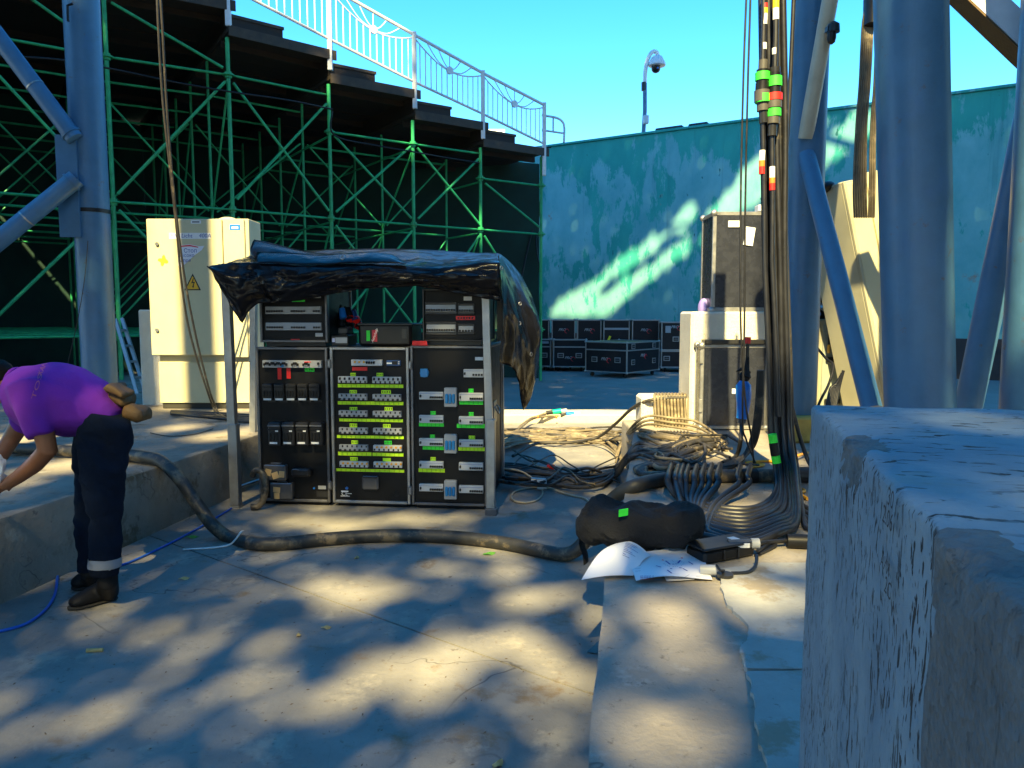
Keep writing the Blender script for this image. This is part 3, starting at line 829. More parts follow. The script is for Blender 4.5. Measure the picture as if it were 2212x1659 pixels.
# sunlit beam in the top corner
p0 = at(2040, -55, 5.0); p1 = at(2290, 182, 4.75); bdir = (p1-p0).normalized()
t = thing("steel_beam", "sunlit slanting white box beam in the top corner", "beam", p0)
side = bdir.cross(Vector((0,1,0))).normalized()
if side.z < 0: side = -side
q = MB(); q.slab(p0, bdir, side, (p1-p0).length, .165, .14 if bdir.cross(side).y > 0 else -.14); obj("web", q, m_white, t, world=True, smooth=False)
q = MB(); q.slab(p0 - side*.014, bdir, side, (p1-p0).length, .010, .14 if bdir.cross(side).y > 0 else -.14); obj("flange", q, m_leather, t, world=True, smooth=False)

# ================================================================== BEIGE CABINET ON THE PLATFORM
CY = 8.4
def cabp(px, py): return at(px, py, CY)
x0 = cabp(320, 600).x; x1 = cabp(531, 600).x; xs = cabp(484, 600).x
zt = cabp(420, 472).z; zm = cabp(420, 768).z
t = thing("electric_cabinet", "tall beige electric cabinet with a yellow warning triangle", "cabinet", ((x0+x1)/2, CY, PZ))
q = MB(); q.box(x0, x1 + .04, CY + .025, CY + .42, zm, zt, .006); obj("body", q, m_beige, t, world=True)
q = MB(); q.box(x0 + .004, xs - .006, CY, CY + .022, zm + .004, zt - .006, .005); od = obj("door", q, m_beige, t, world=True)
q = MB(); q.box(xs + .006, x1, CY - .004, CY + .022, zm - .02, zt - .006, .005); od2 = obj("door", q, m_beige, t, world=True)
q = MB(); q.box(x0 + .05, x1 + .04, CY + .05, CY + .40, PZ + .06, zm - .075, .006); obj("base_cabinet", q, m_beige, t, world=True)
q = MB(); q.box(x0 + .055, x1 + .03, CY + .08, CY + .39, zm - .074, zm - .001); obj("recess", q, m_beigedark, t, world=True)
q = MB(); q.box(x0 + .07, x1 + .02, CY + .07, CY + .39, PZ, PZ + .06); obj("foot_rail", q, m_gap, t, world=True)
q = MB(); c_ = cabp(480, 466); q.sphere((c_.x, CY+.15, zt), .1, 14, 8, (1,.6,.35)); obj("lifting_dome", q, m_beige, t, world=True)
for (hx, hy) in ((340,527),(340,713)):
    c_ = cabp(hx, hy); q = MB(); q.cyl((c_.x, CY-.02, c_.z), (c_.x, CY, c_.z), .02, n=12); obj("lock", q, m_steel, t, world=True)
ex = Vector((1,0,0)); ez = Vector((0,0,1))
def flat(px0, py0, px1, py1, Y, d=.0015):
    a = at(px0, py0, Y); b = at(px1, py1, Y); q = MB()
    q.box(min(a.x,b.x), max(a.x,b.x), Y - d, Y, min(a.z,b.z), max(a.z,b.z)); return q
obj("label_strip", flat(365, 503, 455, 516, CY - .001), m_tapew, t, world=True)
c_ = cabp(412, 509.5); obj("marker_text", put_text(TX["licht"], (c_.x, CY-.003, c_.z), ex, ez), m_inkblue, t, world=True, smooth=False)
obj("name_plate", flat(412, 476, 434, 483, CY - .001), m_tapew, t, world=True)
c_ = cabp(423, 479.5); q = MB(); q.box(c_.x-.04, c_.x+.04, CY-.0032, CY-.0026, c_.z-.006, c_.z+.006); obj("plate_print", q, m_ink, t, world=True)
obj("sticker", flat(496, 485, 519, 497, CY - .006), m_cee, t, world=True)
c_ = cabp(508, 492); q = MB(); q.box(c_.x-.035, c_.x+.035, CY-.0085, CY-.0078, c_.z-.012, c_.z+.012); obj("sticker_print", q, m_tapew, t, world=True)
# torn notice
def P2(pts, Y, th=.002):
    V = [at(px, py, Y) for px, py in pts]; q = MB()
    n = len(V); q.add([v for v in V] + [v + Vector((0, th, 0)) for v in V], [tuple(range(n)), tuple(range(2*n-1, n-1, -1))] + [(i, (i+1)%n, n+(i+1)%n, n+i)[::-1] for i in range(n)]); return q
obj("torn_notice", P2([(382,530),(410,528),(430,532),(441,531),(436,540),(418,553),(404,567),(392,577),(385,574)], CY - .006), m_paper, t, world=True, smooth=False)
for body, px, py in (("n1", 412, 542), ("n2", 403, 552), ("n3", 399, 563)):
    c_ = cabp(px, py); obj("notice_text", put_text(TX[body], (c_.x, CY-.0085, c_.z), ex, ez), m_inkblue, t, world=True, smooth=False)
obj("notice_stripe", P2([(383,531),(410,529),(428,533),(428,535),(410,532),(383,534)], CY - .0085, .001), m_inkred, t, world=True, smooth=False)
sg = obj("warning_sign", P2([(416,591),(398,627),(434,627)], CY - .003), m_ink, t, world=True, smooth=False)
obj("sign_face", P2([(416,596),(402,624.5),(430,624.5)], CY - .006), MAT("amber sign", (.80,.42,.02), .5), t, world=True, smooth=False)
obj("lightning_bolt", P2([(417,601),(413,612),(418,611),(416,618),(414.5,617.5),(417,622),(419.5,617),(418,617.5),(421,608.5),(416,609.5),(418.5,601)], CY - .009), m_ink, t, world=True, smooth=False)
random.seed(11)
sp = []
for k in range(18):
    a = 2*PI*k/18; r_ = 9*(1 + .35*math.sin(4*a+.6) + .12*random.uniform(-1,1)); sp.append((352 + r_*math.cos(a), 563 + r_*1.05*math.sin(a)))
obj("paint_splash", P2(sp, CY - .003), m_tapeyel, t, world=True, smooth=False)
# whitewashed post behind it
xp = at(299, 700, 8.85).x
q = MB(); q.box(xp, xp + .32, 8.85, 9.15, PZ - .02, at(310, 669, 8.85).z, .015)
tag(obj("concrete_post", q, m_pillar), "short whitewashed post showing behind the beige cabinet", "post")
# folded ladder
t = thing("step_ladder", "folded aluminium ladder leaning under the scaffold", "ladder", at(285, 850, 10.2))
A_ = [at(250,690,10.6), at(300,860,10.1)]; B_ = [at(264,688,10.8), at(318,858,10.3)]
q = MB(); q.tube(A_, .03, 4); obj("rail", q, m_alu, t, world=True)
q = MB(); q.tube(B_, .03, 4); obj("rail", q, m_alu, t, world=True)
for s in (.15,.35,.55,.75,.92):
    q = MB(); q.tube([A_[0].lerp(A_[1], s), B_[0].lerp(B_[1], s)], .018, 6); obj("rung", q, m_alu, t, world=True)

# ================================================================== TILTED CABINET ON THE RIGHT
def rotM(p, yaw, tilt):
    return Matrix.Translation(p) @ Matrix.Rotation(tilt, 4, 'Y') @ Matrix.Rotation(yaw, 4, 'Z')
pc = at(1821, 392, 6.7)
M = rotM(pc, rad(24), rad(-13.5))
t = thing("electric_cabinet", "tilted cream cabinet squeezed behind the widest blue column", "cabinet", M=M)
H = 2.9
def loc(q): return q
q = MB(); q.box(0, .75, .02, .50, -H, 0, .008); obj("body", q, m_beigedark, t)  # side shade put into the body's olive; the doors keep the beige
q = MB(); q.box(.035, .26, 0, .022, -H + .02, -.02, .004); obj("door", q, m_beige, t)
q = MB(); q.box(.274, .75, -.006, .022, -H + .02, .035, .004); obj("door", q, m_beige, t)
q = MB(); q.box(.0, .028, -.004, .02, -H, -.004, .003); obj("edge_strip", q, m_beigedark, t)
q = MB(); q.sphere((.0, .2, .0), .1, 14, 8, (1,.8,.5)); obj("cable_gland", q, m_plast, t)

# distribution cabinet between column and brace
pg = at(1757, 900, 7.3)
t = thing("distribution_cabinet", "grey green distribution cabinet with plugs on top behind the leaning brace", "cabinet", (pg.x, 7.3, LZ))
zt2 = at(1800, 690, 7.3).z - LZ
q = MB(); q.box(-.05, .45, 0, .4, 0, zt2, .01); obj("body", q, m_beigedark, t)
q = MB(); q.box(.06, .30, -.012, -.002, .05, zt2 - .05, .004); obj("door", q, MAT("grey green door", (.30,.33,.27), .5), t)
for z in (.22, .62):
    q = MB(); q.box(.09, .24, -.04, -.013, z, z + .05, .008); obj("handle", q, m_plast2, t)
for kk in range(2):
    q = MB(); q.cyl((-.02 + .03*kk, -.02, .0), (-.02 + .03*kk, -.02, zt2), .009, n=8); obj("conduit", q, m_plast2, t)
q = MB(); q.box(.02, .40, .1, .3, zt2 + .002, zt2 + .25, .02); obj("plug_box", q, m_plast2, t)
for kk, mm_ in enumerate((m_cee, m_steel, m_tapew, m_plast, m_orange, m_tapered)):
    q = MB(); x = .0 + .055*kk; q.cyl((x, -.03, zt2 + .05 + .05*(kk%3)), (x + .02, .12, zt2 + .1 + .04*(kk%3)), .026, n=10); obj("plug", q, mm_, t)
for kk in range(4):
    x = .10 + .045*kk; q = MB(); q.tube(spline([(x,-.02,zt2+.02),(x,-.04,zt2-.1),(x+.01,-.035,zt2-.24)],4), .008, 6); obj("patch_lead", q, m_plast, t)
    q = MB(); q.cyl((x+.01,-.035,zt2-.24),(x+.01,-.035,zt2-.32), .014, n=8); obj("plug", q, (m_orange, m_plast, m_tapered, m_plast)[kk], t)

# ================================================================== WHITE PILLARS
PY = 7.25
xa = at(1489, 900, PY).x
pz = at(1500, 673, PY).z
q = MB(); q.box(xa, xa + .92, PY, PY + .5, LZ - .01, pz, .02)
pil = obj("concrete_pillar", q, m_pillar); tag(pil, "broad whitewashed concrete pillar carrying a black case", "pillar")
q = MB(); a_ = at(1385, 925, PY + .05); b_ = at(1481, 857, PY + .05)
q.box(a_.x, xa - .006, PY + .05, PY + .40, LZ - .01, b_.z, .025)
tag(obj("concrete_plinth", q, m_pillar), "low cream concrete plinth with cables draped over it", "plinth")

# ================================================================== BIG CONCRETE BLOCK
BZ = at(1750, 873, 1.6).z
bc = at(1752, 880, 1.6)
bn_ = onz(2212, 1330, BZ)
ud = Vector((bn_.x - bc.x, bn_.y - bc.y, 0)).normalized()     # along the visible face, towards the camera
wdv = Vector((-ud.y, ud.x, 0))
if wdv.x < 0: wdv = -wdv
bm = bmesh.new()
bmesh.ops.create_cube(bm, size=1.0)
BL, BW, BH = 1.75, 1.0, BZ - LZ + .02
for v in bm.verts:
    v.co = Vector(((v.co.x+.5)*BW, (v.co.y+.5)*BL, (v.co.z+.5)*BH))
bmesh.ops.bevel(bm, geom=list(bm.edges), offset=.010, segments=2, affect='EDGES', profile=.5)
for _ in range(12):
    es = [e for e in bm.edges if e.calc_length() > .018 and min(v.co.x for v in e.verts) < .5]
    if not es or len(bm.verts) > 40000: break
    bmesh.ops.subdivide_edges(bm, edges=es, cuts=1, use_grid_fill=True)
bmesh.ops.triangulate(bm, faces=[f for f in bm.faces if len(f.verts) > 4])
lay = bm.verts.layers.float.new("bare")
def yface(px, py): return (onplane(px, py, bc, -wdv) - bc).dot(ud)
CH1 = yface(1838, 930); CH2 = yface(2075, 1150); YBARE = yface(2008, 1350)
def chipf(y, c, w): return max(0.0, 1 - abs(y - c)/w)
for v in bm.verts:
    p = v.co.copy()                     # x: into the block, y: towards the camera, z up; visible face x=0, top z=BH
    n1 = noise.noise(Vector((p.x*7, p.y*7, p.z*7))); n2 = noise.noise(Vector((p.x*26, p.y*26, p.z*26)))
    bare = 0.0
    edge = max(0, 1 - math.hypot(p.x, BH - p.z)/.09)
    yj = p.y + .02*n1
    c1_ = min(1, 1.6*chipf(yj, CH1, .11)); c2_ = min(1, 1.5*chipf(yj, CH2, .075)); c3_ = min(1, 1.4*chipf(yj, CH2 + .17, .05))
    n3 = noise.noise(Vector((p.x*60, p.y*60, p.z*60)))
    e2_ = max(0, 1 - math.hypot(p.x*1.25, (BH - p.z)*.8)/(.055 + .02*n1))
    dep = e2_ * (c1_*.015 + c2_*.010 + c3_*.007) * (1 + .8*n2 + .6*n3) + (e2_ > .1) * (c1_ + c2_ > .3) * .005*(n2 + n3)
    small = edge * max(0, n1*.6 + n2*.8 - .1) * .006
    dsp = Vector((1, 0, -1)).normalized() * (dep + small)
    v.co = p + dsp + Vector((n1*.004 + n2*.0015, 0, n1*.003 + n2*.0015))
    if dep > .004: bare = 1.0
    if p.x < .05:                       # face: bare concrete on the part nearer the camera, and long runs under the chips
        if p.y > YBARE + .012*n1: bare = max(bare, .9)
        drop = max(0, 1 - (BH - p.z)/.26)
        bare = max(bare, min(1, c1_)*drop*.52)
    v[lay] = bare
bm.verts.index_update()
me = bpy.data.meshes.new("concrete_block")
Mb = Matrix(((wdv.x, ud.x, 0, bc.x), (wdv.y, ud.y, 0, bc.y), (0, 0, 1, LZ - .02), (0, 0, 0, 1)))
if Mb.to_3x3().determinant() < 0:
    bmesh.ops.reverse_faces(bm, faces=list(bm.faces))
bm.to_mesh(me); bm.free()
me.transform(Mb)
if True:
    tmp = bmesh.new(); tmp.from_mesh(me); bmesh.ops.recalc_face_normals(tmp, faces=list(tmp.faces)); tmp.to_mesh(me); tmp.free()
me.materials.append(m_block); me.shade_smooth()
blk = bpy.data.objects.new("concrete_block", me); COL.objects.link(blk); TM[blk.name] = Matrix.Identity(4)
# give the block a local frame aligned with its faces so that the paint follows it
R_ = Matrix(((wdv.x, ud.x, 0, bc.x), (wdv.y, ud.y, 0, bc.y), (0, 0, 1, LZ - .02), (0, 0, 0, 1)))
ROT = Matrix.Translation((bc.x, bc.y, LZ - .02)) @ Matrix.Rotation(math.atan2(-ud.x, ud.y), 4, 'Z')
me.transform(ROT.inverted()); blk.matrix_basis = ROT; TM[blk.name] = ROT
tag(blk, "big pale painted concrete block with chipped edges in the near corner", "block")
fn = -wdv
for key, px, py, sz in (("w1", 1938, 1078, 1), ("w2", 1928, 1117, 1), ("w3", 1926, 1222, 1), ("w4", 1932, 1272, 1)):
    c_ = onplane(px, py, bc, fn)
    exv = -ud if False else ud
    obj("pencil_number", put_text(TX[key], c_, ud, Vector((0,0,1)), .007 if True else 0), m_ink, blk, world=True, smooth=False)

# ================================================================== POWER RACKS
RO = onz(1053, 1103, 0); RTH = rad(6.0)
RM = Matrix.Translation(RO) @ Matrix.Rotation(-RTH, 4, 'Z')
RMI = RM.inverted()
rey = Vector((math.sin(RTH), math.cos(RTH), 0)); rex = Vector((math.cos(RTH), -math.sin(RTH), 0))
def rp(px, py, y=0.0):
    w = onplane(px, py, RO + rey*y, rey); l = RMI @ w
    return l.x, l.z
def RQ():
    q = MB(); q.M = RM; return q
def rc(f, xa, ya, xb, yb, y=0.0):
    a = rp(*f(xa, ya), y); b = rp(*f(xb, yb), y)
    return min(a[0], b[0]), max(a[0], b[0]), min(a[1], b[1]), max(a[1], b[1])
def rthing(name, label, cat, x, y, z, group=None):
    return thing(name, label, cat, group=group, M=RM @ Matrix.Translation((x, y, z)))
def rbox(t, name, r, y0, y1, m, b=0.0, parent=None, label=None):
    q = RQ(); q.box(r[0], r[1], y0, y1, r[2], r[3], b)
    return obj(name, q, m, parent or t, world=True, label=label)
FP_Y = .03                       # the recessed front panels
lever = mesh("breaker_lever", MB().box(-.0055, .0055, -.020, 0, -.007, .012, .002), m_plast)
leverb = mesh("breaker_lever", MB().box(-.0075, .0075, -.014, 0, -.009, .006, .002), m_plast2)
knob_me = mesh("test_button", MB().cyl((0, -.008, 0), (0, 0, 0), .0085, n=12), m_orange)
toggle_face = mesh("breaker_window", MB().box(-.006, .006, -.003, 0, -.008, .008), m_plast2)
def rput(me, name, parent, t, x, y, z):
    inv = TM[parent.name].inverted() @ RM
    p = inv @ Vector((x, y, z))
    return obj(name, me, None, parent, M=Matrix.Translation(p))
def rack_case(name, label, x0, x1, z0, z1, depth, frame_m, fw=.024, group=None):
    t = rthing(name, label, "power rack", (x0+x1)/2, 0, z0, group)
    rbox(t, "shell", (x0 + .006, x1 - .006, z0 + .03, z1 - .004), FP_Y + .004, depth, m_black, .004)
    rbox(t, "front_panel", (x0 + fw, x1 - fw, z0 + .03 + fw, z1 - fw), FP_Y - .012, FP_Y, m_black, .003)
    rbox(t, "edge_strip", (x0, x0 + fw, z0 + .03, z1), -.004, FP_Y + .02, frame_m, .004)
    rbox(t, "edge_strip", (x1 - fw, x1, z0 + .03, z1), -.004, FP_Y + .02, frame_m, .004)
    rbox(t, "edge_strip", (x0 + fw, x1 - fw, z1 - fw, z1), -.004, FP_Y + .02, frame_m, .004)
    rbox(t, "edge_strip", (x0 + fw, x1 - fw, z0 + .03, z0 + .03 + fw), -.004, FP_Y + .02, frame_m, .004)
    rbox(t, "edge_strip", (x1 - .02, x1 + .003, z1 - .022, z1 + .003), FP_Y + .022, depth, frame_m, .003)
    rbox(t, "edge_strip", (x1 - .02, x1 + .003, z0 + .03, z1 - .024), depth - .025, depth + .003, frame_m, .003)
    rbox(t, "skid", (x0 + .03, x1 - .03, z0, z0 + .03), .04, depth - .03, m_plast)
    return t
def scribble(t, r, y, n, parent, seed, m=None):
    """a few short illegible pen strokes on a tape or label"""
    random.seed(seed); q = RQ(); w = r[1]-r[0]; h = r[3]-r[2]
    for k in range(n):
        x = r[0] + w*(.14 + .72*k/max(1, n-1)); hh = h*random.uniform(.35, .6); z = (r[2]+r[3])/2 - hh/2
        q.box(x - w*.035, x + w*.035, y - .0012, y - .0004, z, z + hh)
        if random.random() < .6: q.box(x - w*.035, x + w*.09, y - .0012, y - .0004, z + hh*.7, z + hh*.95)
    o = obj("pen_mark", q, m or m_ink, parent, world=True); o["kind"] = "stuff"; return o
def tape(t, r, m, marks=0, seed=0, name="label_tape", pen=0):
    o = rbox(t, name, r, FP_Y - .0165, FP_Y - .0125, m)
    if marks:
        random.seed(seed); q = RQ()
        for k in range(1, marks):
            x = r[0] + (r[1]-r[0])*(k + random.uniform(-.06,.06))/marks
            q.box(x - .0008, x + .0008, FP_Y - .0178, FP_Y - .0168, r[2] + .002, r[3] - .002)
        p = obj("pen_mark", q, m_ink, o, world=True); p["kind"] = "stuff"
    if pen: scribble(t, r, FP_Y - .0165, pen, o, seed + 50)
    return o

D1 = .92
# ---- first case (dark, left)
a = rc(Z3, 60, 92, 692, 1425); Ra = (a[0], a[1], .0, a[3])
t = c1_ = rack_case("power_rack", "dark power rack with red tapes near its top and clear tag boxes below", a[0], a[1], 0, a[3], D1, m_aludark, .02)
r = rc(Z3, 128, 202, 620, 268); row = rbox(t, "breaker_row", r, FP_Y - .05, FP_Y - .012, m_wplast, .004)
for k in range(30):
    x = r[0] + (r[1]-r[0])*(.04 + .92*k/29); 
    if k in (13, 14, 19, 20, 25, 26, 27, 28): continue
    rput(lever, "breaker", row, t, x, FP_Y - .05, (r[2]+r[3])/2 + (.004 if k % 3 else -.005))
rbox(t, "indicator", rc(Z3, 283, 225, 310, 260), FP_Y - .056, FP_Y - .05, m_socket, parent=row)
rbox(t, "red_stripe", rc(Z3, 480, 212, 535, 220), FP_Y - .053, FP_Y - .05, m_tapered, parent=row)
tape(t, rc(Z3, 240, 265, 275, 365), m_tapered); tape(t, rc(Z3, 316, 265, 352, 358), m_tapered)
tape(t, rc(Z3, 470, 268, 550, 300), m_tapegr, pen=5, seed=1)
for k in range(5):
    xa = 128 + k*97
    r = rc(Z3, xa, 398, xa + 88, 522); o = rbox(t, "isolator", r, FP_Y - .06, FP_Y - .012, m_plast2, .008)
    rbox(t, "lid_edge", rc(Z3, xa + 4, 420, xa + 84, 430), FP_Y - .066, FP_Y - .06, m_plast, .001, parent=o)
    for j in range(3):
        rbox(t, "fuse", rc(Z3, xa + 10 + j*24, 455, xa + 27 + j*24, 505), FP_Y - .068, FP_Y - .06, m_plast, .002, parent=o)
    rbox(t, "paper_label", rc(Z3, xa + 16, 518, xa + 80, 535), FP_Y - .064, FP_Y - .06, m_tapew, parent=o)
    rbox(t, "plate", rc(Z3, xa + 32, 542, xa + 96, 557), FP_Y - .018, FP_Y - .012, m_plast2)
for k in range(4):
    xa = 190 + k*115
    r = rc(Z3, xa, 715, xa + 108, 912); o = rbox(t, "isolator", r, FP_Y - .09, FP_Y - .012, m_plast2, .01)
    rbox(t, "lid_edge", rc(Z3, xa + 2, 735, xa + 106, 752), FP_Y - .10, FP_Y - .09, m_aludark, .003, parent=o)
    rbox(t, "lid_edge", rc(Z3, xa + 2, 768, xa + 106, 782), FP_Y - .098, FP_Y - .09, m_plast, .003, parent=o)
    for j in range(3):
        rbox(t, "fuse", rc(Z3, xa + 14 + j*28, 800, xa + 34 + j*28, 868), FP_Y - .10, FP_Y - .09, m_plast, .003, parent=o)
    rbox(t, "paper_label", rc(Z3, xa + 20, 877, xa + 82, 894), FP_Y - .094, FP_Y - .09, m_tapew, parent=o)
    rbox(t, "paper_label", rc(Z3, xa + 68, 780, xa + 92, 792), FP_Y - .1005, FP_Y - .098, m_tapew, parent=o)
for (xa, ya, xb, yb, tags) in ((147,1070,335,1205,((165,1105,215,1160,12),(222,1130,278,1185,-20),(280,1122,325,1175,3))), (200,1220,388,1360,((232,1255,290,1300,5),(238,1302,285,1352,0)))):
    r = rc(Z3, xa, ya, xb, yb); o = rbox(t, "tag_box", r, FP_Y - .075, FP_Y - .012, m_clear, .008)
    rbox(t, "lid_edge", rc(Z3, xa + 50, ya - 12, xb - 55, ya), FP_Y - .05, FP_Y - .02, m_clear, .003, parent=o)
    for (p, q_, s, u, an) in tags:
        rr_ = rc(Z3, p, q_, s, u); q = MB(); q.box(-(rr_[1]-rr_[0])/2, (rr_[1]-rr_[0])/2, -.003, 0, -(rr_[3]-rr_[2])/2, (rr_[3]-rr_[2])/2)
        q.v = [tuple(RM @ (Matrix.Translation(((rr_[0]+rr_[1])/2, FP_Y - .077, (rr_[2]+rr_[3])/2)) @ Matrix.Rotation(rad(an), 4, 'Y') @ Vector(p_))) for p_ in q.v]
        obj("wooden_tag", q, m_wood, o, world=True)
r = rc(Z3, 380, 1100, 540, 1172); o = rbox(t, "plug_housing", r, FP_Y - .09, FP_Y - .012, m_plast2, .015); rbox(t, "catch", rc(Z3, 395, 1100, 455, 1112), FP_Y - .10, FP_Y - .09, m_aludark, .004, parent=o)
rbox(t, "type_plate", rc(Z3, 582, 1258, 648, 1288), FP_Y - .016, FP_Y - .0125, m_wplast); rbox(t, "type_plate", rc(Z3, 568, 1302, 678, 1352), FP_Y - .016, FP_Y - .0125, m_plast2)
r = rc(Z3, 540, 1270, 556, 1286); q = RQ(); q.cyl(((r[0]+r[1])/2, FP_Y - .02, (r[2]+r[3])/2), ((r[0]+r[1])/2, FP_Y - .012, (r[2]+r[3])/2), .008, n=10); obj("pilot_lamp", q, m_cee, t, world=True)

# ---- second case (middle, fluorescent tapes)
a = rc(Z3, 683, 92, 1362, 1440)
t = c2_ = rack_case("power_rack", "middle power rack striped with fluorescent yellow green label tapes", a[0], a[1], 0, a[3], D1, m_alu, .022)
r = rc(Z3, 868, 197, 1128, 250); row = rbox(t, "breaker_row", r, FP_Y - .045, FP_Y - .012, m_bwhite, .003)
for f_ in (.13, .27, .42): rput(knob_me, "test_button", row, t, r[0] + (r[1]-r[0])*f_, FP_Y - .045, (r[2]+r[3])/2 + .006)
for k in range(4): rput(lever, "breaker", row, t, r[0] + (r[1]-r[0])*(.52 + .075*k), FP_Y - .045, (r[2]+r[3])/2)
o = rbox(t, "meter", rc(Z3, 1158, 203, 1277, 252), FP_Y - .03, FP_Y - .012, MAT("blue meter", (.02,.07,.22), .4), .004)
rbox(t, "display", rc(Z3, 1208, 210, 1250, 240), FP_Y - .033, FP_Y - .03, m_plast, parent=o); rbox(t, "paper_label", rc(Z3, 1162, 222, 1205, 234), FP_Y - .033, FP_Y - .03, m_tapew, parent=o)
for yy in (212, 228): rbox(t, "meter_key", rc(Z3, 1258, yy, 1270, yy + 9), FP_Y - .033, FP_Y - .03, m_bwhite, parent=o)
tape(t, rc(Z3, 868, 260, 995, 292), m_tapered)
rowy = [(337,393),(482,538),(622,677),(765,820),(908,962),(1047,1100)]
tapey = [(403,437,747,1297),(547,582,747,1298),(692,725,760,1294),(832,866,740,1300),(972,1008,750,1030),(1112,1148,735,1305)]
labL = [(853,898,310,342),(845,907,455,487),(847,910,597,628),(847,910,735,767),(862,917,877,908),(852,915,1018,1047)]
labR = [(1072,1128,310,340),(1113,1193,455,487),(1140,1207,597,630),(1127,1190,740,772),(1138,1200,880,912),(1125,1192,1025,1055)]
for i in range(6):
    for side_ in (0, 1):
        xa = (757 + i*2.5, 1043 + i*2.2)[side_]; dy = (0, 4)[side_]
        r = rc(Z3, xa, rowy[i][0] + dy, xa + 239, rowy[i][1] + dy)
        orange = (i == 5) or (i == 4 and side_ == 1)
        row = rbox(t, "breaker_row", r, FP_Y - .042, FP_Y - .012, m_bwhite if (orange or i == 0) else m_wplast, .003)
        for k in range(6):
            x = r[0] + (r[1]-r[0])*(k + .5)/6; zc_ = (r[2]+r[3])/2
            if orange:
                rput(knob_me, "test_button", row, t, x + .012, FP_Y - .042, zc_ + .008); rput(toggle_face, "breaker", row, t, x - .008, FP_Y - .042, zc_ - .012)
            elif i == 0:
                rput(lever, "breaker", row, t, x, FP_Y - .042, zc_ + .006); rput(toggle_face, "breaker_window", row, t, x + .009, FP_Y - .042, zc_ - .016)
            else:
                rput(leverb, "breaker", row, t, x - .006, FP_Y - .042, zc_ - .014); rput(toggle_face, "breaker_window", row, t, x + .010, FP_Y - .042, zc_ + .012)
        lb_ = (labL, labR)[side_][i]
        tape(t, rc(Z3, lb_[0], lb_[2], lb_[1], lb_[3]), m_tapeg if not (i == 4 and side_) else m_tapegr, pen=4 if not (i == 5 and side_) else 0, seed=i*2 + side_)
    ty = tapey[i]
    tape(t, rc(Z3, ty[2], ty[0], ty[3], ty[1]), m_tapeg, marks=14 if i != 4 else 7, seed=30 + i)
tape(t, rc(Z3, 1038, 980, 1298, 1013), m_tapeg, marks=7, seed=40)
o = rbox(t, "socket_cover", rc(Z3, 957, 1170, 1097, 1290), FP_Y - .05, FP_Y - .012, m_clear, .012); rbox(t, "lid_edge", rc(Z3, 965, 1172, 1090, 1186), FP_Y - .056, FP_Y - .05, m_plast2, .003, parent=o)
r = rc(Z3, 812, 1266, 836, 1290); q = RQ(); q.cyl(((r[0]+r[1])/2, FP_Y - .024, (r[2]+r[3])/2), ((r[0]+r[1])/2, FP_Y - .012, (r[2]+r[3])/2), .011, n=12); obj("pilot_lamp", q, m_cee, t, world=True)
pc_ = rp(*Z3(805, 1326)); wc = RM @ Vector((pc_[0], FP_Y - .0125, pc_[1])); obj("print", put_text(TX["ce"], wc, rex, Vector((0,0,1))), m_tapew, t, world=True, smooth=False)
for (xa, ya, xb, yb) in ((775,1299,835,1312),(770,1342,848,1349),(830,1322,862,1328)):
    rbox(t, "print_line", rc(Z3, xa, ya, xb, yb), FP_Y - .0138, FP_Y - .0125, m_tapew)
pc_ = rp(*Z3(1240, 1325))
for k in range(3):
    q = RQ(); rr0 = .006 + .008*k
    q.tube([(pc_[0] + rr0*math.cos(a_*.35 + k), FP_Y - .0125, pc_[1] + rr0*math.sin(a_*.35 + k)) for a_ in range(14)], .0011, 4); obj("swirl_print", q, m_plast2, t, world=True)
for (xa, ya) in ((683,230),(1362,240),(690,1245),(1362,1290)):
    r = rc(Z3, xa - 16, ya - 34, xa + 18, ya + 40); o = rbox(t, "latch", r, -.018, -.004, m_aludark, .005); rbox(t, "latch_bow", (r[0] + .008, r[1] - .008, r[2] + .012, r[3] - .012), -.026, -.018, m_alu, .003, parent=o)

# ---- third case (right)
a = rc(Z3, 1366, 85, 2010, 1462)
t = c3_ = rack_case("power_rack", "power rack with three blue socket units down its middle", rp(*Z3(1366, 700))[0], 0.0, 0, rp(*Z3(1700, 82))[1], D1, m_aludark, .02)
X0, X1 = rp(*Z3(1366, 700))[0], 0.0
r = rc(Z3, 1448, 280, 1508, 340); cx, cz = (r[0]+r[1])/2, (r[2]+r[3])/2
q = RQ(); q.cyl((cx, FP_Y - .035, cz), (cx, FP_Y - .012, cz), .034, n=24); o = obj("round_socket", q, m_socket, t, world=True)
q = RQ(); q.box(cx - .03, cx + .03, FP_Y - .045, FP_Y - .036, cz - .03, cz + .034, .01); obj("socket_lid", q, m_socket, o, world=True)
rbox(t, "type_plate", rc(Z3, 1900, 177, 1967, 205), FP_Y - .016, FP_Y - .0125, m_tapew)
def six(xa, ya, xb, yb, n=6, sd=0):
    r = rc(Z3, xa, ya, xb, yb); row = rbox(t, "breaker_row", r, FP_Y - .042, FP_Y - .012, m_bwhite, .003)
    w = r[1] - r[0]
    rput(lever, "breaker", row, t, r[0] + w*.07, FP_Y - .042, (r[2]+r[3])/2 - .004)
    for k in range(n): rput(leverb, "breaker", row, t, r[0] + w*(.45 + .55*(k+.4)/n), FP_Y - .042, (r[2]+r[3])/2 - .009)
    rbox(t, "print_line", (r[0] + w*.02, r[1] - w*.02, r[3] - .0135, r[3] - .0115), FP_Y - .0436, FP_Y - .0424, m_inkblue, parent=row)
six(1808, 277, 1975, 347, 4)
for (ya, yb) in ((466,533),(662,730),(855,922),(1047,1110),(1237,1303)): six(1436, ya, 1638, yb)
for (ya, yb) in ((475,546),(672,742),(866,932),(1057,1127),(1250,1318)): six(1768, ya, 1972, yb)
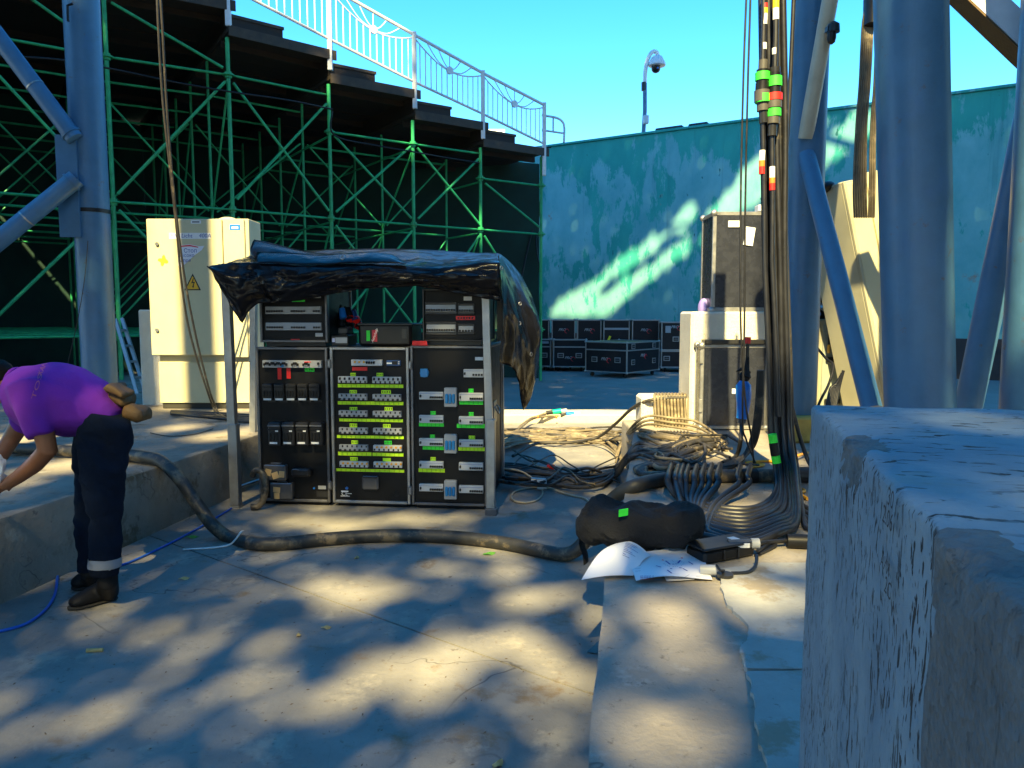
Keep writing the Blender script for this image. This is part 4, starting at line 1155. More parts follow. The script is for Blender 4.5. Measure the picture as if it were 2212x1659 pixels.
for (ya, yb) in ((430,592),(820,980),(1205,1365)):
    r = rc(Z3, 1648, ya, 1752, yb); o = rbox(t, "socket_unit", r, FP_Y - .06, FP_Y - .012, m_wplast, .005)
    w = r[1]-r[0]
    for k in range(3):
        for zz in (.42, .22):
            x = r[0] + w*(.22 + .28*k); z = r[2] + (r[3]-r[2])*(zz + .12)
            q = RQ(); q.box(x - w*.12, x + w*.12, FP_Y - .075, FP_Y - .06, z - .022, z + .022, .008); obj("socket", q, m_socket, o, world=True)
for (l_, m_, pen, mk) in (((1845,443,1887,475),m_tapegr,3,0),((1768,543,1967,577),m_tapegr,0,5),((1525,632,1570,662),m_tapegr,3,0),((1428,730,1638,762),m_tapegr,0,6),((1848,640,1888,672),m_tapegr,3,0),((1747,737,1982,775),m_tapegr,0,6),((1522,828,1562,858),m_tapegr,3,0),((1460,925,1638,957),m_tapegr,0,5),((1847,837,1900,868),m_tapeg,3,0),((1760,933,1990,967),m_tapeg,0,7),((1525,1017,1570,1047),m_tapeg,3,0),((1425,1112,1645,1147),m_tapeg,0,6)):
    tape(t, rc(Z3, *l_), m_, marks=mk, pen=pen, seed=l_[0] + l_[1])
# side handle and catch on the visible flank
q = RQ(); q.box(.0035, .012, .30, .50, .62, .80, .006); o = obj("handle_dish", q, m_aludark, t, world=True)
q = RQ(); q.tube(spline([(.014,.33,.76),(.035,.33,.73),(.04,.40,.70),(.035,.47,.73),(.014,.47,.76)],4), .008, 6); obj("handle_bow", q, m_alu, o, world=True)
q = RQ(); q.box(.0035, .014, .06, .12, .80, .86, .004); obj("latch", q, m_alu, t, world=True)
q = RQ(); q.box(.0035, .014, .06, .12, .30, .36, .004); obj("latch", q, m_alu, t, world=True)
TOPZ = rp(*Z3(1700, 82))[1]

# ---- upper small racks
a = rc(Z6, 362, 425, 786, 743); zb_ = rp(*Z3(400, 90))[1] + .004
t = rack_case("small_rack", "small breaker rack on the leftmost power rack, green tag at its top", a[0], a[1], zb_, a[3] + .05, .6, m_aludark, .018)
for (xa, ya, xb, yb) in ((403,507,745,553),(405,605,747,653)):
    r = rc(Z6, xa, ya, xb, yb); row = rbox(t, "breaker_row", r, FP_Y - .04, FP_Y - .012, m_wplast, .003)
    for k in range(22):
        if k in (7,8,9,16,17,18): continue
        rput(leverb, "breaker", row, t, r[0] + (r[1]-r[0])*(.04 + .93*k/21), FP_Y - .04, (r[2]+r[3])/2 - .006)
tape(t, rc(Z6, 560, 455, 640, 478), m_tapegr); rbox(t, "type_plate", rc(Z6, 637, 432, 738, 454), FP_Y - .016, FP_Y - .0125, m_wplast)
rbox(t, "type_plate", rc(Z6, 705, 670, 750, 692), FP_Y - .016, FP_Y - .0125, m_wplast); rbox(t, "red_print", rc(Z6, 553, 707, 607, 713), FP_Y - .0145, FP_Y - .0125, m_tapered)
a = rc(Z6, 1366, 440, 1748, 740)
t = rack_case("small_rack", "small breaker rack with clear lids on the rack nearest the cable tangle", a[0], a[1], TOPZ + .004, a[3] + .05, .6, m_plast2, .014)
for (xa, ya, xb, yb, n) in ((1380,480,1578,555,12),(1583,487,1687,555,6),(1385,600,1578,680,12),(1583,612,1687,678,5)):
    r = rc(Z6, xa, ya, xb, yb); row = rbox(t, "breaker_row", r, FP_Y - .02, FP_Y - .012, m_plast2, .003)
    rr_ = (r[0] + .008, r[1] - .008, r[2] + (r[3]-r[2])*.22, r[2] + (r[3]-r[2])*.78); rbox(t, "breaker_strip", rr_, FP_Y - .035, FP_Y - .02, m_wplast, .002, parent=row)
    for k in range(n): rput(leverb, "breaker", row, t, rr_[0] + (rr_[1]-rr_[0])*(k+.5)/n, FP_Y - .035, (r[2]+r[3])/2 - .012)
    q = RQ(); q.tube([(r[0]+.004,FP_Y-.04,r[2]+.004),(r[1]-.004,FP_Y-.04,r[2]+.004),(r[1]-.004,FP_Y-.04,r[3]-.004),(r[0]+.004,FP_Y-.04,r[3]-.004)], .0035, 4, closed=True); obj("lid_edge", q, m_aludark, row, world=True)
tape(t, rc(Z6, 1570, 565, 1688, 590), m_tapered, pen=6, seed=5); rbox(t, "type_plate", rc(Z6, 1618, 445, 1668, 470), FP_Y - .016, FP_Y - .0125, m_tapew)
q = RQ(); r = rc(Z6, 1310, 717, 1400, 741); q.box(r[0], r[1], -.03, -.028, r[2], r[3]); q.box(r[0], r[1], -.03, .08, TOPZ + .002, TOPZ + .005)
tag(obj("red_tape_tag", q, m_tapered), "red tape tag hanging over the edge of a rack top", "tape")
# ---- black tub, power supply, plugs on the middle rack
a = rc(Z6, 960, 612, 1292, 750); zt_ = rp(*Z3(1000, 90))[1]
t = rthing("storage_tub", "black plastic tub with red and green stickers on the middle rack", "tub", (a[0]+a[1])/2, .05, zt_)
q = RQ(); q.box(a[0], a[1], .04, .40, zt_ + .003, a[3], .02); obj("body", q, m_plast, t, world=True)
q = RQ(); q.box(a[0] - .006, a[1] + .006, .034, .406, a[3] - .014, a[3] + .002, .004); obj("rim", q, m_plast2, t, world=True)
rbox(t, "green_sticker", rc(Z6, 1013, 655, 1036, 720), .0365, .0395, m_tapegr)
st = rbox(t, "red_sticker", rc(Z6, 1048, 652, 1080, 724), .0365, .0395, MAT("crimson sticker", (.45,.01,.03), .4))
r = rc(Z6, 1048, 652, 1080, 724); wc = RM @ Vector(((r[0]+r[1])/2, .036, (r[2]+r[3])/2)); up_ = Vector((0,0,1)); obj("sticker_writing", put_text(TX["script"], wc, up_*.93 + rex*.37, -rex*.93 + up_*.37), m_tapew, st, world=True, smooth=False)
rbox(t, "sticker", rc(Z6, 1232, 645, 1262, 705), .0365, .0395, m_plast2)
t = rthing("power_supply", "small black power supply with white type labels on the middle rack", "power supply", rp(*Z6(860, 735))[0], .0, zt_)
r = rc(Z6, 808, 682, 912, 737); q = RQ(); q.box(r[0], r[1], .0, .2, zt_ + .004, r[3], .006); obj("body", q, m_plast, t, world=True)
rbox(t, "type_label", rc(Z6, 832, 697, 905, 732), -.003, -.0004, m_wplast); rbox(t, "type_label", rc(Z6, 812, 700, 829, 726), -.003, -.0004, MAT("lilac label", (.55,.55,.75), .5))
r = rc(Z6, 838, 636, 900, 678); q = RQ(); q.box(r[0], r[1], .03, .16, r[2], r[3], .008); q.box(r[0]+.02, r[1]-.02, .05, .14, r[2]-.01, r[2]+.01)
tag(obj("junction_box", q, m_plast2), "dusty grey junction box lying on the power supply", "box")
# plug cluster hanging on a grey panel behind
r = rc(Z6, 772, 400, 878, 636, .75); t = rthing("back_panel", "grey cabinet panel showing behind the racks under the tarp", "panel", r[0], .75, zt_)
q = RQ(); q.box(r[0], r[1], .72, .76, r[2], r[3], .004); obj("sheet", q, m_beigedark, t, world=True)
t = rthing("plug_cluster", "bunch of blue and black plugs with red collars on the middle rack", "plugs", rp(*Z6(910, 600))[0], .2, zt_)
for k, (x, y, dx, dy, m__) in enumerate(((872,520,14,60,m_cee),(905,515,18,70,m_plast),(930,530,22,60,MAT("navy plug", (.01,.05,.22), .4)),(890,560,16,60,m_plast),(850,560,6,70,m_plast2),(948,585,10,45,m_plast))):
    p_ = rp(*Z6(x, y), .2); e_ = rp(*Z6(x+dx, y+dy), .2); q = RQ(); q.cyl((p_[0], .2+.02*k, p_[1]), (e_[0], .18+.02*k, e_[1]), .024, .03, 12); o = obj("plug", q, m__, t, world=True)
    if k in (1, 2, 5):
        q = RQ(); f1 = .82; q.cyl((p_[0]+(e_[0]-p_[0])*f1, .2+.02*k-.002, p_[1]+(e_[1]-p_[1])*f1), (e_[0], .18+.02*k, e_[1]), .033, .036, 12); obj("red_collar", q, m_tapered, o, world=True)
for k in range(4):
    p_ = rp(*Z6(860 + 26*k, 500 + 8*k), .2); e_ = rp(*Z6(880 + 22*k, 745), .25); q = RQ(); q.tube(spline([(p_[0], .22, p_[1]), (p_[0] - .04, .28, p_[1] - .12), (e_[0], .27, zt_ + .012)], 5), .010, 6); obj("lead", q, m_plast, t, world=True)

# ---- hose loop at the foot of the first rack
t = None
pts = []
for k in range(11):
    a_ = rad(115 - 25*k); px = 575 + 0; 
hp = [(40,1175),(55,1135),(95,1125),(135,1150),(158,1215),(160,1290),(140,1370),(105,1425),(70,1440),(50,1420)]
q = RQ(); pts = []
for k, (x, y) in enumerate(hp):
    p_ = rp(*Z3(x, y), -.10 - .004*k); pts.append((p_[0], -.10 - .01*k, max(.028, p_[1])))
q.tube(spline(pts, 5), .024, 10); tag(obj("hose_loop", q, m_hose), "short bent grey hose standing at the foot of the rack with red tapes", "hose")

# ================================================================== CANOPY FRAME AND TARPAULIN
fr = rthing("canopy_frame", "aluminium pole frame around the racks holding up the tarp", "canopy frame", -.8, 0, 0)
def pole(px0, py0, px1, y, w, name="pole"):
    b_ = rp(px1, 1104, y); a_ = rp(px0, py0, y); q = RQ()
    z0 = 0.0
    q.add([(b_[0]-w, y-w, z0),(b_[0]+w, y-w, z0),(b_[0]+w, y+w, z0),(b_[0]-w, y+w, z0),(a_[0]-w, y-w, a_[1]),(a_[0]+w, y-w, a_[1]),(a_[0]+w, y+w, a_[1]),(a_[0]-w, y+w, a_[1])], [(0,3,2,1),(4,5,6,7),(0,1,5,4),(1,2,6,5),(2,3,7,6),(3,0,4,7)])
    return obj(name, q, m_alu, fr, world=True), a_, b_
YF, YBk = -.10, 1.02
o, pa_, pb_ = pole(488, 590, 511, YF, .030)
q = RQ(); q.box(pb_[0]-.040, pb_[0]+.040, YF-.040, YF+.040, .0, .02); obj("foot", q, m_alu, fr, world=True)
q = RQ(); zz = rp(495, 915, YF)[1]
q.box(pb_[0]-.036, pb_[0]+.034, YF-.034, YF+.034, .02, zz, .004); obj("sleeve", q, m_alu, fr, world=True)
o, pa2, pb2 = pole(1048, 590, 1062, YF, .026)
q = RQ(); q.box(pb2[0]-.045, pb2[0]+.045, YF-.045, YF+.045, .0, .05, .004); obj("foot", q, m_aludark, fr, world=True)
zz = rp(1052, 905, YF)[1]; q = RQ(); q.box(pb2[0]-.036, pb2[0]+.028, YF-.032, YF+.032, .05, zz, .004); obj("sleeve", q, m_alu, fr, world=True)
pole(548, 560, 549, YBk - .2, .026); pole(1080, 560, 1083, YBk, .026)
ztf = rp(600, 590, YF)[1]
q = RQ(); q.box(pa_[0], pa2[0], YF-.02, YF+.02, ztf-.03, ztf+.01, .004); obj("cross_bar", q, m_alu, fr, world=True)
q = RQ(); q.box(pa_[0]+.05, pa2[0], YBk-.02, YBk+.02, ztf+.05, ztf+.09, .004); obj("cross_bar", q, m_alu, fr, world=True)
q = RQ(); q.tube([(pa_[0], YF+.04, .14), (pb_[0]+.2, .75, .16)], .015, 6); obj("floor_bar", q, m_alu, fr, world=True)

tp = rthing("tarpaulin", "glossy black tarpaulin draped over the racks and their pole frame", "tarpaulin", -.8, 0, ztf)
hem = [(457,583),(480,626),(500,662),(524,700),(540,668),(556,655),(600,653),(650,649),(710,637),(780,624),(850,621),(900,617),(960,628),(1040,644),(1078,650)]
topf = [(457,574),(500,568),(560,571),(640,573),(720,572),(800,573),(880,577),(950,580),(1000,573),(1040,566),(1078,566)]
def lin(tab, x):
    for i in range(len(tab)-1):
        if x <= tab[i+1][0]:
            a, b = tab[i], tab[i+1]; f_ = (x-a[0])/(b[0]-a[0]); f_ = max(0, f_); return a[1] + (b[1]-a[1])*f_
    return tab[-1][1]
NU, NT, NS = 110, 26, 22
YH = -.24
def wr(p, k=1.0):
    a = noise.noise(Vector((p.x*2.0, p.y*4, p.z*4))); b = noise.noise(Vector((p.x*5+3, p.y*8, p.z*8))); c = 1 - abs(noise.noise(Vector((p.x*4+9, p.y*6+p.x*3, p.z*9))))*2
    return (a*.026 + b*.006 + (max(0, c - .55))*.020) * k
V = []; Fc = []
for i in range(NU+1):
    u = i/NU; px = 457 + (1080-457)*u
    pt = rp(px, lin(topf, px), YH); ph = rp(px, lin(hem, px), YH)
    pxb = 575 + (1076-575)*u
    pbk = rp(pxb, 547 - 9*math.sin(PI*min(1, u*1.1)), YBk + .05)
    for j in range(NT+NS+1):
        if j <= NT:
            v = j/NT
            x = pbk[0] + (pt[0]-pbk[0])*v; y = (YBk+.05) + (YH-YBk-.05)*v; z = pbk[1] + (pt[1]-pbk[1])*v**.85
            p = Vector((x, y, z)); dz = wr(p, 1.0) * min(1, v*5+.2) * (1 - .55*max(0, v-.75)/.25)
            p.z += dz - .03*math.sin(PI*u)*math.sin(PI*v)
        else:
            v = (j-NT)/NS
            x = pt[0] + (ph[0]-pt[0])*v; z = pt[1] + (ph[1]-pt[1])*v
            bil = .055*math.sin(PI*min(1, v*1.15)) 
            p = Vector((x, YH - bil, z)); d_ = wr(Vector((x*1.2, v*.8, z*1.3)), 1.5)
            p.y -= d_ * min(1, v*4); p.z += d_*.25*(1-v)
            fold = math.exp(-((u-.145 - .05*v)/.018)**2); p.y += .035*fold*min(1, v*3)
        V.append(p)
W_ = NT+NS+1
for i in range(NU):
    for j in range(W_-1):
        Fc.append((i*W_+j, (i+1)*W_+j, (i+1)*W_+j+1, i*W_+j+1))
q = RQ(); q.add(V, Fc)
o = obj("roof_sheet", q, m_tarp, tp, world=True, ang=70)
s_ = o.modifiers.new("thickness", 'SOLIDIFY'); s_.thickness = .003
# hanging side
NC, NR = 40, 44
dh = [(0.0, 1076, 765), (.2, 1084, 782), (.42, 1100, 795), (.55, 1118, 826), (.66, 1130, 888), (.72, 1137, 880), (.82, 1146, 830), (1.0, 1152, 770)]
V = []; Fc = []
for i in range(NC+1):
    c = i/NC; y = -.20 + 1.15*c
    pt = rp(1080 - 4*c, 566 - 20*c, y)
    hx_ = lin([(a, b) for a, b, d in dh], c); hy_ = lin([(a, d) for a, b, d in dh], c)
    ph = rp(hx_, hy_, y)
    for j in range(NR+1):
        r_ = j/NR
        bul = math.sin(PI*min(1, r_*.95))
        x = pt[0] + (ph[0]-pt[0])*min(1, r_*1.6)**.8 + .06*bul*(.4+c)
        z = pt[1] + (ph[1]-pt[1])*r_ + .02*math.sin(PI*min(1, r_*3))*(r_ < .33)
        p = Vector((x, y, z)); d_ = wr(Vector((y*1.2+7, c*1.5, z*.5)), 1.0)
        f_ = math.sin(c*15 + z*1.5)*.018*min(1, r_*2)
        p.x += (d_ + f_)*min(1, r_*3)
        V.append(p)
for i in range(NC):
    for j in range(NR):
        Fc.append((i*(NR+1)+j, i*(NR+1)+j+1, (i+1)*(NR+1)+j+1, (i+1)*(NR+1)+j))
q = RQ(); q.add(V, Fc); o = obj("side_drape", q, m_tarp, tp, world=True, ang=70)
s_ = o.modifiers.new("thickness", 'SOLIDIFY'); s_.thickness = .003
# loose folded flap lying along the top with an eyelet, and the raised corner
V = []; Fc = []
for i in range(41):
    u = i/40; pxa = 560 + (880-560)*u
    yt = lin([(560,548),(640,552),(700,556),(760,551),(810,547),(850,552),(880,572)], pxa); yb = lin([(560,572),(700,574),(800,573),(880,574)], pxa)
    for j in range(9):
        v = j/8; pp = rp(pxa, yb + (yt-yb)*v, -.235 + .20*v); p = Vector((pp[0], -.262 + .20*v - .03*math.sin(PI*v), pp[1] + .012)); p.z += .4*wr(p); V.append(p)
for i in range(40):
    for j in range(8): Fc.append((i*9+j, (i+1)*9+j, (i+1)*9+j+1, i*9+j+1))
q = RQ(); q.add(V, Fc); o = obj("folded_flap", q, m_tarp, tp, world=True, ang=70); s_ = o.modifiers.new("thickness", 'SOLIDIFY'); s_.thickness = .004
V = []; Fc = []
for i in range(31):
    u = i/30; pxa = 548 + (760-548)*u
    yt = lin([(548,517),(575,522),(640,538),(700,549),(760,558)], pxa); yb = lin([(548,560),(600,562),(700,566),(760,566)], pxa)
    for j in range(9):
        v = j/8; pp = rp(pxa, yb + (yt-yb)*v, .15 + .25*v); p = Vector((pp[0], .15 + .25*v - .05*math.sin(PI*v), pp[1])); p.y += 1.2*wr(p); V.append(p)
for i in range(30):
    for j in range(8): Fc.append((i*9+j, (i+1)*9+j, (i+1)*9+j+1, i*9+j+1))
q = RQ(); q.add(V, Fc); o = obj("raised_corner", q, m_tarp, tp, world=True, ang=70); s_ = o.modifiers.new("thickness", 'SOLIDIFY'); s_.thickness = .004
def ring(name, c, axis, r, rt, m, parent):
    c = Vector(c); ax = Vector(axis).normalized(); u_ = ax.orthogonal().normalized(); v_ = ax.cross(u_)
    q = RQ(); q.tube([c + u_*(r*math.cos(2*PI*k/14)) + v_*(r*math.sin(2*PI*k/14)) for k in range(14)], rt, 6, closed=True); return obj(name, q, m, parent, world=True)
pp = rp(*Z6(890, 208), -.23); ring("eyelet", (pp[0], -.285, pp[1]), (0,-1,.6), .016, .005, m_alu, tp)
for (x, y, yy) in ((1920,490,.35),(1918,610,.36),(1800,270,-.27),(1990,800,.5)):
    pp = rp(*Z6(x, y), yy); ring("eyelet", (pp[0] + .06, yy, pp[1]), (1,-.8,0), .013, .004, m_alu, tp)

# ================================================================== ROAD CASES IN THE YARD
corner_me = mesh("corner_cap", MB().sphere((0,0,0), .034, 8, 6), m_alu)
wheel_mb = MB(); wheel_mb.cyl((-.02,0,.055),(.02,0,.055),.055,n=14); wheel_mb.box(-.028,.028,-.03,.03,.06,.115,.004)
wheel_me = mesh("wheel", wheel_mb, m_plast)
hd = MB(); hd.box(-.085,.085,-.008,0,-.065,.065,.008); handle_me = mesh("handle", hd, m_alu)
hi = MB(); hi.box(-.062,.062,-.0115,-.0085,-.045,.045,.004); hin_me = mesh("handle_dish", hi, m_plast2)
hb = MB(); hb.box(-.05,.05,-.022,-.012,-.012,.012,.004); hbar_me = mesh("handle_bar", hb, m_aludark)
swl = MB(); swl.tube([(.0+.055*math.cos(a_*.4), 0, .055*math.sin(a_*.4)) for a_ in range(13)], [.004+.0011*min(k, 12-k) for k in range(13)], 4)
swirl_me = mesh("logo_swirl", swl, m_inkred)
protxt = MB(); protxt.add([(p[0], 0, p[1]) for p in TX["pro"].v], TX["pro"].f)
pro_me = mesh("logo_letters", protxt, m_wplast, smooth=False)
def road_case(label, loc, yaw, w, d, h, wheels=True, handles=((-.3,.45),(.3,.45)), logo=(0,.5), lid=None, side=False, group="black road cases stacked against the turquoise wall", name="road_case", mbody=None, strip=.032, z0=None):
    t = thing(name, label, "road case", loc, yaw, group)
    zb = .115 if wheels else .0
    q = MB(); q.box(-w+.006, -.006, .006, d-.006, zb+.006, h-.006, .006); obj("body", q, mbody or m_case, t)
    e = strip
    def st_(x0,x1,y0,y1,z0,z1):
        q = MB(); q.box(x0,x1,y0,y1,z0,z1,.004); obj("edge_strip", q, m_alu, t)
    for x in (-w, -e):
        for y in (0, d-e): st_(x, x+e, y, y+e, zb+e, h-e)
    for z in (zb, h-e):
        for y in (0, d-e): st_(-w+e, -e, y, y+e, z, z+e)
        for x in (-w, -e): st_(x, x+e, e, d-e, z, z+e)
    if lid:
        st_(-w+e, -e, -.004, e*.5, lid-e*.5, lid+e*.5); st_(-e*.5, .004, e, d-e, lid-e*.5, lid+e*.5)
    for x in (-w, 0):
        for y in (0, d):
            for z in (zb, h): obj("corner_cap", corner_me, None, t, M=Matrix.Translation((x + (.012 if x < 0 else -.012), y + (.012 if y == 0 else -.012), z + (.012 if z == zb else -.012))))
    if wheels:
        for x in (-w+.13, -.13):
            for y in (.13, d-.13): obj("wheel", wheel_me, None, t, M=Matrix.Translation((x, y, 0)) @ Matrix.Rotation(.4*x, 4, 'Z'))
    def hand(M):
        o = obj("handle", handle_me, None, t, M=M); obj("handle_dish", hin_me, None, o); obj("handle_bar", hbar_me, None, o)
    for (fx, fz) in handles: hand(Matrix.Translation((-w/2 + fx*w, .004, zb + (h-zb)*fz)))
    if side:
        for (fy, fz) in ((.18,.35),(.82,.35),(.18,.86),(.82,.86)): hand(Matrix.Translation((-.004, d*fy, zb + (h-zb)*fz)) @ Matrix.Rotation(PI/2, 4, 'Z') )
        obj("logo_letters", pro_me, None, t, M=Matrix.Translation((.0005, d*.46, zb + (h-zb)*.55)) @ Matrix.Rotation(PI/2, 4, 'Z')); obj("logo_swirl", swirl_me, None, t, M=Matrix.Translation((.003, d*.56, zb + (h-zb)*.50)) @ Matrix.Rotation(PI/2, 4, 'Z'))
    if logo:
        x = -w/2 + logo[0]*w; z = zb + (h-zb)*logo[1]
        obj("logo_letters", pro_me, None, t, M=Matrix.Translation((x - .04, -.0006, z))); obj("logo_swirl", swirl_me, None, t, M=Matrix.Translation((x + .09, .002, z - .035)))
    return t
def zz7(x, y): return Z7(x, y)
GZ = -.03
fc = onz(1354, 818, GZ)
road_case("large front road case turned to show two sides with casters", (fc.x, fc.y, GZ), rad(-40), 1.2, 1.55, .86, handles=((-.27,.42),(.28,.42)), logo=(0,.44), lid=.66, side=True)
# back row against the wall, frontal
wy = math.atan2(wd.y, wd.x)
def rowcase(label, xl, xr, ytop, Y, h, yaw, **kw):
    a = at(Z7(xl, 700)[0], 700, Y); b = at(Z7(xr, 700)[0], 700, Y); w = (b.x - a.x) - .03
    return road_case(label, (b.x - .015, Y, GZ), yaw, w, 1.0, h, **kw)
ys = rad(-4)
Yb = 20.9
hb_ = at(1260, Z7(0, 628)[1], Yb).z - GZ
for i, (xl, xr, lab) in enumerate(((205,425,"upper road case half hidden by the tarp's hanging side"),(435,632,"back row road case second from the tarp"),(637,838,"back row road case third from the tarp"),(845,1063,"back row road case with a pale tape band across it"),(1072,1297,"back row road case beside the taller stack"))):
    t = rowcase(lab, xl, xr, 620, Yb - .12*i, hb_, ys, handles=((.02 if i else .1, .50),), logo=(.0,.78) if i != 3 else None)
    if i == 3:
        q = MB(); a = at(Z7(xl,0)[0], 700, Yb); w = at(Z7(xr,0)[0], 700, Yb).x - a.x
        q.box(-w + .05, -.03, -.008, -.002, hb_*.80, hb_*.84); obj("tape_band", q, m_wplast, t)
        q = MB(); M_ = Matrix.Rotation(rad(24), 4, 'Y'); q.M = Matrix.Translation((-w*.74, -.006, hb_*.62)) @ M_; q.box(-.03, .03, -.003, .003, -.12, .09); obj("yellow_tag", q, m_tapeyel, t)
# taller stack at the right end
Yt = 20.0
hl = at(1300, Z7(0, 875)[1], Yt).z - GZ; hu = at(1300, Z7(0, 648)[1], Yt).z - GZ
t = rowcase("lower road case of the taller stack", 1305, 1545, 0, Yt, hl, ys, handles=((-.30,.55),(.25,.55)), logo=None)
a = at(Z7(1545,0)[0], 700, Yt); w = a.x - at(Z7(1305,0)[0], 700, Yt).x - .03
t = road_case("upper road case of the taller stack with a white note", (a.x - .015, Yt, GZ + hl + .004), ys, w, 1.0, hu - hl, wheels=False, handles=((.0,.40),), logo=(.0,.82))
q = MB(); q.box(-w*.86, -w*.68, -.008, -.002, (hu-hl)*.62, (hu-hl)*.86); obj("note", q, m_wplast, t)
# front row
Yf = 20.15
hf = at(1250, Z7(0, 785)[1], Yf).z - GZ
for (xl, xr, lab, dy) in ((200,440,"front row road case partly behind the hanging tarp, pale strip on its lid",.25),(447,722,"front row road case standing beside the turned one",.05)):
    t = rowcase(lab, xl, xr, 0, Yf + dy, hf, rad(-6), handles=((-.27,.42),(.27,.42)), logo=(.0,.34), lid=hf*.76)
    if xl < 300:
        q = MB(); q.box(-.34, -.06, -.008, -.002, hf*.86, hf*.93); obj("tape_band", q, m_wplast, t)

# ================================================================== BLACK CASES AT THE PILLAR
zp = pz
xa_ = at(1537, 600, PY + .06).x; xb_ = xa_ + .80; hz = at(1540, 458, PY + .06).z - zp
t = road_case("tall charcoal case standing on the whitewashed pillar", (xb_, PY + .05, zp + .003), 0, xb_ - xa_, .44, hz, wheels=False, handles=(), logo=None, group="black flight cases at the pillar", name="flight_case", mbody=m_casefront, strip=.036)
q = MB(); a = at(1576, 490, PY); b = at(1602, 476, PY); q.box(a.x - xb_, b.x - xb_, -.006, -.001, a.z - zp, b.z - zp); obj("white_label", q, m_tapew, t)
q = MB(); q.M = Matrix.Translation((at(1622, 510, PY).x - xb_, -.004, at(1622, 510, PY).z - zp)) @ Matrix.Rotation(rad(8), 4, 'Y'); q.box(-.045, .045, -.002, .002, -.085, .085); obj("white_label", q, m_paper, t)
q = MB(); q.M = Matrix.Translation((-(xb_-xa_)*.42, .02, hz + .004)); q.box(-.04, .04, -.02, .1, 0, .06, .004); obj("white_block", q, m_tapew, t)
YL = PY - .22
xl_ = at(1512, 850, YL).x; xr_ = at(1660, 850, YL).x; zt_l = at(1560, 746, YL).z - LZ
t = road_case("charcoal case with bright edges leaning on the foot of the pillar", (xr_, YL, LZ + .01), 0, xr_ - xl_, .2, zt_l, wheels=False, handles=(), logo=None, group="black flight cases at the pillar", name="flight_case", mbody=m_casefront, strip=.034)
q = MB(); q.box(-(xr_-xl_) + .03, -.02, -.03, .12, zt_l + .002, zt_l + .042, .004); obj("lid", q, m_plast2, t)
for z in (.28, .85):
    q = MB(); q.box(-(xr_-xl_) - .012, -(xr_-xl_) + .02, -.016, -.002, z*zt_l - .06, z*zt_l + .06, .004); obj("latch", q, m_alu, t)
q = MB(); p = at(1520, 664, PY + .3); q.sphere(p, .09, 12, 8, (.6, 1, 1)); tag(obj("plastic_cover", q, m_purple), "lilac plastic cover peeping behind the tall charcoal case", "cover")

# ================================================================== CABLES
def cable(name, label, pts, r, m, cat="cable", group=None, sub=6, n=8):
    q = MB(); q.tube(spline(pts, sub), r, n)
    o = obj(name, q, m, ang=60); tag(o, label, cat, group); return o
def fz(z): return lambda px, py, dz=0.0: onz(px, py, z + dz)
fl = fz(0.0); lg = fz(LZ); pf_ = fz(PZ)
HR = .043
pts = [pf_(x, y, HR + .004) for x, y in ((-60,965),(60,970),(160,975),(250,980),(320,988))]
pts += [at(352, 1000, 5.22), at(392, 1040, 5.12), at(428, 1092, 5.04), at(462, 1137, 4.98), at(500, 1163, 4.95)]
pts += [fl(x, y, HR) for x, y in ((550,1174),(610,1174),(700,1165),(800,1158),(900,1157),(1000,1162),(1100,1175),(1180,1192),(1222,1197))]
pts += [at(1252,1182,4.52), at(1283,1140,4.55), at(1322,1080,4.66)]
pts += [lg(x, y, HR) for x, y in ((1370,1050),(1430,1036),(1510,1030),(1600,1028),(1700,1027),(1800,1027))]
random.seed(3)
hose = thing("power_hose", "thick mud stained hose snaking from the platform across the floor onto the ledge", "hose", fl(800,1158))
q = MB(); q.tube(spline(pts, 7), HR, 14); obj("hose", q, m_hose, hose, world=True, ang=60)
p_ = [lg(x, y, HR) for x, y in ((1600,1028),(1668,1027))]; q = MB(); q.cyl(p_[0], p_[0].lerp(p_[1], .5), HR + .004, n=16); obj("tape_wrap", q, m_plast, hose, world=True)
q = MB(); q.cyl(lg(1690,1027,HR), lg(1760,1027,HR), HR + .012, n=18); obj("coupling", q, m_plast2, hose, world=True)
# tie hanging off the hose
cable("tie_strip", "pale tie strip knotted round the hose beside the platform", [fl(395,1187,.006), fl(450,1184,.006), fl(492,1178,.012), at(508,1166,4.82), at(520,1150,4.84), at(526,1148,4.9)], .006, m_tapew, "strip")
# blue cord along the platform foot
bl = [fl(500,1098,.008), fl(430,1140,.008), fl(350,1182,.008), fl(258,1222,.008), fl(205,1218,.008), fl(150,1195,.02), fl(130,1215,.01), fl(124,1245,.008), fl(118,1285,.008), fl(95,1320,.008), fl(50,1350,.008), fl(-30,1370,.008)]
cable("blue_wire", "thin bright blue cord lying along the foot of the platform", bl, .0075, m_bluecord, "cord")
# two wires hanging down the beige cabinet
for k, (dx, lab) in enumerate(((0, "hanging cable in front of the beige cabinet, nearer the blue column"), (9, "hanging cable in front of the beige cabinet, crossing the warning triangle"))):
    P_ = [(338,-60,6.6),(342,60,6.7),(352,220,6.9),(368,370,7.1),(381,490,7.3),(391,600,7.5),(404,690,7.7),(424,770,7.9),(448,845,8.1),(463,886,8.25)]
    pts = [at(x + dx*(.5 + .5*i/9) + (4*math.sin(i*1.3) if k else 0), y, Y - .03*k) for i, (x, y, Y) in enumerate(P_)]
    pts += [pf_(470 + dx, 897, .02), pf_(505, 906 + 3*k, .012), pf_(552, 906 + 5*k, .012)]
    cable("hanging_cable", lab, pts, .011, m_cable, group="cables hanging by the beige cabinet")
cable("thin_wire", "thin wire drooping beside the round blue column", [at(190,520,8.0), at(183,600,8.0), at(168,690,8.0), at(150,770,8.1), at(143,800,8.2)], .004, m_cable, "wire")
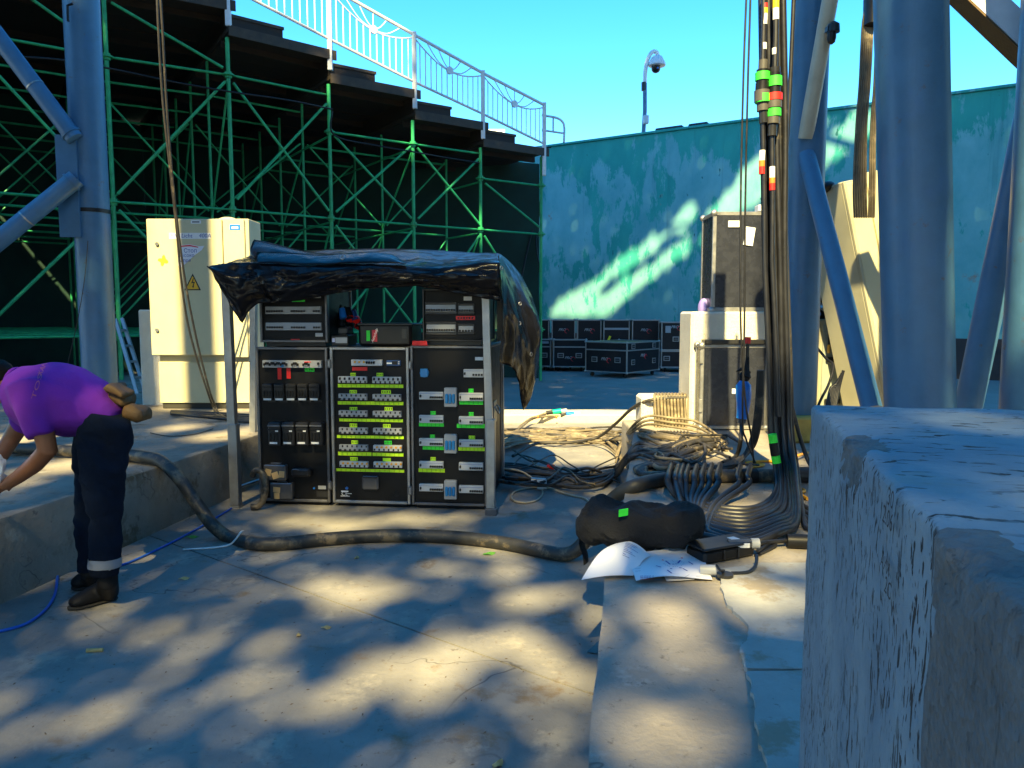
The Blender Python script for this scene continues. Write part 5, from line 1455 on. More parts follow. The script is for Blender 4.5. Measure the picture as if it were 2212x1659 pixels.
for k in range(4):
    cable("platform_cable", "dark cable lying behind the cabinet foot rail on the platform", [pf_(370, 888 + 2*k, .015), pf_(420, 890 + 3*k, .015 + .01*k), pf_(480, 893 + 4*k, .015), pf_(556, 897 + 4*k, .02)], .013, m_cableclean, group="dark cables at the cabinet foot")
cable("platform_wire", "thin wire curving over the platform in front of the cabinet", [pf_(325, 935, .006), pf_(365, 942, .006), pf_(420, 938, .006), pf_(460, 926, .006)], .005, m_cable, "wire")
p_ = pf_(540, 899, .03); q = MB(); q.cyl(p_, p_ + Vector((.16, .02, .0)), .035, n=14); tag(obj("blue_plug", q, m_cee), "blue plug lying on the platform against the first rack", "plug")
# wires against the wall corner
for k in range(2):
    cable("wall_wire", ("wire hanging down the turquoise wall corner" if k else "wire slanting off the wall corner behind the tarp"), [at(1190,318,18.6), at(1176,322,18.5), at(1170,345,18.4), at(1168,430,18.4), at(1158 - 14*(1-k), 520, 18.2), at(1168 - 42*(1-k), 605, 18), at(1163 - 50*(1-k), 700, 17.8)], .022, m_plast, "wire", "wires at the wall corner")
cable("sagging_cable", "dark cable strung along the upper scaffold ledgers", [at(-40,120,10.8), at(120,128,11.4), at(247,150,12.05), at(380,178,12.5), at(508,200,12.95), at(620,216,13.5), at(718,236,14.1)], .016, m_plast)
cable("sagging_cable", "dark cable strung along the lower right scaffold ledgers", [at(718,240,14.1), at(722,292,14.15), at(810,314,14.7), at(893,328,15.1), at(960,340,15.6), at(1036,352,16.0)], .016, m_plast)

# ---- the tangle: cables run from the racks over the floor, up the ledge, on to the pillar and the hanging bundle
TG = "dusty cables tangled on the sunlit floor and ledge"
random.seed(21)
LL = "one of many dusty cables tangled between the racks and the ledge"
def tangle(P, r, m=None, label=LL, group=TG):
    return cable("tangled_cable", label, P, r, m or random.choice((m_cable2, m_cable, m_cable2, m_cable2)), group=group)
for i in range(20):                         # upper sunlit band
    t_ = i/19; jit = lambda a: random.uniform(-a, a)
    y0 = 925 + 34*t_
    P = [fl(1076, 930 + 40*t_ + jit(6), .05 + .1*random.random()), fl(1112, y0 + jit(8), .06 + .05*random.random()), fl(1150, 928 + 22*t_ + jit(6), .05), fl(1195, 926 + 25*t_ + jit(6), .03 + .03*random.random()), fl(1245, 928 + 26*t_ + jit(7), .03 + .03*random.random()), fl(1300, 927 + 30*t_ + jit(8), .03 + .03*random.random())]
    if i % 3 == 0:
        P += [fl(1340, 925 + 18*t_ + jit(6), .1), lg(1385, 936 + jit(8), .02), lg(1440, 940 + 20*t_ + jit(8), .03), lg(1520, 948 + jit(14), .02)]
    elif i % 3 == 1:
        P += [fl(1335, 955 + 30*t_, .04), fl(1345, 985 + 20*t_ + jit(6), .03), fl(1325, 1015 + 10*t_, .03), fl(1270, 1030 + jit(10), .03), fl(1180, 1032 + jit(12), .03), fl(1085, 1025 + jit(12), .03)]
    else:
        P += [fl(1345, 940 + 20*t_ + jit(6), .18), lg(1392, 962 + 8*t_ + jit(8), .03), lg(1450, 972 + jit(14), .03), lg(1500, 955 + jit(14), .02), lg(1570, 962 + jit(10), .02)]
    tangle(P, random.choice((.012, .015, .017)))
for i in range(16):                         # shaded lower band
    t_ = i/15; jit = lambda a: random.uniform(-a, a)
    P = [fl(1072, 1000 + 38*t_, .03 + .06*random.random()), fl(1120, 1008 + 34*t_ + jit(6), .02 + .07*random.random()), fl(1180, 1014 + 34*t_ + jit(8), .02 + .05*random.random()), fl(1240, 1022 + 28*t_ + jit(8), .02 + .04*random.random()), fl(1300, 1018 + 30*t_ + jit(8), .02 + .04*random.random())]
    P += [fl(1332, 1005 + 22*t_ + jit(5), .06), at(1352, 985 + 14*t_, 5.6), lg(1378, 960 + 24*t_ + jit(6), .03), lg(1425, 965 + 24*t_ + jit(10), .03 + .03*random.random()), lg(1480, 958 + jit(16), .03)]
    tangle(P, random.choice((.011, .014, .017)), m_cable)
for i in range(11):                         # bunch on the ledge in front of the pillar: S-bends
    t_ = i/10; jit = lambda a: random.uniform(-a, a)
    P = [lg(1570 - 4*i, 942 + 3*i, .02), lg(1500, 946 + 4*i + jit(4), .03 + .012*(i % 4)), lg(1462 + jit(8), 962 + 4*i, .03 + .012*(i % 3)), lg(1470 + 6*t_, 978 + 3*i, .03), lg(1440 - 10*t_ + jit(5), 992 + 2*i, .03 + .01*(i % 3)), lg(1395 + 10*t_ + jit(6), 1003 + jit(4), .03), lg(1372 + 22*t_, 1014 + jit(4), .025), lg(1392 + 16*t_, 1026 + jit(3), .02), lg(1440 + 12*i, 1022, .07)]
    tangle(P, .0165, random.choice((m_cable, m_cable, m_cable2)))
for i in range(4):                          # cables looping back to the hanging bundle
    P = [lg(1478 + 8*i, 950 + 4*i, .03), lg(1470 + 8*i, 985 + 2*i, .03), lg(1500 + 10*i, 1008, .025), lg(1556 + 4*i, 1013 - 3*i, .025), lg(1598 + 3*i, 996 - 4*i, .03), at(1622 + 3*i, 955, 5.5), at(1634 + 3*i, 890, 5.4), at(1640 + 2*i, 800, 5.35)]
    tangle(P, .0165, m_cable)
for i in range(9):                         # loose strands lying every which way over the rest
    jit = lambda a: random.uniform(-a, a)
    x = random.uniform(1385, 1500); y = random.uniform(948, 1005)
    P = [lg(x, y, .05)]
    for k in range(5):
        x += random.uniform(-15, 60); y = min(1014, max(940, y + random.uniform(-22, 22))); P.append(lg(min(x, 1640), y, .03 + .05*random.random()))
    tangle(P, random.choice((.007, .010, .013)), random.choice((m_cable, m_cable2, m_cable)))
for i in range(7):
    x = random.uniform(1095, 1130); y = random.uniform(925, 1040); P = [fl(x, y, .06)]
    for k in range(6):
        x += random.uniform(18, 48); y = min(1046, max(924, y + random.uniform(-26, 26))); P.append(fl(min(x, 1338), y, .03 + .07*random.random()))
    tangle(P, random.choice((.007, .010, .013)), random.choice((m_cable, m_cable2, m_cable)))
# the single cable climbing to the low plinth, and cables draped over that plinth
cable("climbing_cable", "single cable climbing in a curve from the tangle to the low cream plinth", [fl(1108,985,.05), fl(1160,958,.05), fl(1230,956,.06), fl(1290,945,.09), at(1330,915,8.2), at(1362,885,7.7), at(1392,868,7.3), at(1430,861,7.25), at(1482,860,7.25)], .017, m_cable)
for i in range(10):
    x = 1415 + 7.2*i
    P = [at(x + 4, 872, 7.9), at(x + 2, 853, 7.62), at(x, 851.5, 7.45), at(x - 1, 857, 7.26), at(x, 880, 7.24), at(x + 1.5, 905, 7.22), at(x + 3, 927, 7.18), lg(x + 12, 945, .02)]
    cable("draped_cable", "one of a row of cables draped over the low cream plinth", P, .0135, m_cable2, group="cables draped over the low plinth")
for i, (r_, y) in enumerate(((.012, 905), (.013, 912), (.010, 918))):
    P = [fl(1330, 975 + 12*i, .03), fl(1346, 950, .2), at(1368, y + 14, 6.9), at(1400, y - 6 + 2*i, 6.8), at(1450, y - 2 + 3*i, 6.8), at(1505, y + 6 + 4*i, 6.75), lg(1560, 948 + 5*i, .02)]
    cable("arching_cable", "one of three cables arching off the ledge edge towards the pillar", P, r_, m_cable2, group="cables arching to the pillar")
# leads with coloured connectors on the kerb
for i, (mm_, lab) in enumerate(((MAT("sea green connector", (.0,.50,.33), .4), "lead with a sea green connector resting on the kerb"), (m_cee, "lead with a blue and white connector resting on the kerb"))):
    y = 888 + 6*i; xe = 1212 + 28*i
    e_ = at(1180 + 30*i, y + 4, KY + .02); s_ = at(xe, y, KY + .05)
    t = thing("connector_lead", lab, "connector", e_, group="leads with connectors on the kerb")
    q = MB(); q.tube(spline([fl(1098,955+4*i,.06), fl(1120,925+3*i,.07), at(1145,905+3*i,KY - .25), at(1165,898+3*i,KY - .1), e_], 6), .016, 8); obj("lead", q, m_cable2, t, world=True)
    q = MB(); q.cyl(e_, e_.lerp(s_, .42), .030, n=14); obj("boot", q, m_plast2, t, world=True)
    q = MB(); q.cyl(e_.lerp(s_, .42), s_, .036, n=14); obj("sleeve", q, mm_, t, world=True)
    q = MB(); d_ = (s_-e_).normalized(); q.cyl(s_, s_ + d_*.08, .026, n=12); obj("plug_tip", q, m_bwhite, t, world=True)
    q = MB(); c_ = at(1160 + 40*i, 900 + 1*i, KY - .12); q.cyl(c_, c_ + d_*.02, .020, n=10); obj("yellow_ring", q, m_tapeor, t, world=True)
# odd connector pieces in the shade of the racks
for i, (px, py, L_, m__, lab) in enumerate(((1092, 1036, .11, m_plast, "black plug lying against the rack's flank"), (1148, 1038, .12, m_steel, "metal plug with a white flag label in the shaded cables"), (1184, 1008, .05, m_tapered, "small red plug end on the shaded cables"))):
    p_ = fl(px, py, .07); q = MB(); q.cyl(p_, p_ + Vector((L_, -.03, .0)), .028, .026, 14); tag(obj("loose_plug", q, m__), lab, "plug")
q = MB(); p_ = fl(1168, 1050, .045); q.box(p_.x - .03, p_.x + .05, p_.y - .01, p_.y - .006, .02, .10); tag(obj("flag_label", q, m_tapew), "white flag label on the shaded cables", "label")
# tan cord loop
tn = [fl(1088,1012,.16), fl(1125,1018,.13), fl(1155,1038,.05), fl(1172,1062,.012), fl(1160,1080,.01), fl(1130,1086,.01), fl(1106,1078,.01), fl(1112,1062,.01), fl(1150,1053,.014), fl(1185,1054,.02), fl(1225,1068,.01), fl(1262,1076,.01), fl(1278,1090,.01), fl(1302,1098,.01), fl(1345,1101,.01)]
cable("tan_cord", "thin tan cord making a loop on the floor beside the racks", tn, .0085, m_tan, "cord")
# yellow cord behind the hanging bundle
cable("orange_cord", "orange yellow cord zigzagging behind the hanging cable bundle", [lg(1618,1010,.01), lg(1650,1004,.012), lg(1612,1000,.015), lg(1660,996,.012), lg(1690,1003,.012), lg(1722,985,.04), lg(1745,978,.03)], .010, m_yelcord, "cord")
cable("orange_cord", "short orange cord ends by the concrete block", [lg(1722,1052,.01), lg(1738,1060,.01), lg(1728,1066,.01), lg(1745,1078,.012)], .010, m_yelcord, "cord")

# ---- hanging bundle and the big sweep on the ledge
HB = "thick black cables hanging in the bundle"
BY = 4.72
def hang(x0, x1, x2, Y, r, foot, m=None, label="one of the thick black cables hanging in the bundle", wob=0):
    P = [at(x0, -330, Y + .1), at(x0, -60, Y), at(x1 + wob, 260, Y), at((x1+x2)/2 - wob, 560, Y - .02), at(x2, 800, Y - .03), at(x2 + 3, 930, Y - .05)] + foot
    return cable("hanging_cable", label, P, r, m or m_cableclean, group=HB, n=10)
random.seed(5)
loopx = [1440, 1466, 1478, 1496, 1512, 1528, 1546, 1590, 1612, 1456]
for i in range(10):
    x2 = 1668 + 4.5*i + random.uniform(-3,3); lx = loopx[i]
    sweep = 1086 + 6.5*i
    foot = [at(x2 + 10, 1030, BY - .12 - .02*i), lg(x2 + 14 - (8 if i < 5 else 0), sweep - 20, .03), lg(x2 - 20, sweep + 4, .02 + .004*i), lg(1610, sweep + 14 + 2*i, .018), lg(1540, sweep + 8 + i, .018), lg(1484 + (lx-1440)*.28, sweep - 10 + i, .02), lg(1462 + (lx-1440)*.55, 1072 + 2*i, .03), lg(lx + 4, 1046, .085), lg(lx + 3, 1029, .115), lg(lx + 8, 1012, .085), lg(lx + 10, 1003, .03)]
    x0 = 1644 + 5.2*i
    hang(x0, x0 + 3, x2 - 6, BY + .02*(i % 3), .0165 if i % 3 else .019, foot, wob=random.uniform(-3,3))
for i in range(5):                          # thinner ones that end up behind
    x0 = 1652 + 9*i
    foot = [at(1690 + 8*i, 1010, BY + .1), lg(1716 + 5*i, 1072 + 12*i, .02), lg(1752, 1102 + 10*i, .02), lg(1800, 1112 + 8*i, .02)]
    hang(x0, x0 + 2, 1672 + 9*i, BY + .08, .014, foot, m_cable, label="one of the thinner cables at the back of the hanging bundle")
# two slim lines left of the bundle
for i in range(2):
    x = 1622 - 4*i
    cable("slim_line", ("slim dark line hanging left of the cable bundle" if i else "slim dark line hanging just beside the cable bundle"), [at(x + 8, -300, 4.9), at(x - 1 - 5*i, 0, 4.9), at(x - 7 - 6*i, 200, 4.9), at(x - 12 - 6*i, 440, 4.9), at(x - 14 - 4*i, 700, 4.9), at(x - 18 + 10*i, 905 - 40*i, 4.95), at(x - 10 + 16*i, 950, 5.0), lg(x + 10, 1000, .02)], .0065, m_cableclean, "line", "slim lines beside the bundle")
# connectors and coloured bands on the two front cables
def conn(x, pieces, lab, Y, cat="cable", cables=()):
    t = thing("plugged_cable", lab, cat, at(x, 200, Y), group="cables with plugs in the hanging bundle")
    for (xa, ya, xb, yb, rr_) in cables:
        q = MB(); q.tube(spline([at(xa, ya, Y), at((xa+xb)/2 + 1, (ya+yb)/2, Y), at(xb, yb, Y)], 5), rr_, 10); obj("cable", q, m_cableclean, t, world=True)
    for (xa, ya, xb, yb, w, mm_, nm) in pieces:
        q = MB(); q.cyl(at(xb, yb, Y), at(xa, ya, Y), w/2/F*Y, n=18); obj(nm, q, mm_, t, world=True)
    return t
YC = BY - .085
m_greyplug = MAT("grey rubber plug", (.075,.07,.062), .5)
conn(1648, [(1652,8,1652,18,12,m_tapered,"band"),(1652,18,1652,29,12,m_tapeyel,"band"),(1652,30,1651,53,12,m_tapew,"band"),(1650,93,1650,107,12,m_tapew,"band"),
            (1649,130,1648,150,19,m_greyplug,"collar"),(1648,151,1647,180,26,m_plast,"body"),(1647,157,1647,174,30,m_tapegr,"green_band"),(1647,180,1646,198,28,m_plast,"body"),(1646,196,1646,220,32,m_greyplug,"nut"),(1647,203,1648,222,28,m_tapegr,"green_band") if False else (1647,220,1648,222,26,m_plast,"body"),(1648,205,1648,222,33,m_tapegr,"green_band"),(1648,222,1648,240,25,m_greyplug,"collar"),(1649,241,1650,266,19,m_plast2,"strain_relief"),(1647,325,1646,347,13,m_tapew,"band"),(1646,347,1646,360,13,m_tapeor,"band"),(1646,360,1646,376,13,m_tapered,"band")],
     "hanging cable whose plug has two green bands and no red", YC, cables=((1650,-20,1648,130,.016),(1648,266,1652,560,.014),(1652,560,1664,900,.015)))
conn(1676, [(1676,-6,1676,18,13,m_tapeyel,"band"),(1676,18,1676,43,13,m_tapew,"band"),(1674,104,1674,118,12,m_tapew,"band"),
            (1674,146,1674,158,22,m_plast2,"collar"),(1674,158,1673,180,25,m_plast,"body"),(1674,166,1674,187,29,m_tapegr,"green_band"),(1673,187,1673,204,25,m_plast,"body"),(1672,203,1672,218,34,m_tapered,"red_band"),(1672,219,1672,234,32,m_greyplug,"nut"),(1672,235,1672,252,29,m_tapegr,"green_band"),(1671,252,1670,268,26,m_greyplug,"collar"),(1669,269,1668,294,19,m_plast2,"strain_relief"),(1668,360,1668,384,12,m_tapew,"band"),(1668,384,1668,396,12,m_tapeor,"band"),(1668,396,1668,411,12,m_tapered,"band")],
     "hanging cable whose plug has a red band between two green bands", YC - .01, cables=((1676,-20,1674,146,.017),(1668,294,1668,560,.014),(1668,560,1682,900,.015)))
conn(1672, [(1668,938,1671,956,19,m_tapegr,"green_band"),(1671,957,1675,983,20,m_plast,"body"),(1675,984,1678,1000,19,m_tapegr,"green_band")], "plug with two green bands low on the hanging bundle", BY - .16, "connector")
cable("hanging_cable", "black cable swinging down in front of the column behind the bundle", [at(1716,-40,5.0), at(1706,200,5.0), at(1694,420,5.0), at(1688,600,5.0), at(1692,780,5.0), at(1716,900,4.95), at(1748,1000,4.9), lg(1790,1050,.03)], .014, m_cableclean, group="single cables by the column")
# bundle coming down to the tilted cabinet
for i in range(9):
    x0 = 1857 + 4.3*i; x1 = 1842 + 5.2*i
    sp_ = 0 if i < 6 else 6
    cable("drop_cable", "one of the grey brown cables dropping behind the widest blue column", [at(1872 + 2.2*i, -240, 5.9), at(1872 + 2.4*i, -20, 5.8), at(x0 + 6 + sp_*.5, 60, 5.75), at(x0 + sp_, 180, 5.72), at(x0 - 7 + sp_, 270, 5.7), at(x1 + 2 + sp_*.6, 400, 5.68), at(x1 + 4, 470, 5.75)], .0085, m_cable2, group="cables dropping to the tilted cabinet")
q = MB(); q.tube(spline([at(1883,-60,5.77), at(1882,20,5.76), at(1880,58,5.74)], 5), [(.07,.05)]*11, 12); tag(obj("cable_sleeve", q, m_plast), "black sleeve round the grey brown dropping cables", "sleeve")
for i in range(7):
    cable("side_cable", "one of the black cables standing behind the concrete block", [at(1822 - 3*i, 800 + 6*i, 6.4), at(1812 - 3*i, 840, 6.4), at(1803 - 3*i, 890, 6.35), at(1798 - 2*i, 930, 6.3)], .013, m_cableclean, group="black cables behind the block")
cable("side_cable", "black cable slanting across the grey green cabinet", [at(1760,745,6.9), at(1785,775,6.8), at(1800,790,6.7), at(1790,830,6.6), at(1770,870,6.5), at(1752,920,6.5)], .012, m_cableclean, group="black cable on the grey green cabinet")
# blue connector hanging in front of the case
t = thing("hanging_connector", "blue industrial connector hanging upside down in front of the charcoal case", "connector", at(1604, 900, 5.6))
Yb_ = 5.6
q = MB(); q.tube([at(1606,822,Yb_), at(1606,832,Yb_), at(1606,850,Yb_), at(1606,870,Yb_), at(1604,890,Yb_), at(1602,904,Yb_)], [8/F*Yb_, 16/F*Yb_, 17/F*Yb_, 15/F*Yb_, 13/F*Yb_, 12/F*Yb_], 18); obj("body", q, m_cee, t, world=True)
q = MB(); q.box(at(1598,0,Yb_).x, at(1606,0,Yb_).x, Yb_ - .066, Yb_ - .055, at(0,849,Yb_).z, at(0,838,Yb_).z, .002); obj("label", q, m_tapew, t, world=True)
q = MB(); q.tube([at(1602,904,Yb_), at(1601,914,Yb_)], [11/F*Yb_, 9/F*Yb_], 12); obj("clamp", q, m_clear, t, world=True)
q = MB(); q.tube([at(1615,770,Yb_), at(1613,800,Yb_), at(1609,812,Yb_), at(1606,823,Yb_)], [.012, .02, .045, .03], 10); obj("sling", q, m_bag, t, world=True)
q = MB(); q.tube([at(1590,803,Yb_), at(1604,796,Yb_), at(1620,806,Yb_)], [.004, .016, .012], 8); obj("knot", q, m_bag, t, world=True)
q = MB(); q.tube(spline([at(1616,730,Yb_), at(1615,752,Yb_), at(1614,790,Yb_)], 4), .012, 8); obj("strap", q, m_plast, t, world=True)
q = MB(); q.cyl(at(1616,728,Yb_), at(1615,742,Yb_), .022, n=10); obj("red_clip", q, m_tapered, t, world=True)
q = MB(); q.tube(spline([at(1602,914,Yb_), at(1600,950,5.5), lg(1590,985,.03), lg(1560,1000,.02)], 5), .016, 8); obj("lead", q, m_cableclean, t, world=True)

# ================================================================== BAG, PAPERS, ADAPTER
bg_ = MB()
ax = [(1256,1158,3.46,.045,.05),(1272,1152,3.44,.08,.09),(1305,1143,3.42,.115,.13),(1350,1150,3.40,.105,.14),(1400,1155,3.39,.098,.14),(1440,1153,3.38,.098,.14),(1472,1150,3.38,.105,.13),(1492,1154,3.38,.09,.10),(1503,1164,3.38,.055,.06)]
bg_.tube(spline([at(x, y, Y) for x, y, Y, a, b in ax], 3), [ (lin([(i, v[3]) for i, v in enumerate(ax)], k/3), lin([(i, v[4]) for i, v in enumerate(ax)], k/3)) for k in range(3*(len(ax)-1)+1)], 16)
bg_.sphere(at(1318,1124,3.42), .08, 12, 8, (1.3,1,.8)); bg_.sphere(at(1470,1130,3.38), .08, 12, 8, (1.0,1,.8))
bg_.box(at(1262,0,3.6).x, at(1300,0,3.6).x, 3.56, 3.64, LZ - .02, LZ + .1, .02)
bb = blend(bg_, .014, 5)
bb.v = [tuple(Vector(p) + Vector((0, noise.noise(Vector(p)*9)*.03, noise.noise(Vector(p)*8 + Vector((3,0,0)))*.030 + (1-abs(noise.noise(Vector((p[0]*9+p[2]*12, p[1]*14, p[2]*16))))*2)*.030))) for p in bb.v]
t = thing("black_bag", "slumped black fabric bag lying over the hose on the ledge", "bag", lg(1390, 1200))
zmin = min(p[2] for p in bb.v if p[0] > .55); 
bb.v = [(p[0], p[1], p[2] + (LZ + .002 - zmin)) if True else p for p in bb.v]
obj("body", bb, m_bag, t, world=True, ang=180)
c_ = at(1346, 1108, 3.25); q = MB(); q.slab(c_ - Vector((.02,0,.016)), Vector((.95,.2,.1)).normalized(), Vector((0,-.25,.97)).normalized(), .042, .034, .004); obj("green_tag", q, m_tapegr, t, world=True)
q = MB(); q.tube(spline([at(1262,1150,3.58), at(1257,1175,3.56), at(1264,1197,3.54), at(1266,1216,3.54)], 4), [(.03,.006)]*13, 8); obj("strap", q, m_bag, t, world=True)

def sheet(corners, curl, nx=14, ny=10):
    """corners as world points bl, br, tr, tl; curl(u, v) -> height"""
    bl_, br, tr, tl = corners; q = MB(); V = []; Fc = []
    for th in (0, -.0012):
        for j in range(ny+1):
            for i in range(nx+1):
                u = i/nx; v = j/ny
                p = (bl_*(1-u) + br*u)*(1-v) + (tl*(1-u) + tr*u)*v
                V.append(p + Vector((0,0,curl(u,v) + th)))
    W2 = (nx+1)*(ny+1)
    for j in range(ny):
        for i in range(nx):
            a = j*(nx+1)+i; Fc.append((a, a+1, a+nx+2, a+nx+1)); b = a + W2; Fc.append((b, b+nx+1, b+nx+2, b+1))
    q.add(V, Fc); return q
c1s = [onz(1256,1246,LZ+.02), onz(1368,1243,LZ+.01), onz(1405,1200,LZ+.045), onz(1325,1176,LZ+.06)]
crl = lambda u, v: .03*math.sin(PI*v)*(1-u*.4) + .028*math.sin(PI*u)*(.3 + v) - .012*(1-v)*(1-u)
t = thing("paper_sheet", "curled white sheet with lines of text lying half over the ledge edge", "paper", onz(1330,1230,LZ))
obj("sheet", sheet(c1s, crl), m_paper, t, world=True)
def on_sheet(cs, crl, u, v, lift=.0016):
    bl_, br, tr, tl = cs; p = (bl_*(1-u) + br*u)*(1-v) + (tl*(1-u) + tr*u)*v; return p + Vector((0,0,crl(u,v) + lift))
def strip(cs, crl, u0, v0, u1, v1, w, m, par, name="print_line"):
    q = MB(); n = 5; V = []; 
    for k in range(n+1):
        f_ = k/n; u = u0 + (u1-u0)*f_; v = v0 + (v1-v0)*f_
        V.append(on_sheet(cs, crl, u, v - w/2)); V.append(on_sheet(cs, crl, u, v + w/2))
    if abs(u1-u0) < 1e-4:
        V = []
        for k in range(n+1):
            f_ = k/n; v = v0 + (v1-v0)*f_; V.append(on_sheet(cs, crl, u0 - w/2, v)); V.append(on_sheet(cs, crl, u0 + w/2, v))
    q.add(V, [(2*k, 2*k+2, 2*k+3, 2*k+1) for k in range(n)]); o = obj(name, q, m, par, world=True, smooth=False); return o
random.seed(9)
m_print = MAT("grey print", (.22,.24,.34), .8, var=0)
for k in range(9):
    v = .88 - .055*k; strip(c1s, crl, .42 + .02*k, v, .72 + random.uniform(-.1,.14), v - .03, .012, m_inkblue if k % 2 else m_print, t)
c2s = [onz(1374,1254,LZ+.012), onz(1539,1249,LZ+.012), onz(1510,1181,LZ+.02), onz(1354,1208,LZ+.03)]
cr2 = lambda u, v: .010*math.sin(PI*u) + .012*v*(1-u) + .006*math.sin(5*u+2*v) + .018*max(0, v-.75)
t = thing("paper_sheet", "white sheet printed with a small plan in blue and two pink dots", "paper", onz(1450,1230,LZ))
obj("sheet", sheet(c2s, cr2), m_paper, t, world=True)
obj("under_sheet", sheet([onz(1440,1256,LZ+.004), onz(1500,1253,LZ+.004), onz(1505,1230,LZ+.004), onz(1430,1236,LZ+.006)], lambda u, v: .002), m_paper, t, world=True)
def plan(px, py, dx, dy, w, m):
    p0 = onz(px - dx, py - dy, LZ + .03); 
    q = MB(); V = []
    for (sx, sy) in ((-1,-1),(1,-1),(1,1),(-1,1)):
        cx_, cy_ = px + dx*sx - dy*sy*w, py + dy*sx + dx*sy*w*.5 
        V.append(onz(cx_, cy_, LZ + .042))
    q.add(V, [(0,1,2,3)]); return q
def uv2(px, py):                 # picture point -> (u, v) on the second sheet, by a few fixed-point steps
    u, v = .5, .5
    for _ in range(12):
        p = on_sheet(c2s, cr2, u, v); d = ray(px, py); t_ = (p.z - EYE)/d.z; tgt = CAM + d*t_
        e = tgt - p; bl_, br, tr, tl = c2s
        du = (br - bl_)*(1-v) + (tr - tl)*v; dv = (tl - bl_)*(1-u) + (tr - br)*u
        det = du.x*dv.y - du.y*dv.x; u += (e.x*dv.y - e.y*dv.x)/det; v += (du.x*e.y - du.y*e.x)/det
    return u, v
P5 = zc(1440, 1250, 3.95)
def seg(xa, ya, xb, yb, w, m, nm="print_line"):
    a = Vector((*uv2(*P5(xa, ya)), 0)); b = Vector((*uv2(*P5(xb, yb)), 0)); d = (b-a)
    if d.length < 1e-6: return
    pts = []
    bl_, br, tr, tl = c2s; A = on_sheet(c2s, cr2, a.x, a.y); B = on_sheet(c2s, cr2, b.x, b.y); s = (B-A).normalized(); nrm_ = s.cross(Vector((0,0,1)))*w
    q = MB(); q.add([A - nrm_, B - nrm_, B + nrm_, A + nrm_], [(0,1,2,3)]); return obj(nm, q, m, t, world=True, smooth=False)
for (xa, ya, xb, yb, w) in ((885,600,930,635,.0035),(1005,625,1030,595,.0035),(948,633,972,633,.003),(980,630,1000,630,.003),(928,675,950,678,.004),(1018,668,1045,670,.004),(900,690,945,722,.003),(790,648,840,662,.003),(1110,608,1155,635,.003),(1055,675,1100,700,.003)):
    seg(xa, ya, xb, yb, w, m_inkblue, "plan_mark")
for (x, y) in ((865,628),(880,640),(900,648),(915,655),(955,655),(975,655),(995,655),(1035,645),(1050,630),(1060,620),(945,595),(955,605),(1040,610)):
    seg(x, y, x + 10, y + 2, .002, m_print, "plan_mark")
for (x, y) in ((858,592),(1046,572)): seg(x - 8, y, x + 8, y, .0055, m_inkred, "pink_dot")
for k in range(5): seg(560 + 6*k, 600 + 26*k, 640, 594 + 26*k, .0012, m_print)
for k in range(3):
    for (a_, b_) in ((632,665),(672,690),(694,716),(722,740),(755,768)): seg(a_, 752 + 15*k, b_, 750 + 15*k, .0022, m_inkblue if k < 2 else m_inkred, "hand_print")
seg(1185, 752, 1255, 748, .001, m_print); seg(780, 785, 850, 783, .001, m_print); seg(1060, 772, 1120, 735, .0008, m_print)

t = thing("adapter_box", "black adapter box with short leads beside the papers", "adapter", lg(1590, 1225))
bx0 = lg(1530, 1222); bx1 = lg(1632, 1203)
d_ = (bx1 - bx0); d_.z = 0; L_ = d_.length; d_.normalize(); n_ = Vector((-d_.y, d_.x, 0))
q = MB(); q.M = Matrix(((d_.x, n_.x, 0, bx0.x), (d_.y, n_.y, 0, bx0.y), (0,0,1,LZ), (0,0,0,1)))
q.box(-.02, L_, 0, .13, .004, .062, .012); obj("body", q, m_plast, t, world=True)
def ab(name, x0, x1, y0, y1, z0, z1, m, b=.004):
    q = MB(); q.M = Matrix(((d_.x, n_.x, 0, bx0.x), (d_.y, n_.y, 0, bx0.y), (0,0,1,LZ), (0,0,0,1))); q.box(x0, x1, y0, y1, z0, z1, b); return obj(name, q, m, t, world=True)
ab("lid", -.025, L_ + .004, -.004, .136, .0625, .074, m_plast2); ab("type_label", L_*.68, L_*.82, .03, .09, .0745, .076, m_tapew, 0)
ab("rib", L_*.30, L_*.33, -.008, -.001, .01, .058, m_plast2, .002); ab("rib", L_*.6, L_*.63, -.008, -.001, .01, .058, m_plast2, .002)
q = MB(); c_ = lg(1566, 1246, .012); q.cyl(c_, c_ + Vector((0,0,.014)), .034, n=22); obj("round_cap", q, m_plast2, t, world=True)
q = MB(); q.tube(spline([lg(1548,1222,.05), lg(1556,1232,.05), c_ + Vector((0,.02,.02))], 4), .006, 6); obj("cap_strap", q, m_plast, t, world=True)
q = MB(); p_ = lg(1530, 1232, .025); q.cyl(p_ - Vector((.03,-.01,0)), p_ + Vector((.035,-.01,.004)), .022, n=12); obj("white_end", q, m_wplast, t, world=True)
for pts_ in ([lg(1635,1200,.05), lg(1632,1222,.03), lg(1615,1236,.02), lg(1580,1238,.02)], [lg(1636,1190,.04), lg(1655,1178,.03), lg(1672,1172,.02), lg(1668,1182,.015), lg(1640,1196,.015)], [lg(1640,1180,.03), lg(1660,1170,.03), lg(1676,1176,.02), lg(1655,1188,.012), lg(1632,1200,.012)], [lg(1545,1190,.04), lg(1540,1172,.05), lg(1552,1162,.05), lg(1600,1160,.03), lg(1640,1166,.03)], [lg(1548,1196,.04), lg(1546,1176,.06), lg(1560,1168,.06), lg(1590,1170,.05)]):
    q = MB(); q.tube(spline(pts_, 6), .0075, 8); obj("lead", q, m_cableclean, t, world=True)
q = MB(); q.tube([at(1554,1160,3.7), at(1562,1150,3.72), at(1574,1142,3.74)], .011, 10); obj("cuff", q, m_wplast, t, world=True)
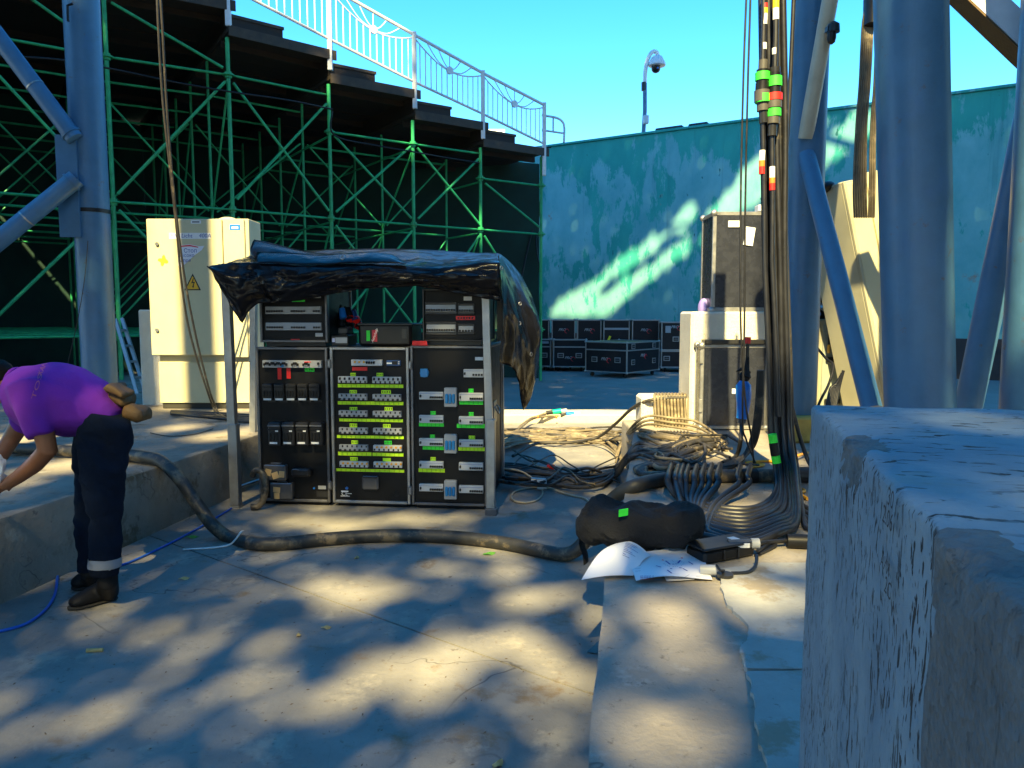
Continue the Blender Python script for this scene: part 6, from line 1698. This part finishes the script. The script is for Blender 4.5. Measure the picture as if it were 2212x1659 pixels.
t2 = thing("data_connector", "grey data connector lying behind the black adapter box", "connector", lg(1610, 1175))
a_, b_ = lg(1572,1176,.06), lg(1622,1174,.06); q = MB(); q.cyl(a_, b_, .022, n=12); obj("body", q, m_clear, t2, world=True)
q = MB(); q.cyl(b_, b_ + Vector((.035,0,0)), .024, n=14); obj("ring", q, m_wplast, t2, world=True)
q = MB(); q.tube(spline([b_ + Vector((.03,0,0)), lg(1660,1171,.035), lg(1700,1168,.03)], 4), .011, 8); obj("lead", q, m_cableclean, t2, world=True)
q = MB(); q.cyl(lg(1700,1168,.035), lg(1748,1170,.035), .033, n=18); obj("plug", q, m_plast, t2, world=True)
q = MB(); q.box(0,.06,0,.004,0,.02); q.v = [tuple(Vector(p) + a_ + Vector((.03,-.026,-.008))) for p in q.v]; obj("tag", q, m_tapew, t2, world=True)
a_, b_ = at(1578,1146,3.85), at(1646,1118,4.0); q = MB(); q.tube([a_.lerp(b_, k/5) for k in range(6)], [.018,.03,.038,.04,.04,.038], 14); tag(obj("rubber_sleeve", q, m_plast), "black rubber sleeve lying on the swept cables", "sleeve")

# ================================================================== CAMERAS ON POLES
wc_ = wallpt(1393, 288); YW = wc_.y + .17
t = thing("camera_pole", "white surveillance dome camera on a curved pole above the wall", "camera", at(1393, 290, YW))
def aw(x, y): return at(x, y, YW)
q = MB(); q.tube([Vector((aw(1394,0).x, YW, WZ)), aw(1393,240), aw(1393,180)], .06, 10); obj("pole", q, m_blue, t, world=True)
q = MB(); q.tube(spline([aw(1393,215), aw(1393,170), aw(1396,140), aw(1402,122), aw(1410,112), aw(1418,113), aw(1421,120)], 6), .058, 10); obj("arm", q, m_white, t, world=True)
q = MB(); q.tube([aw(1391,178), aw(1391,196)], .075, 10); obj("joint", q, m_plast2, t, world=True)
a_ = aw(1388,270); b_ = aw(1400,251); q = MB(); q.box(a_.x, b_.x, YW - .16, YW - .06, a_.z, b_.z, .02); obj("junction_box", q, m_camw, t, world=True)
c_ = aw(1419,139); s_ = 1/F*YW
q = MB(); q.lathe([(.20*.3, 17*s_), (.13, 16*s_), (12*s_, 13*s_), (15*s_, 7*s_), (18*s_, 1*s_), (18*s_, -3*s_), (16*s_, -4*s_)], 24, c_); obj("housing", q, m_camw, t, world=True)
q = MB(); q.lathe([(10*s_, 2*s_), (9.5*s_, -5*s_), (9*s_, -12*s_), (6*s_, -16*s_), (2*s_, -17.5*s_)], 20, c_ + Vector((-2*s_,0,0))); obj("dome", q, m_plast, t, world=True)
q = MB(); q.sphere(c_ + Vector((0, -9*s_, -10*s_)), 2.2*s_, 10, 8); obj("lens", q, m_cee, t, world=True)
t = thing("dome_camera", "dark dome camera fixed on the sunlit brace of the column", "camera", at(1795, 80, 6.2))
s_ = 1/F*6.2; c_ = at(1800, 70, 6.2)
q = MB(); q.lathe([(4*s_, 22*s_), (12*s_, 16*s_), (13*s_, 4*s_), (13*s_, 0)], 18, c_); obj("housing", q, m_plast2, t, world=True)
q = MB(); q.lathe([(9*s_, 0), (9*s_, -12*s_), (7*s_, -20*s_), (2*s_, -24*s_)], 16, c_ + Vector((-3*s_,0,0))); obj("dome", q, m_plast, t, world=True)
q = MB(); q.box(c_.x - 14*s_, c_.x - 5*s_, 6.18, 6.24, c_.z + 2*s_, c_.z + 12*s_); obj("bracket", q, m_plast2, t, world=True)

# ================================================================== PERSON
PYY = onz(200, 1303, 0).y
def pp(px, py, dy=0.0): return at(px, py, PYY + dy)
K = PYY/F
man = thing("person", "bending worker in a purple shirt and dark trousers with tan tool pouch", "person", onz(205, 1300, 0))
tor = [(33,832,38,.10),(48,836,50,.165),(70,846,63,.20),(95,856,74,.205),(125,863,77,.20),(155,870,75,.195),(190,876,62,.19),(220,886,52,.185),(246,895,38,.165),(264,898,18,.12)]
sh = MB()
sh.tube([pp(x, y) for x, y, h, l in tor], [(h*K, l) for x, y, h, l in tor], 20)
for sg_, (s0, s1, s2) in ((-1, ((66,838), (74,888), (88,942))), (1, ((62,840), (58,885), (52,926)))):
    sh.tube([pp(*s0, sg_*.13), pp(*s1, sg_*.185), pp(*s2, sg_*.21)], [.105, .082, .060], 14)
shm = blend(sh, .013, 6)
def folds(p):
    v = Vector(p); d = noise.noise(Vector((v.x*6, v.y*4, v.z*9)))*.014 + (1-abs(noise.noise(Vector((v.x*7+2, v.y*5, v.z*6))))*2)*.010; return d
cen = pp(140, 866)
shm.v = [tuple(Vector(p) + (Vector(p)-cen).normalized()*folds(p)) for p in shm.v]
body = MB()
body.tube([pp(x, y) for x, y, h, l in tor] , [(h*K*.8, l*.8) for x, y, h, l in tor], 16)
body.tube([pp(60,838), pp(30,832), pp(8,832)], [.085, .062, .060], 14)            # neck
body.sphere(pp(-22,834), .098, 16, 12, (1.12,.82,1.0)); body.sphere(pp(-40,850), .075, 14, 10, (1.0,.78,1.0))
body.sphere(pp(-72,858), .020, 8, 6); body.sphere(pp(-58,868), .045, 10, 8, (1,.7,.8))
for sg_ in (-1, 1): body.sphere(pp(-6,838, sg_*.082), .032, 10, 8, (.8,.35,1.1))
hand_pts = {}
for sg_, ch in ((-1, [(76,868,-.16,.056),(92,925,-.19,.050),(103,972,-.19,.047),(75,1003,-.16,.043),(40,1030,-.12,.035),(12,1048,-.08,.030)]), (1, [(66,868,.16,.056),(44,915,.2,.050),(22,952,.19,.044),(2,985,.14,.038),(-22,1012,.08,.030)])):
    body.tube([pp(x, y, dy) for x, y, dy, r in ch], [r for x, y, dy, r in ch], 12)
    hx, hy, hd_, _ = ch[-1]; b0 = pp(hx, hy, hd_); dirh = (pp(ch[-1][0], ch[-1][1], hd_) - pp(ch[-2][0], ch[-2][1], ch[-2][2])).normalized()
    lat = Vector((0,1,0)); lat = (lat - dirh*lat.dot(dirh)).normalized(); cr_ = dirh.cross(lat)
    body.tube([b0 - dirh*.02, b0 + dirh*.03, b0 + dirh*.08], [(.022,.030),(.020,.040),(.016,.040)], 10)
    for k, (o_, L_) in enumerate(((-.030,.070),(-.010,.080),(.010,.075),(.029,.058))):
        a_ = b0 + dirh*.075 + lat*o_; m1 = a_ + dirh*L_*.5 - Vector((0,0,.010)); e_ = m1 + dirh*L_*.35 - Vector((0,0,.028))
        body.tube([a_, m1, e_], [.0095, .009, .007], 8)
    th0 = b0 + dirh*.01 - lat*.032*sg_; body.tube([th0, th0 + dirh*.035 - lat*.03*sg_ - Vector((0,0,.01)), th0 + dirh*.07 - lat*.03*sg_ - Vector((0,0,.025))], [.014, .012, .009], 8)
legs = ((-.10, [(228,915,.085),(227,960,.075),(227,1040,.06),(231,1120,.048),(230,1205,.032),(231,1232,.026)]), (.13, [(214,920,.085),(207,970,.075),(198,1050,.055),(190,1130,.045),(190,1190,.030),(191,1212,.026)]))
for dy, ch in legs:
    body.tube([pp(x, y, dy) for x, y, r in ch], [r for x, y, r in ch], 12)
bm_ = blend(body, .0085, 3)
obj("body", bm_, m_skin, man, world=True, ang=180)
shirt_o = obj("shirt", shm, m_shirt, man, world=True, ang=180)
tr = MB()
near_leg = [(238,893,40,.15),(233,912,52,.165),(229,950,57,.155),(227,1000,53,.135),(226,1060,42,.115),(229,1110,36,.10),(231,1160,33,.095),(229,1200,30,.09),(229,1222,29,.088),(230,1243,27,.08)]
far_leg = [(222,900,44,.14),(214,930,48,.15),(206,985,42,.13),(197,1050,34,.11),(191,1110,29,.095),(191,1160,27,.088),(191,1205,25,.085),(192,1232,24,.08)]
tr.tube([pp(x, y, -.08 if i < 3 else -.10) for i, (x, y, h, l) in enumerate(near_leg)], [(l*.72, h*K) if True else 0 for x, y, h, l in near_leg], 18)
tr.tube([pp(x, y, .10 if i < 3 else .13) for i, (x, y, h, l) in enumerate(far_leg)], [(l*.72, h*K) for x, y, h, l in far_leg], 18)
trm = blend(tr, .012, 4)
trm.v = [tuple(Vector(p) + Vector((noise.noise(Vector((p[0]*7, p[1]*7, p[2]*5)))*.020 + noise.noise(Vector((p[0]*4, p[1]*9, p[2]*17)))*.012, -.012*(1-abs(noise.noise(Vector((p[0]*9, 2, p[2]*13 + p[0]*8))))*2) - abs(noise.noise(Vector((p[0]*8, 1, p[2]*9))))*.012, 0))) for p in trm.v]
trm_w = MB(); trm_w.v = list(trm.v); trm_w.f = list(trm.f); obj("trousers", trm_w, m_trouser, man, world=True, ang=180)
zb0, zb1 = pp(228, 1222, -.1).z, pp(228, 1201, -.1).z
q = MB(); idx = {}; cx_ = pp(229, 1210, -.1)
for f_ in trm.f:
    ps = [Vector(trm.v[i_]) for i_ in f_]
    if all(zb0 - .006 < p.z < zb1 + .006 and (p - cx_).xy.length < .13 and p.y < PYY + .02 for p in ps):
        q.f.append(tuple(idx.setdefault(i_, len(idx)) for i_ in f_))
q.v = [None]*len(idx)
for i_, k in idx.items():
    p = Vector(trm.v[i_]); d = p - cx_; d.z = 0; q.v[k] = tuple(p + d.normalized()*.004)
obj("reflective_band", q, m_reflect, man, world=True, ang=180)
def shoe(heel, toe, m_, nm, ank):
    h = Vector(heel); t_ = Vector(toe); d = (t_-h).normalized(); s = Vector((-d.y, d.x, 0)); L = (t_-h).length
    q = MB()
    q.tube([h + d*L*f_ + Vector((0,0,z)) for f_, z in ((0,.05),(.12,.055),(.35,.058),(.6,.045),(.8,.036),(.95,.030),(1.0,.026))], [(a, b) for a, b in ((.040,.030),(.055,.044),(.056,.046),(.046,.050),(.038,.050),(.028,.038),(.014,.018))], 14)
    q.tube([h + d*L*.16 + Vector((0,0,.05)), Vector(ank) + Vector((0,0,-.02)), Vector(ank) + Vector((0,0,.17))], [(.06,.05),(.052,.05),(.056,.054)], 14)
    b = blend(q, .009, 3); b.v = [(p[0], p[1], max(p[2], .018)) for p in b.v]
    o = obj(nm, b, m_shoe, man, world=True, ang=180)
    q = MB(); q.tube([h + d*L*f_ + Vector((0,0,.011)) for f_ in (0,.1,.35,.6,.85,.97,1.03)], [(.0105, w) for w in (.026,.042,.044,.052,.050,.032,.012)], 16); obj("sole", q, m_sole, o, world=True)
    return o
nh = onz(252, 1293, 0); nt_ = onz(150, 1318, 0)
shoe(nh, nt_, m_shoe, "shoe", pp(232, 1250, -.08))
fh = onz(212, 1268, 0); ft = onz(152, 1276, 0) + Vector((-.0, .02, 0))
shoe(fh, ft, m_shoe, "shoe", pp(193, 1228, .13))
hr = MB(); hr.sphere(pp(-18,826), .104, 18, 12, (1.12,.86,.98)); hr.tube([pp(-10,805), pp(8,808), pp(22,814)], [.075,.066,.040], 12)
hb_ = blend(hr, .012, 3)
hb_.v = [tuple(Vector(p) + Vector((0,0,noise.noise(Vector(p)*40)*.005))) for p in hb_.v]
cut = MB(); keep = {}
for i_, p in enumerate(hb_.v): keep[i_] = True
ha = pp(-60, 790); 
obj("hair", MB().add([p if (Vector(p).z > pp(0,822).z - (p[0]-pp(-22,0).x)*.1) else tuple(pp(-22,834) + (Vector(p)-pp(-22,834))*.80) for p in hb_.v], hb_.f), m_hair, man, world=True, ang=180)
q = MB(); ncol = [pp(34,803), pp(26,838), pp(30,868)]
q.tube([pp(31,834) + Vector((0, .085*math.cos(a_*PI/9), .088*math.sin(a_*PI/9))) + Vector((.012*math.sin(a_*PI/9),0,0)) for a_ in range(18)], .010, 8, closed=True); obj("collar", q, m_shirt, man, world=True)
# print across the shoulder, laid onto the shirt
from mathutils.bvhtree import BVHTree
inv_ = TM[man.name]
bvh = BVHTree.FromPolygons([tuple(inv_ @ Vector(p)) for p in [v.co for v in shirt_o.data.vertices]], [tuple(p.vertices) for p in shirt_o.data.polygons])
def lay_text(tx, path, size):
    """letters follow a picture-space path [(px,py)...] and are pressed onto the shirt"""
    a = Vector((*path[0], 0)); b = Vector((*path[1], 0)); d = (b-a).normalized(); n = Vector((d.y, -d.x, 0))
    xs_ = [p[0] for p in tx.v]; x0_, x1_ = min(xs_), max(xs_); V = []
    for p in tx.v:
        f_ = (p[0]-x0_)/(x1_-x0_); c = a.lerp(b, f_) + n*(p[1]*size)
        r_ = ray(c.x, c.y).normalized(); hit = bvh.ray_cast(CAM, r_)
        V.append((hit[0] - r_*.004) if hit[0] is not None else None)
    q = MB(); idx = {}; vv = []
    for i_, p in enumerate(V):
        if p is not None: idx[i_] = len(vv); vv.append(p)
    q.add(vv, [tuple(idx[i_] for i_ in f_) for f_ in tx.f if all(i_ in idx for i_ in f_)]); return q
m_shprint = MAT("faded orange print", (.42,.10,.22), .8, var=.2, scale=30)
ob_ = obj("shirt_print", lay_text(TX["tos"], [(72,968*0+ 862),(88,808)], 180), m_shprint, man, world=True, smooth=False)
ob_ = obj("shirt_print", lay_text(TX["kan"], [(86,808),(98,783)], 200), m_shprint, man, world=True, smooth=False)
# tool pouch on his belt, bag in his hand
t = thing("tool_pouch", "tan leather tool pouch hanging on the worker's back belt", "tool pouch", pp(275, 880))
def pouch(name, x0, y0, x1, y1, dy0, dy1, an, b=.02):
    c = pp((x0+x1)/2, (y0+y1)/2, (dy0+dy1)/2); w = (x1-x0)*K/2; h = (y1-y0)*K/2; dd = (dy1-dy0)/2
    q = MB(); q.M = Matrix.Translation(c) @ Matrix.Rotation(rad(an), 4, 'Y'); q.box(-w, w, -dd, dd, -h, h, b)
    q = blend(q, .007, 6); q.v = [tuple(Vector(p) + Vector((1,.3,1))*noise.noise(Vector(p)*16)*.012) for p in q.v]; return obj(name, q, m_leather, t, world=True, ang=180)
pouch("pocket", 274, 876, 322, 906, -.08, .08, 24); pouch("pocket", 242, 844, 288, 874, -.07, .07, 38); pouch("flap", 236, 836, 280, 850, -.10, .02, 30, .006); pouch("flap", 233, 830, 262, 845, -.06, .08, -28, .006)
q = MB(); q.sphere(pp(-6,1012,-.1), .075, 16, 12, (.55,.5,1.1)); q.v = [tuple(Vector(p) + Vector((noise.noise(Vector(p)*30), noise.noise(Vector(p)*28+Vector((5,0,0))), noise.noise(Vector(p)*26)))*.02) for p in q.v]
tag(obj("plastic_bag", q, m_plasticbag), "crumpled white plastic bag in the worker's hand", "bag")

# ================================================================== LITTER
def leaf(px, py, L, an, m, lab, name="fallen_leaf", cat="leaf", z=0.0):
    c = onz(px, py, z + .004); q = MB(); n = 8; V = []
    for k in range(n+1):
        f_ = k/n; w = L*.28*math.sin(PI*f_)**.8; x = (f_-.5)*L; V += [(x, -w, .006*math.sin(7*f_)), (x, 0, .012*math.sin(PI*f_)), (x, w, .006*math.cos(5*f_))]
    q.M = Matrix.Translation(c) @ Matrix.Rotation(rad(an), 4, 'Z'); q.add(V, [(3*k+a, 3*k+3+a, 3*k+4+a, 3*k+1+a) for k in range(n) for a in (0,1)])
    tag(obj(name, q, m), lab, cat)
leaf(1057, 1196, .09, 30, m_leafgreen, "green leaf on the floor just below the hose"); leaf(705, 1356, .05, 10, m_litter, "small dry leaf in the middle of the open floor")
leaf(398, 1250, .06, 20, m_litter, "dry curl on the floor nearest the tie strip"); leaf(1075, 1650, .06, 60, m_litter, "dry leaf at the picture's bottom edge"); leaf(480, 1183, .08, -10, m_leafgreen, "wilted green sprig by the tie strip") if False else None
leaf(415, 1160, .09, 10, m_leafgreen, "wilted green sprig at the platform foot"); leaf(645, 1372, .04, 120, m_litter, "tiny dry leaf, one step from the floor joint"); leaf(770, 1205, .05, 70, m_litter, "orange brown leaf close under the hose")
c_ = fl(204, 1405, .008); q = MB(); q.cyl(c_ - Vector((.035,0,0)), c_ + Vector((.035,.006,0)), .009, n=10); tag(obj("wood_stub", q, m_litter), "short tan stub lying on the floor by the worker's shoes", "stub")
q = MB(); p_ = fl(1287, 1398, .003); q.add([fl(1268,1408,.003), fl(1294,1412,.003), fl(1297,1380,.003), fl(1268,1408,.006), fl(1294,1412,.006), fl(1297,1380,.006)], [(0,2,1),(3,4,5),(0,1,4,3),(1,2,5,4),(2,0,3,5)]); tag(obj("dark_scrap", q, m_plast2), "dark triangular scrap on the floor at the ledge foot", "scrap")
random.seed(77)
q = MB()
for k in range(150):
    px = random.uniform(0, 1290); py = random.uniform(1215, 1655); c = onz(px, py, .002); s_ = random.uniform(.0012, .004); a_ = random.uniform(0, PI)
    dx, dy = math.cos(a_)*s_*random.uniform(1,3), math.sin(a_)*s_*random.uniform(1,3); q.add([(c.x-dx, c.y-dy, .001), (c.x+dy*.3, c.y-dx*.3, .001), (c.x+dx, c.y+dy, .003), (c.x-dy*.3, c.y+dx*.3, .004)], [(0,1,2,3)])
o = obj("grit", q, m_bark); o["kind"] = "stuff"; o["label"] = "dark grit and bits of dry leaf scattered over the floor"

# ================================================================== TREES THAT SHADE THE PLACE (unseen crowns, leaves left out where the sun should land)
def e1b(p):
    p = Vector(p); return (p.x*HY - p.y*HX, p.x*HX + p.y*HY + p.z)
GAPS = []
def gap(pts): 
    xs_ = [p[0] for p in pts]; ys_ = [p[1] for p in pts]; GAPS.append((min(xs_), max(xs_), min(ys_), max(ys_), pts))
def inside(x, y):
    for (a, b, c, d, P) in GAPS:
        if a <= x <= b and c <= y <= d:
            r = False; n = len(P); j = n-1
            for i in range(n):
                if (P[i][1] > y) != (P[j][1] > y) and x < (P[j][0]-P[i][0])*(y-P[i][1])/(P[j][1]-P[i][1]) + P[i][0]: r = not r
                j = i
            if r: return True
    return False
def egap(cx, cy, rx, ry, z, an=12):
    P = []
    for k in range(14):
        a = 2*PI*k/14; x = .94*rx*math.cos(a); y = .94*ry*math.sin(a); c, s = math.cos(rad(-an)), math.sin(rad(-an))
        P.append(e1b(onz(cx + x*c - y*s, cy + x*s + y*c, z)))
    gap(P)
for g_ in ((450,1388,68,20,22),(505,1475,70,26,24),(215,1562,75,34,26),(770,1288,95,36,8),(690,1262,75,20,6),(1000,1412,150,48,12),(830,1448,120,44,18),(905,1480,90,50,20),(1165,1420,88,52,4),(1190,1568,72,38,14),(1150,1290,80,28,6),(880,1122,80,14,0),(640,1124,70,14,0),(740,1136,90,16,0),(1040,1190,70,16,0),(960,1225,60,18,0),(1130,1500,80,30,10),(1295,1340,40,34,0),(560,1280,60,16,6),(960,1620,90,24,10),(690,1500,60,20,20),(600,1210,50,10,0),(1280,1470,30,40,0)):
    egap(*g_[:4], 0, g_[4])
for g_ in ((1440,1330,90,40,0),(1400,1440,80,40,10),(1480,1390,60,40,0),(1350,1560,70,60,0),(1470,1610,90,50,10),(1640,1290,80,24,0),(1560,1110,90,24,0),(1680,1210,60,24,0),(1600,1260,70,20,0),(1420,1100,60,14,0),(1560,1470,40,40,0),(1640,1420,40,30,0),(1520,1540,40,30,0)):
    egap(*g_[:4], LZ, g_[4])
for g_ in ((60,952,110,26,6),(130,1008,110,16,8),(480,940,90,12,4),(390,922,60,8,4),(30,1040,60,12,8),(540,925,40,10,4)):
    egap(*g_[:4], PZ, g_[4])
# gaps cut in the leaves to let sun onto the cables, cabinet and pillar
gap([(-5.42,8.05),(-1.9,8.05),(-1.2,7.5),(.15,7.5),(.34,6.2),(1.24,6.0),(1.24,11.3),(-5.42,11.3)])
gap([(1.66,6.0),(3.3,6.0),(3.3,8.45),(2.45,8.9),(1.66,9.4)]); gap([(1.66,9.0),(2.2,9.0),(2.2,11.2),(1.66,11.2)]); gap([(2.0,8.3),(3.2,8.3),(3.2,10.0),(2.0,10.0)])
# sun on the railing and a few scaffold members
def rpt(i, s, dz):
    p = FP[i].lerp(FP[i+1], s); return e1b(Vector((p.x + .06, p.y - .08, RT[i] + (RT[i+1]-RT[i])*s + dz)))
gap([rpt(3,.15,.35), rpt(3,.6,.45), rpt(4,.2,.45), rpt(4,.75,.35), rpt(4,1.0,.2), rpt(4,.98,-1.3), rpt(4,.6,-1.02), rpt(4,.12,-1.1), rpt(4,.05,-1.6), rpt(3,.98,-1.6), rpt(3,.9,-1.05), rpt(3,.4,-1.0), rpt(3,.1,-.9)])
a_ = e1b(PT(5,0,4.9) if False else Vector((FP[5].x, FP[5].y, 4.8))); b_ = e1b(Vector((FP[6].x, FP[6].y, 3.25)))
for (c_, r_) in ((a_, .32), (b_, .30)): gap([(c_[0] + r_*math.cos(k), c_[1] + r_*math.sin(k)*1.4) for k in range(6)])
gap([(a_[0], a_[1]-.1), (b_[0], b_[1]-.12), (b_[0], b_[1]+.12), (a_[0], a_[1]+.14)])
c_ = e1b(Vector((FP[4].x, FP[4].y, 5.5))); gap([(c_[0] + .2*math.cos(k), c_[1] + .3*math.sin(k)) for k in range(6)])
# the slanting streak on the wall
for P in ([(1188,676),(1222,640),(1262,618),(1292,598),(1322,586),(1286,640),(1240,682),(1188,684)], [(1250,682),(1300,636),(1360,598),(1420,560),(1470,520),(1490,508),(1486,545),(1420,595),(1370,632),(1310,682)],
          [(1300,590),(1345,552),(1392,528),(1432,498),(1444,512),(1400,552),(1345,588),(1305,606)], [(1456,480),(1478,446),(1500,444),(1497,470),(1478,500),(1458,502)],
          [(1512,520),(1528,488),(1560,470),(1540,500),(1524,528)], [(1528,456),(1580,406),(1640,366),(1700,322),(1745,290),(1745,352),(1700,388),(1640,432),(1570,484),(1540,496)], [(1590,392),(1620,368),(1660,340),(1700,318),(1690,300),(1640,335),(1600,370)],
          [(1740,350),(1765,318),(1800,288),(1845,252),(1890,228),(1925,214),(1925,262),(1880,292),(1830,328),(1770,372)], [(1752,292),(1785,268),(1790,258),(1760,262),(1748,275)]):
    cx_ = sum(p[0] for p in P)/len(P); cy_ = sum(p[1] for p in P)/len(P)
    Q = [(p[0] + 9*(p[0]-cx_)/max(1, math.hypot(p[0]-cx_, p[1]-cy_)), p[1] + 9*(p[1]-cy_)/max(1, math.hypot(p[0]-cx_, p[1]-cy_))) for p in P]
    gap([e1b(wallpt(*p)) for p in Q])
random.seed(99)
UPX = Vector((HX, HY, 1)).normalized()          # in the plane across the sunlight
E1 = Vector((HY, -HX, 0))
TREES = [(-15.0, -9.0), (14.5, -8.0), (-15.5, 5.0), (14.5, 6.5)]
leafsets = [([], []) for _ in TREES]
cell = .19
ne = int(22.5/cell); nb = int((34.5/1.41421)/cell)
for i in range(ne):
    for j in range(nb):
        for layer in range(6 if (-1.4 + j*cell > 16.6 or -1.4 + j*cell < 5.6) else 4):
            e = -11.5 + (i + random.random())*cell; e2 = -1.4 + (j + random.random())*cell; b = e2*1.41421
            if inside(e, b): continue
            if 3.0 < b < 7.4 and -3.2 < e < 2.2 and random.random() < .14 and noise.noise(Vector((e*2.1, b*1.6, 4))) > .12: continue
            if .15 < e < 1.15 and 2.95 < b < 4.6 and random.random() < .36: continue
            s = random.uniform(20, 27) if b < 23.6 else random.uniform(12.5, 15.5)
            P0 = E1*e + UPX*e2 - SUNDIR*s
            rr_ = random.uniform(.12, .19)
            if b < 8: rr_ *= .66
            elif b > 23.6: rr_ *= .85
            n_ = (-SUNDIR + Vector((random.gauss(0,.5), random.gauss(0,.5), random.gauss(0,.5)))).normalized()
            u_ = n_.orthogonal().normalized(); v_ = n_.cross(u_); a = random.uniform(0, 2*PI); c, s2 = math.cos(a), math.sin(a)
            u2 = u_*c + v_*s2; v2 = v_*c - u_*s2
            k = min(range(4), key=lambda t_: (P0.x-TREES[t_][0])**2*.35 + (P0.y-TREES[t_][1])**2)
            V, Fc = leafsets[k]; o_ = len(V)
            V += [P0 - u2*rr_*1.25, P0 - v2*rr_*.8, P0 + u2*rr_*1.25, P0 + v2*rr_*.8]; Fc.append((o_, o_+1, o_+2, o_+3))
for k, (tx, ty) in enumerate(TREES):
    lab = ("tall leafy tree behind the photographer on the platform side", "tall leafy tree behind the photographer on the ledge side", "tall leafy tree beside the scaffold, its crown over the yard", "tall leafy tree beside the leaning columns, its crown over the yard")[k]
    t = thing("shade_tree", lab, "tree", (tx, ty, 0), group="tall trees around the yard")
    q = MB(); q.tube(spline([(tx, ty, -.1), (tx*.99, ty+.2, 5), (tx*.97, ty, 11)], 5), [.42 - .022*i for i in range(11)], 12); obj("trunk", q, m_bark, t, world=True)
    V, Fc = leafsets[k]; 
    if not V: continue
    cx = sum(v.x for v in V)/len(V); cy = sum(v.y for v in V)/len(V); cz = sum(v.z for v in V)/len(V)
    for m_ in range(6):
        v = V[(m_*7919*4) % len(V)]; q = MB(); st = Vector((tx*.975, ty + .1, 9 + .3*m_)); q.tube(spline([st, st.lerp(v, .5) + Vector((0,0,1.2)), v], 5), [.16 - .013*i for i in range(11)], 7); obj("limb", q, m_bark, t, world=True)
    q = MB(); q.v = [tuple(TM[t.name].inverted() @ v) for v in V]; q.f = Fc
    o = obj("crown", q, m_leaf, t, smooth=False); o["kind"] = "stuff"
# unseen trees added beside and behind the stage to cut the sky light
random.seed(4)
for k, (tx, ty, r0, h0, lab) in enumerate(((-11.5, -1.5, 4.2, 12, "unseen bushy tree added by the platform, nearest the worker"), (-10.5, -10, 4.6, 14, "bushy tree behind the worker's side of the stage"), (10.5, -1.0, 4.4, 12, "unseen bushy tree added beside the concrete block"), (9.5, -9.5, 4.6, 14, "unseen bushy tree added behind the concrete block"), (-3.5, -22, 5.5, 13, "unseen bushy tree added far behind the stage, trunk leaning to the platform"), (6.0, -23, 5.5, 13, "unseen bushy tree added far behind the stage, on the ledge side"), (15.5, 4.5, 4.5, 13, "unseen bushy tree added beyond the leaning tubes"))):
    t = thing("added_tree", lab, "tree", (tx, ty, 0), group="unseen bushy trees added to cut sky light")
    q = MB(); q.tube(spline([(tx, ty, -.1), (tx + .1, ty, 3), (tx, ty + .1, h0*.6)], 5), [.26 - .012*i for i in range(11)], 10); obj("trunk", q, m_bark, t, world=True)
    q = MB()
    for n_i in range(2600):
        v = Vector((random.gauss(0,1), random.gauss(0,1), random.gauss(0,1))).normalized()*random.uniform(.55, 1)
        P0 = Vector((tx + v.x*r0, ty + v.y*r0, h0*.55 + v.z*h0*.5))
        if P0.z < .8: continue
        n_ = (v + Vector((random.gauss(0,.5), random.gauss(0,.5), random.gauss(0,.5)))).normalized(); u_ = n_.orthogonal().normalized(); v_ = n_.cross(u_); rr_ = random.uniform(.22, .38)
        q.add([P0 - u_*rr_*1.2, P0 - v_*rr_*.8, P0 + u_*rr_*1.2, P0 + v_*rr_*.8], [(0,1,2,3)])
    inv_ = TM[t.name].inverted(); q.v = [tuple(inv_ @ Vector(p)) for p in q.v]; o = obj("crown", q, m_leaf, t, smooth=False); o["kind"] = "stuff"
# two unseen columns: one read from the cabinet's stripe, one added for shade
for (ee, dd_, lab) in ((-4.73, -1.6, "slender stage column behind the photographer throwing a stripe on the beige cabinet"), (1.44, -2.2, "unseen column added to shade the steel column behind the hanging cables")):
    x = ee*HY + dd_*HX; y = -ee*HX + dd_*HY
    tube_thing("shadow_column", lab, "column", (x, y, 0), (x, y, 13), .19, m_blue, 24, group="stage columns behind the photographer")
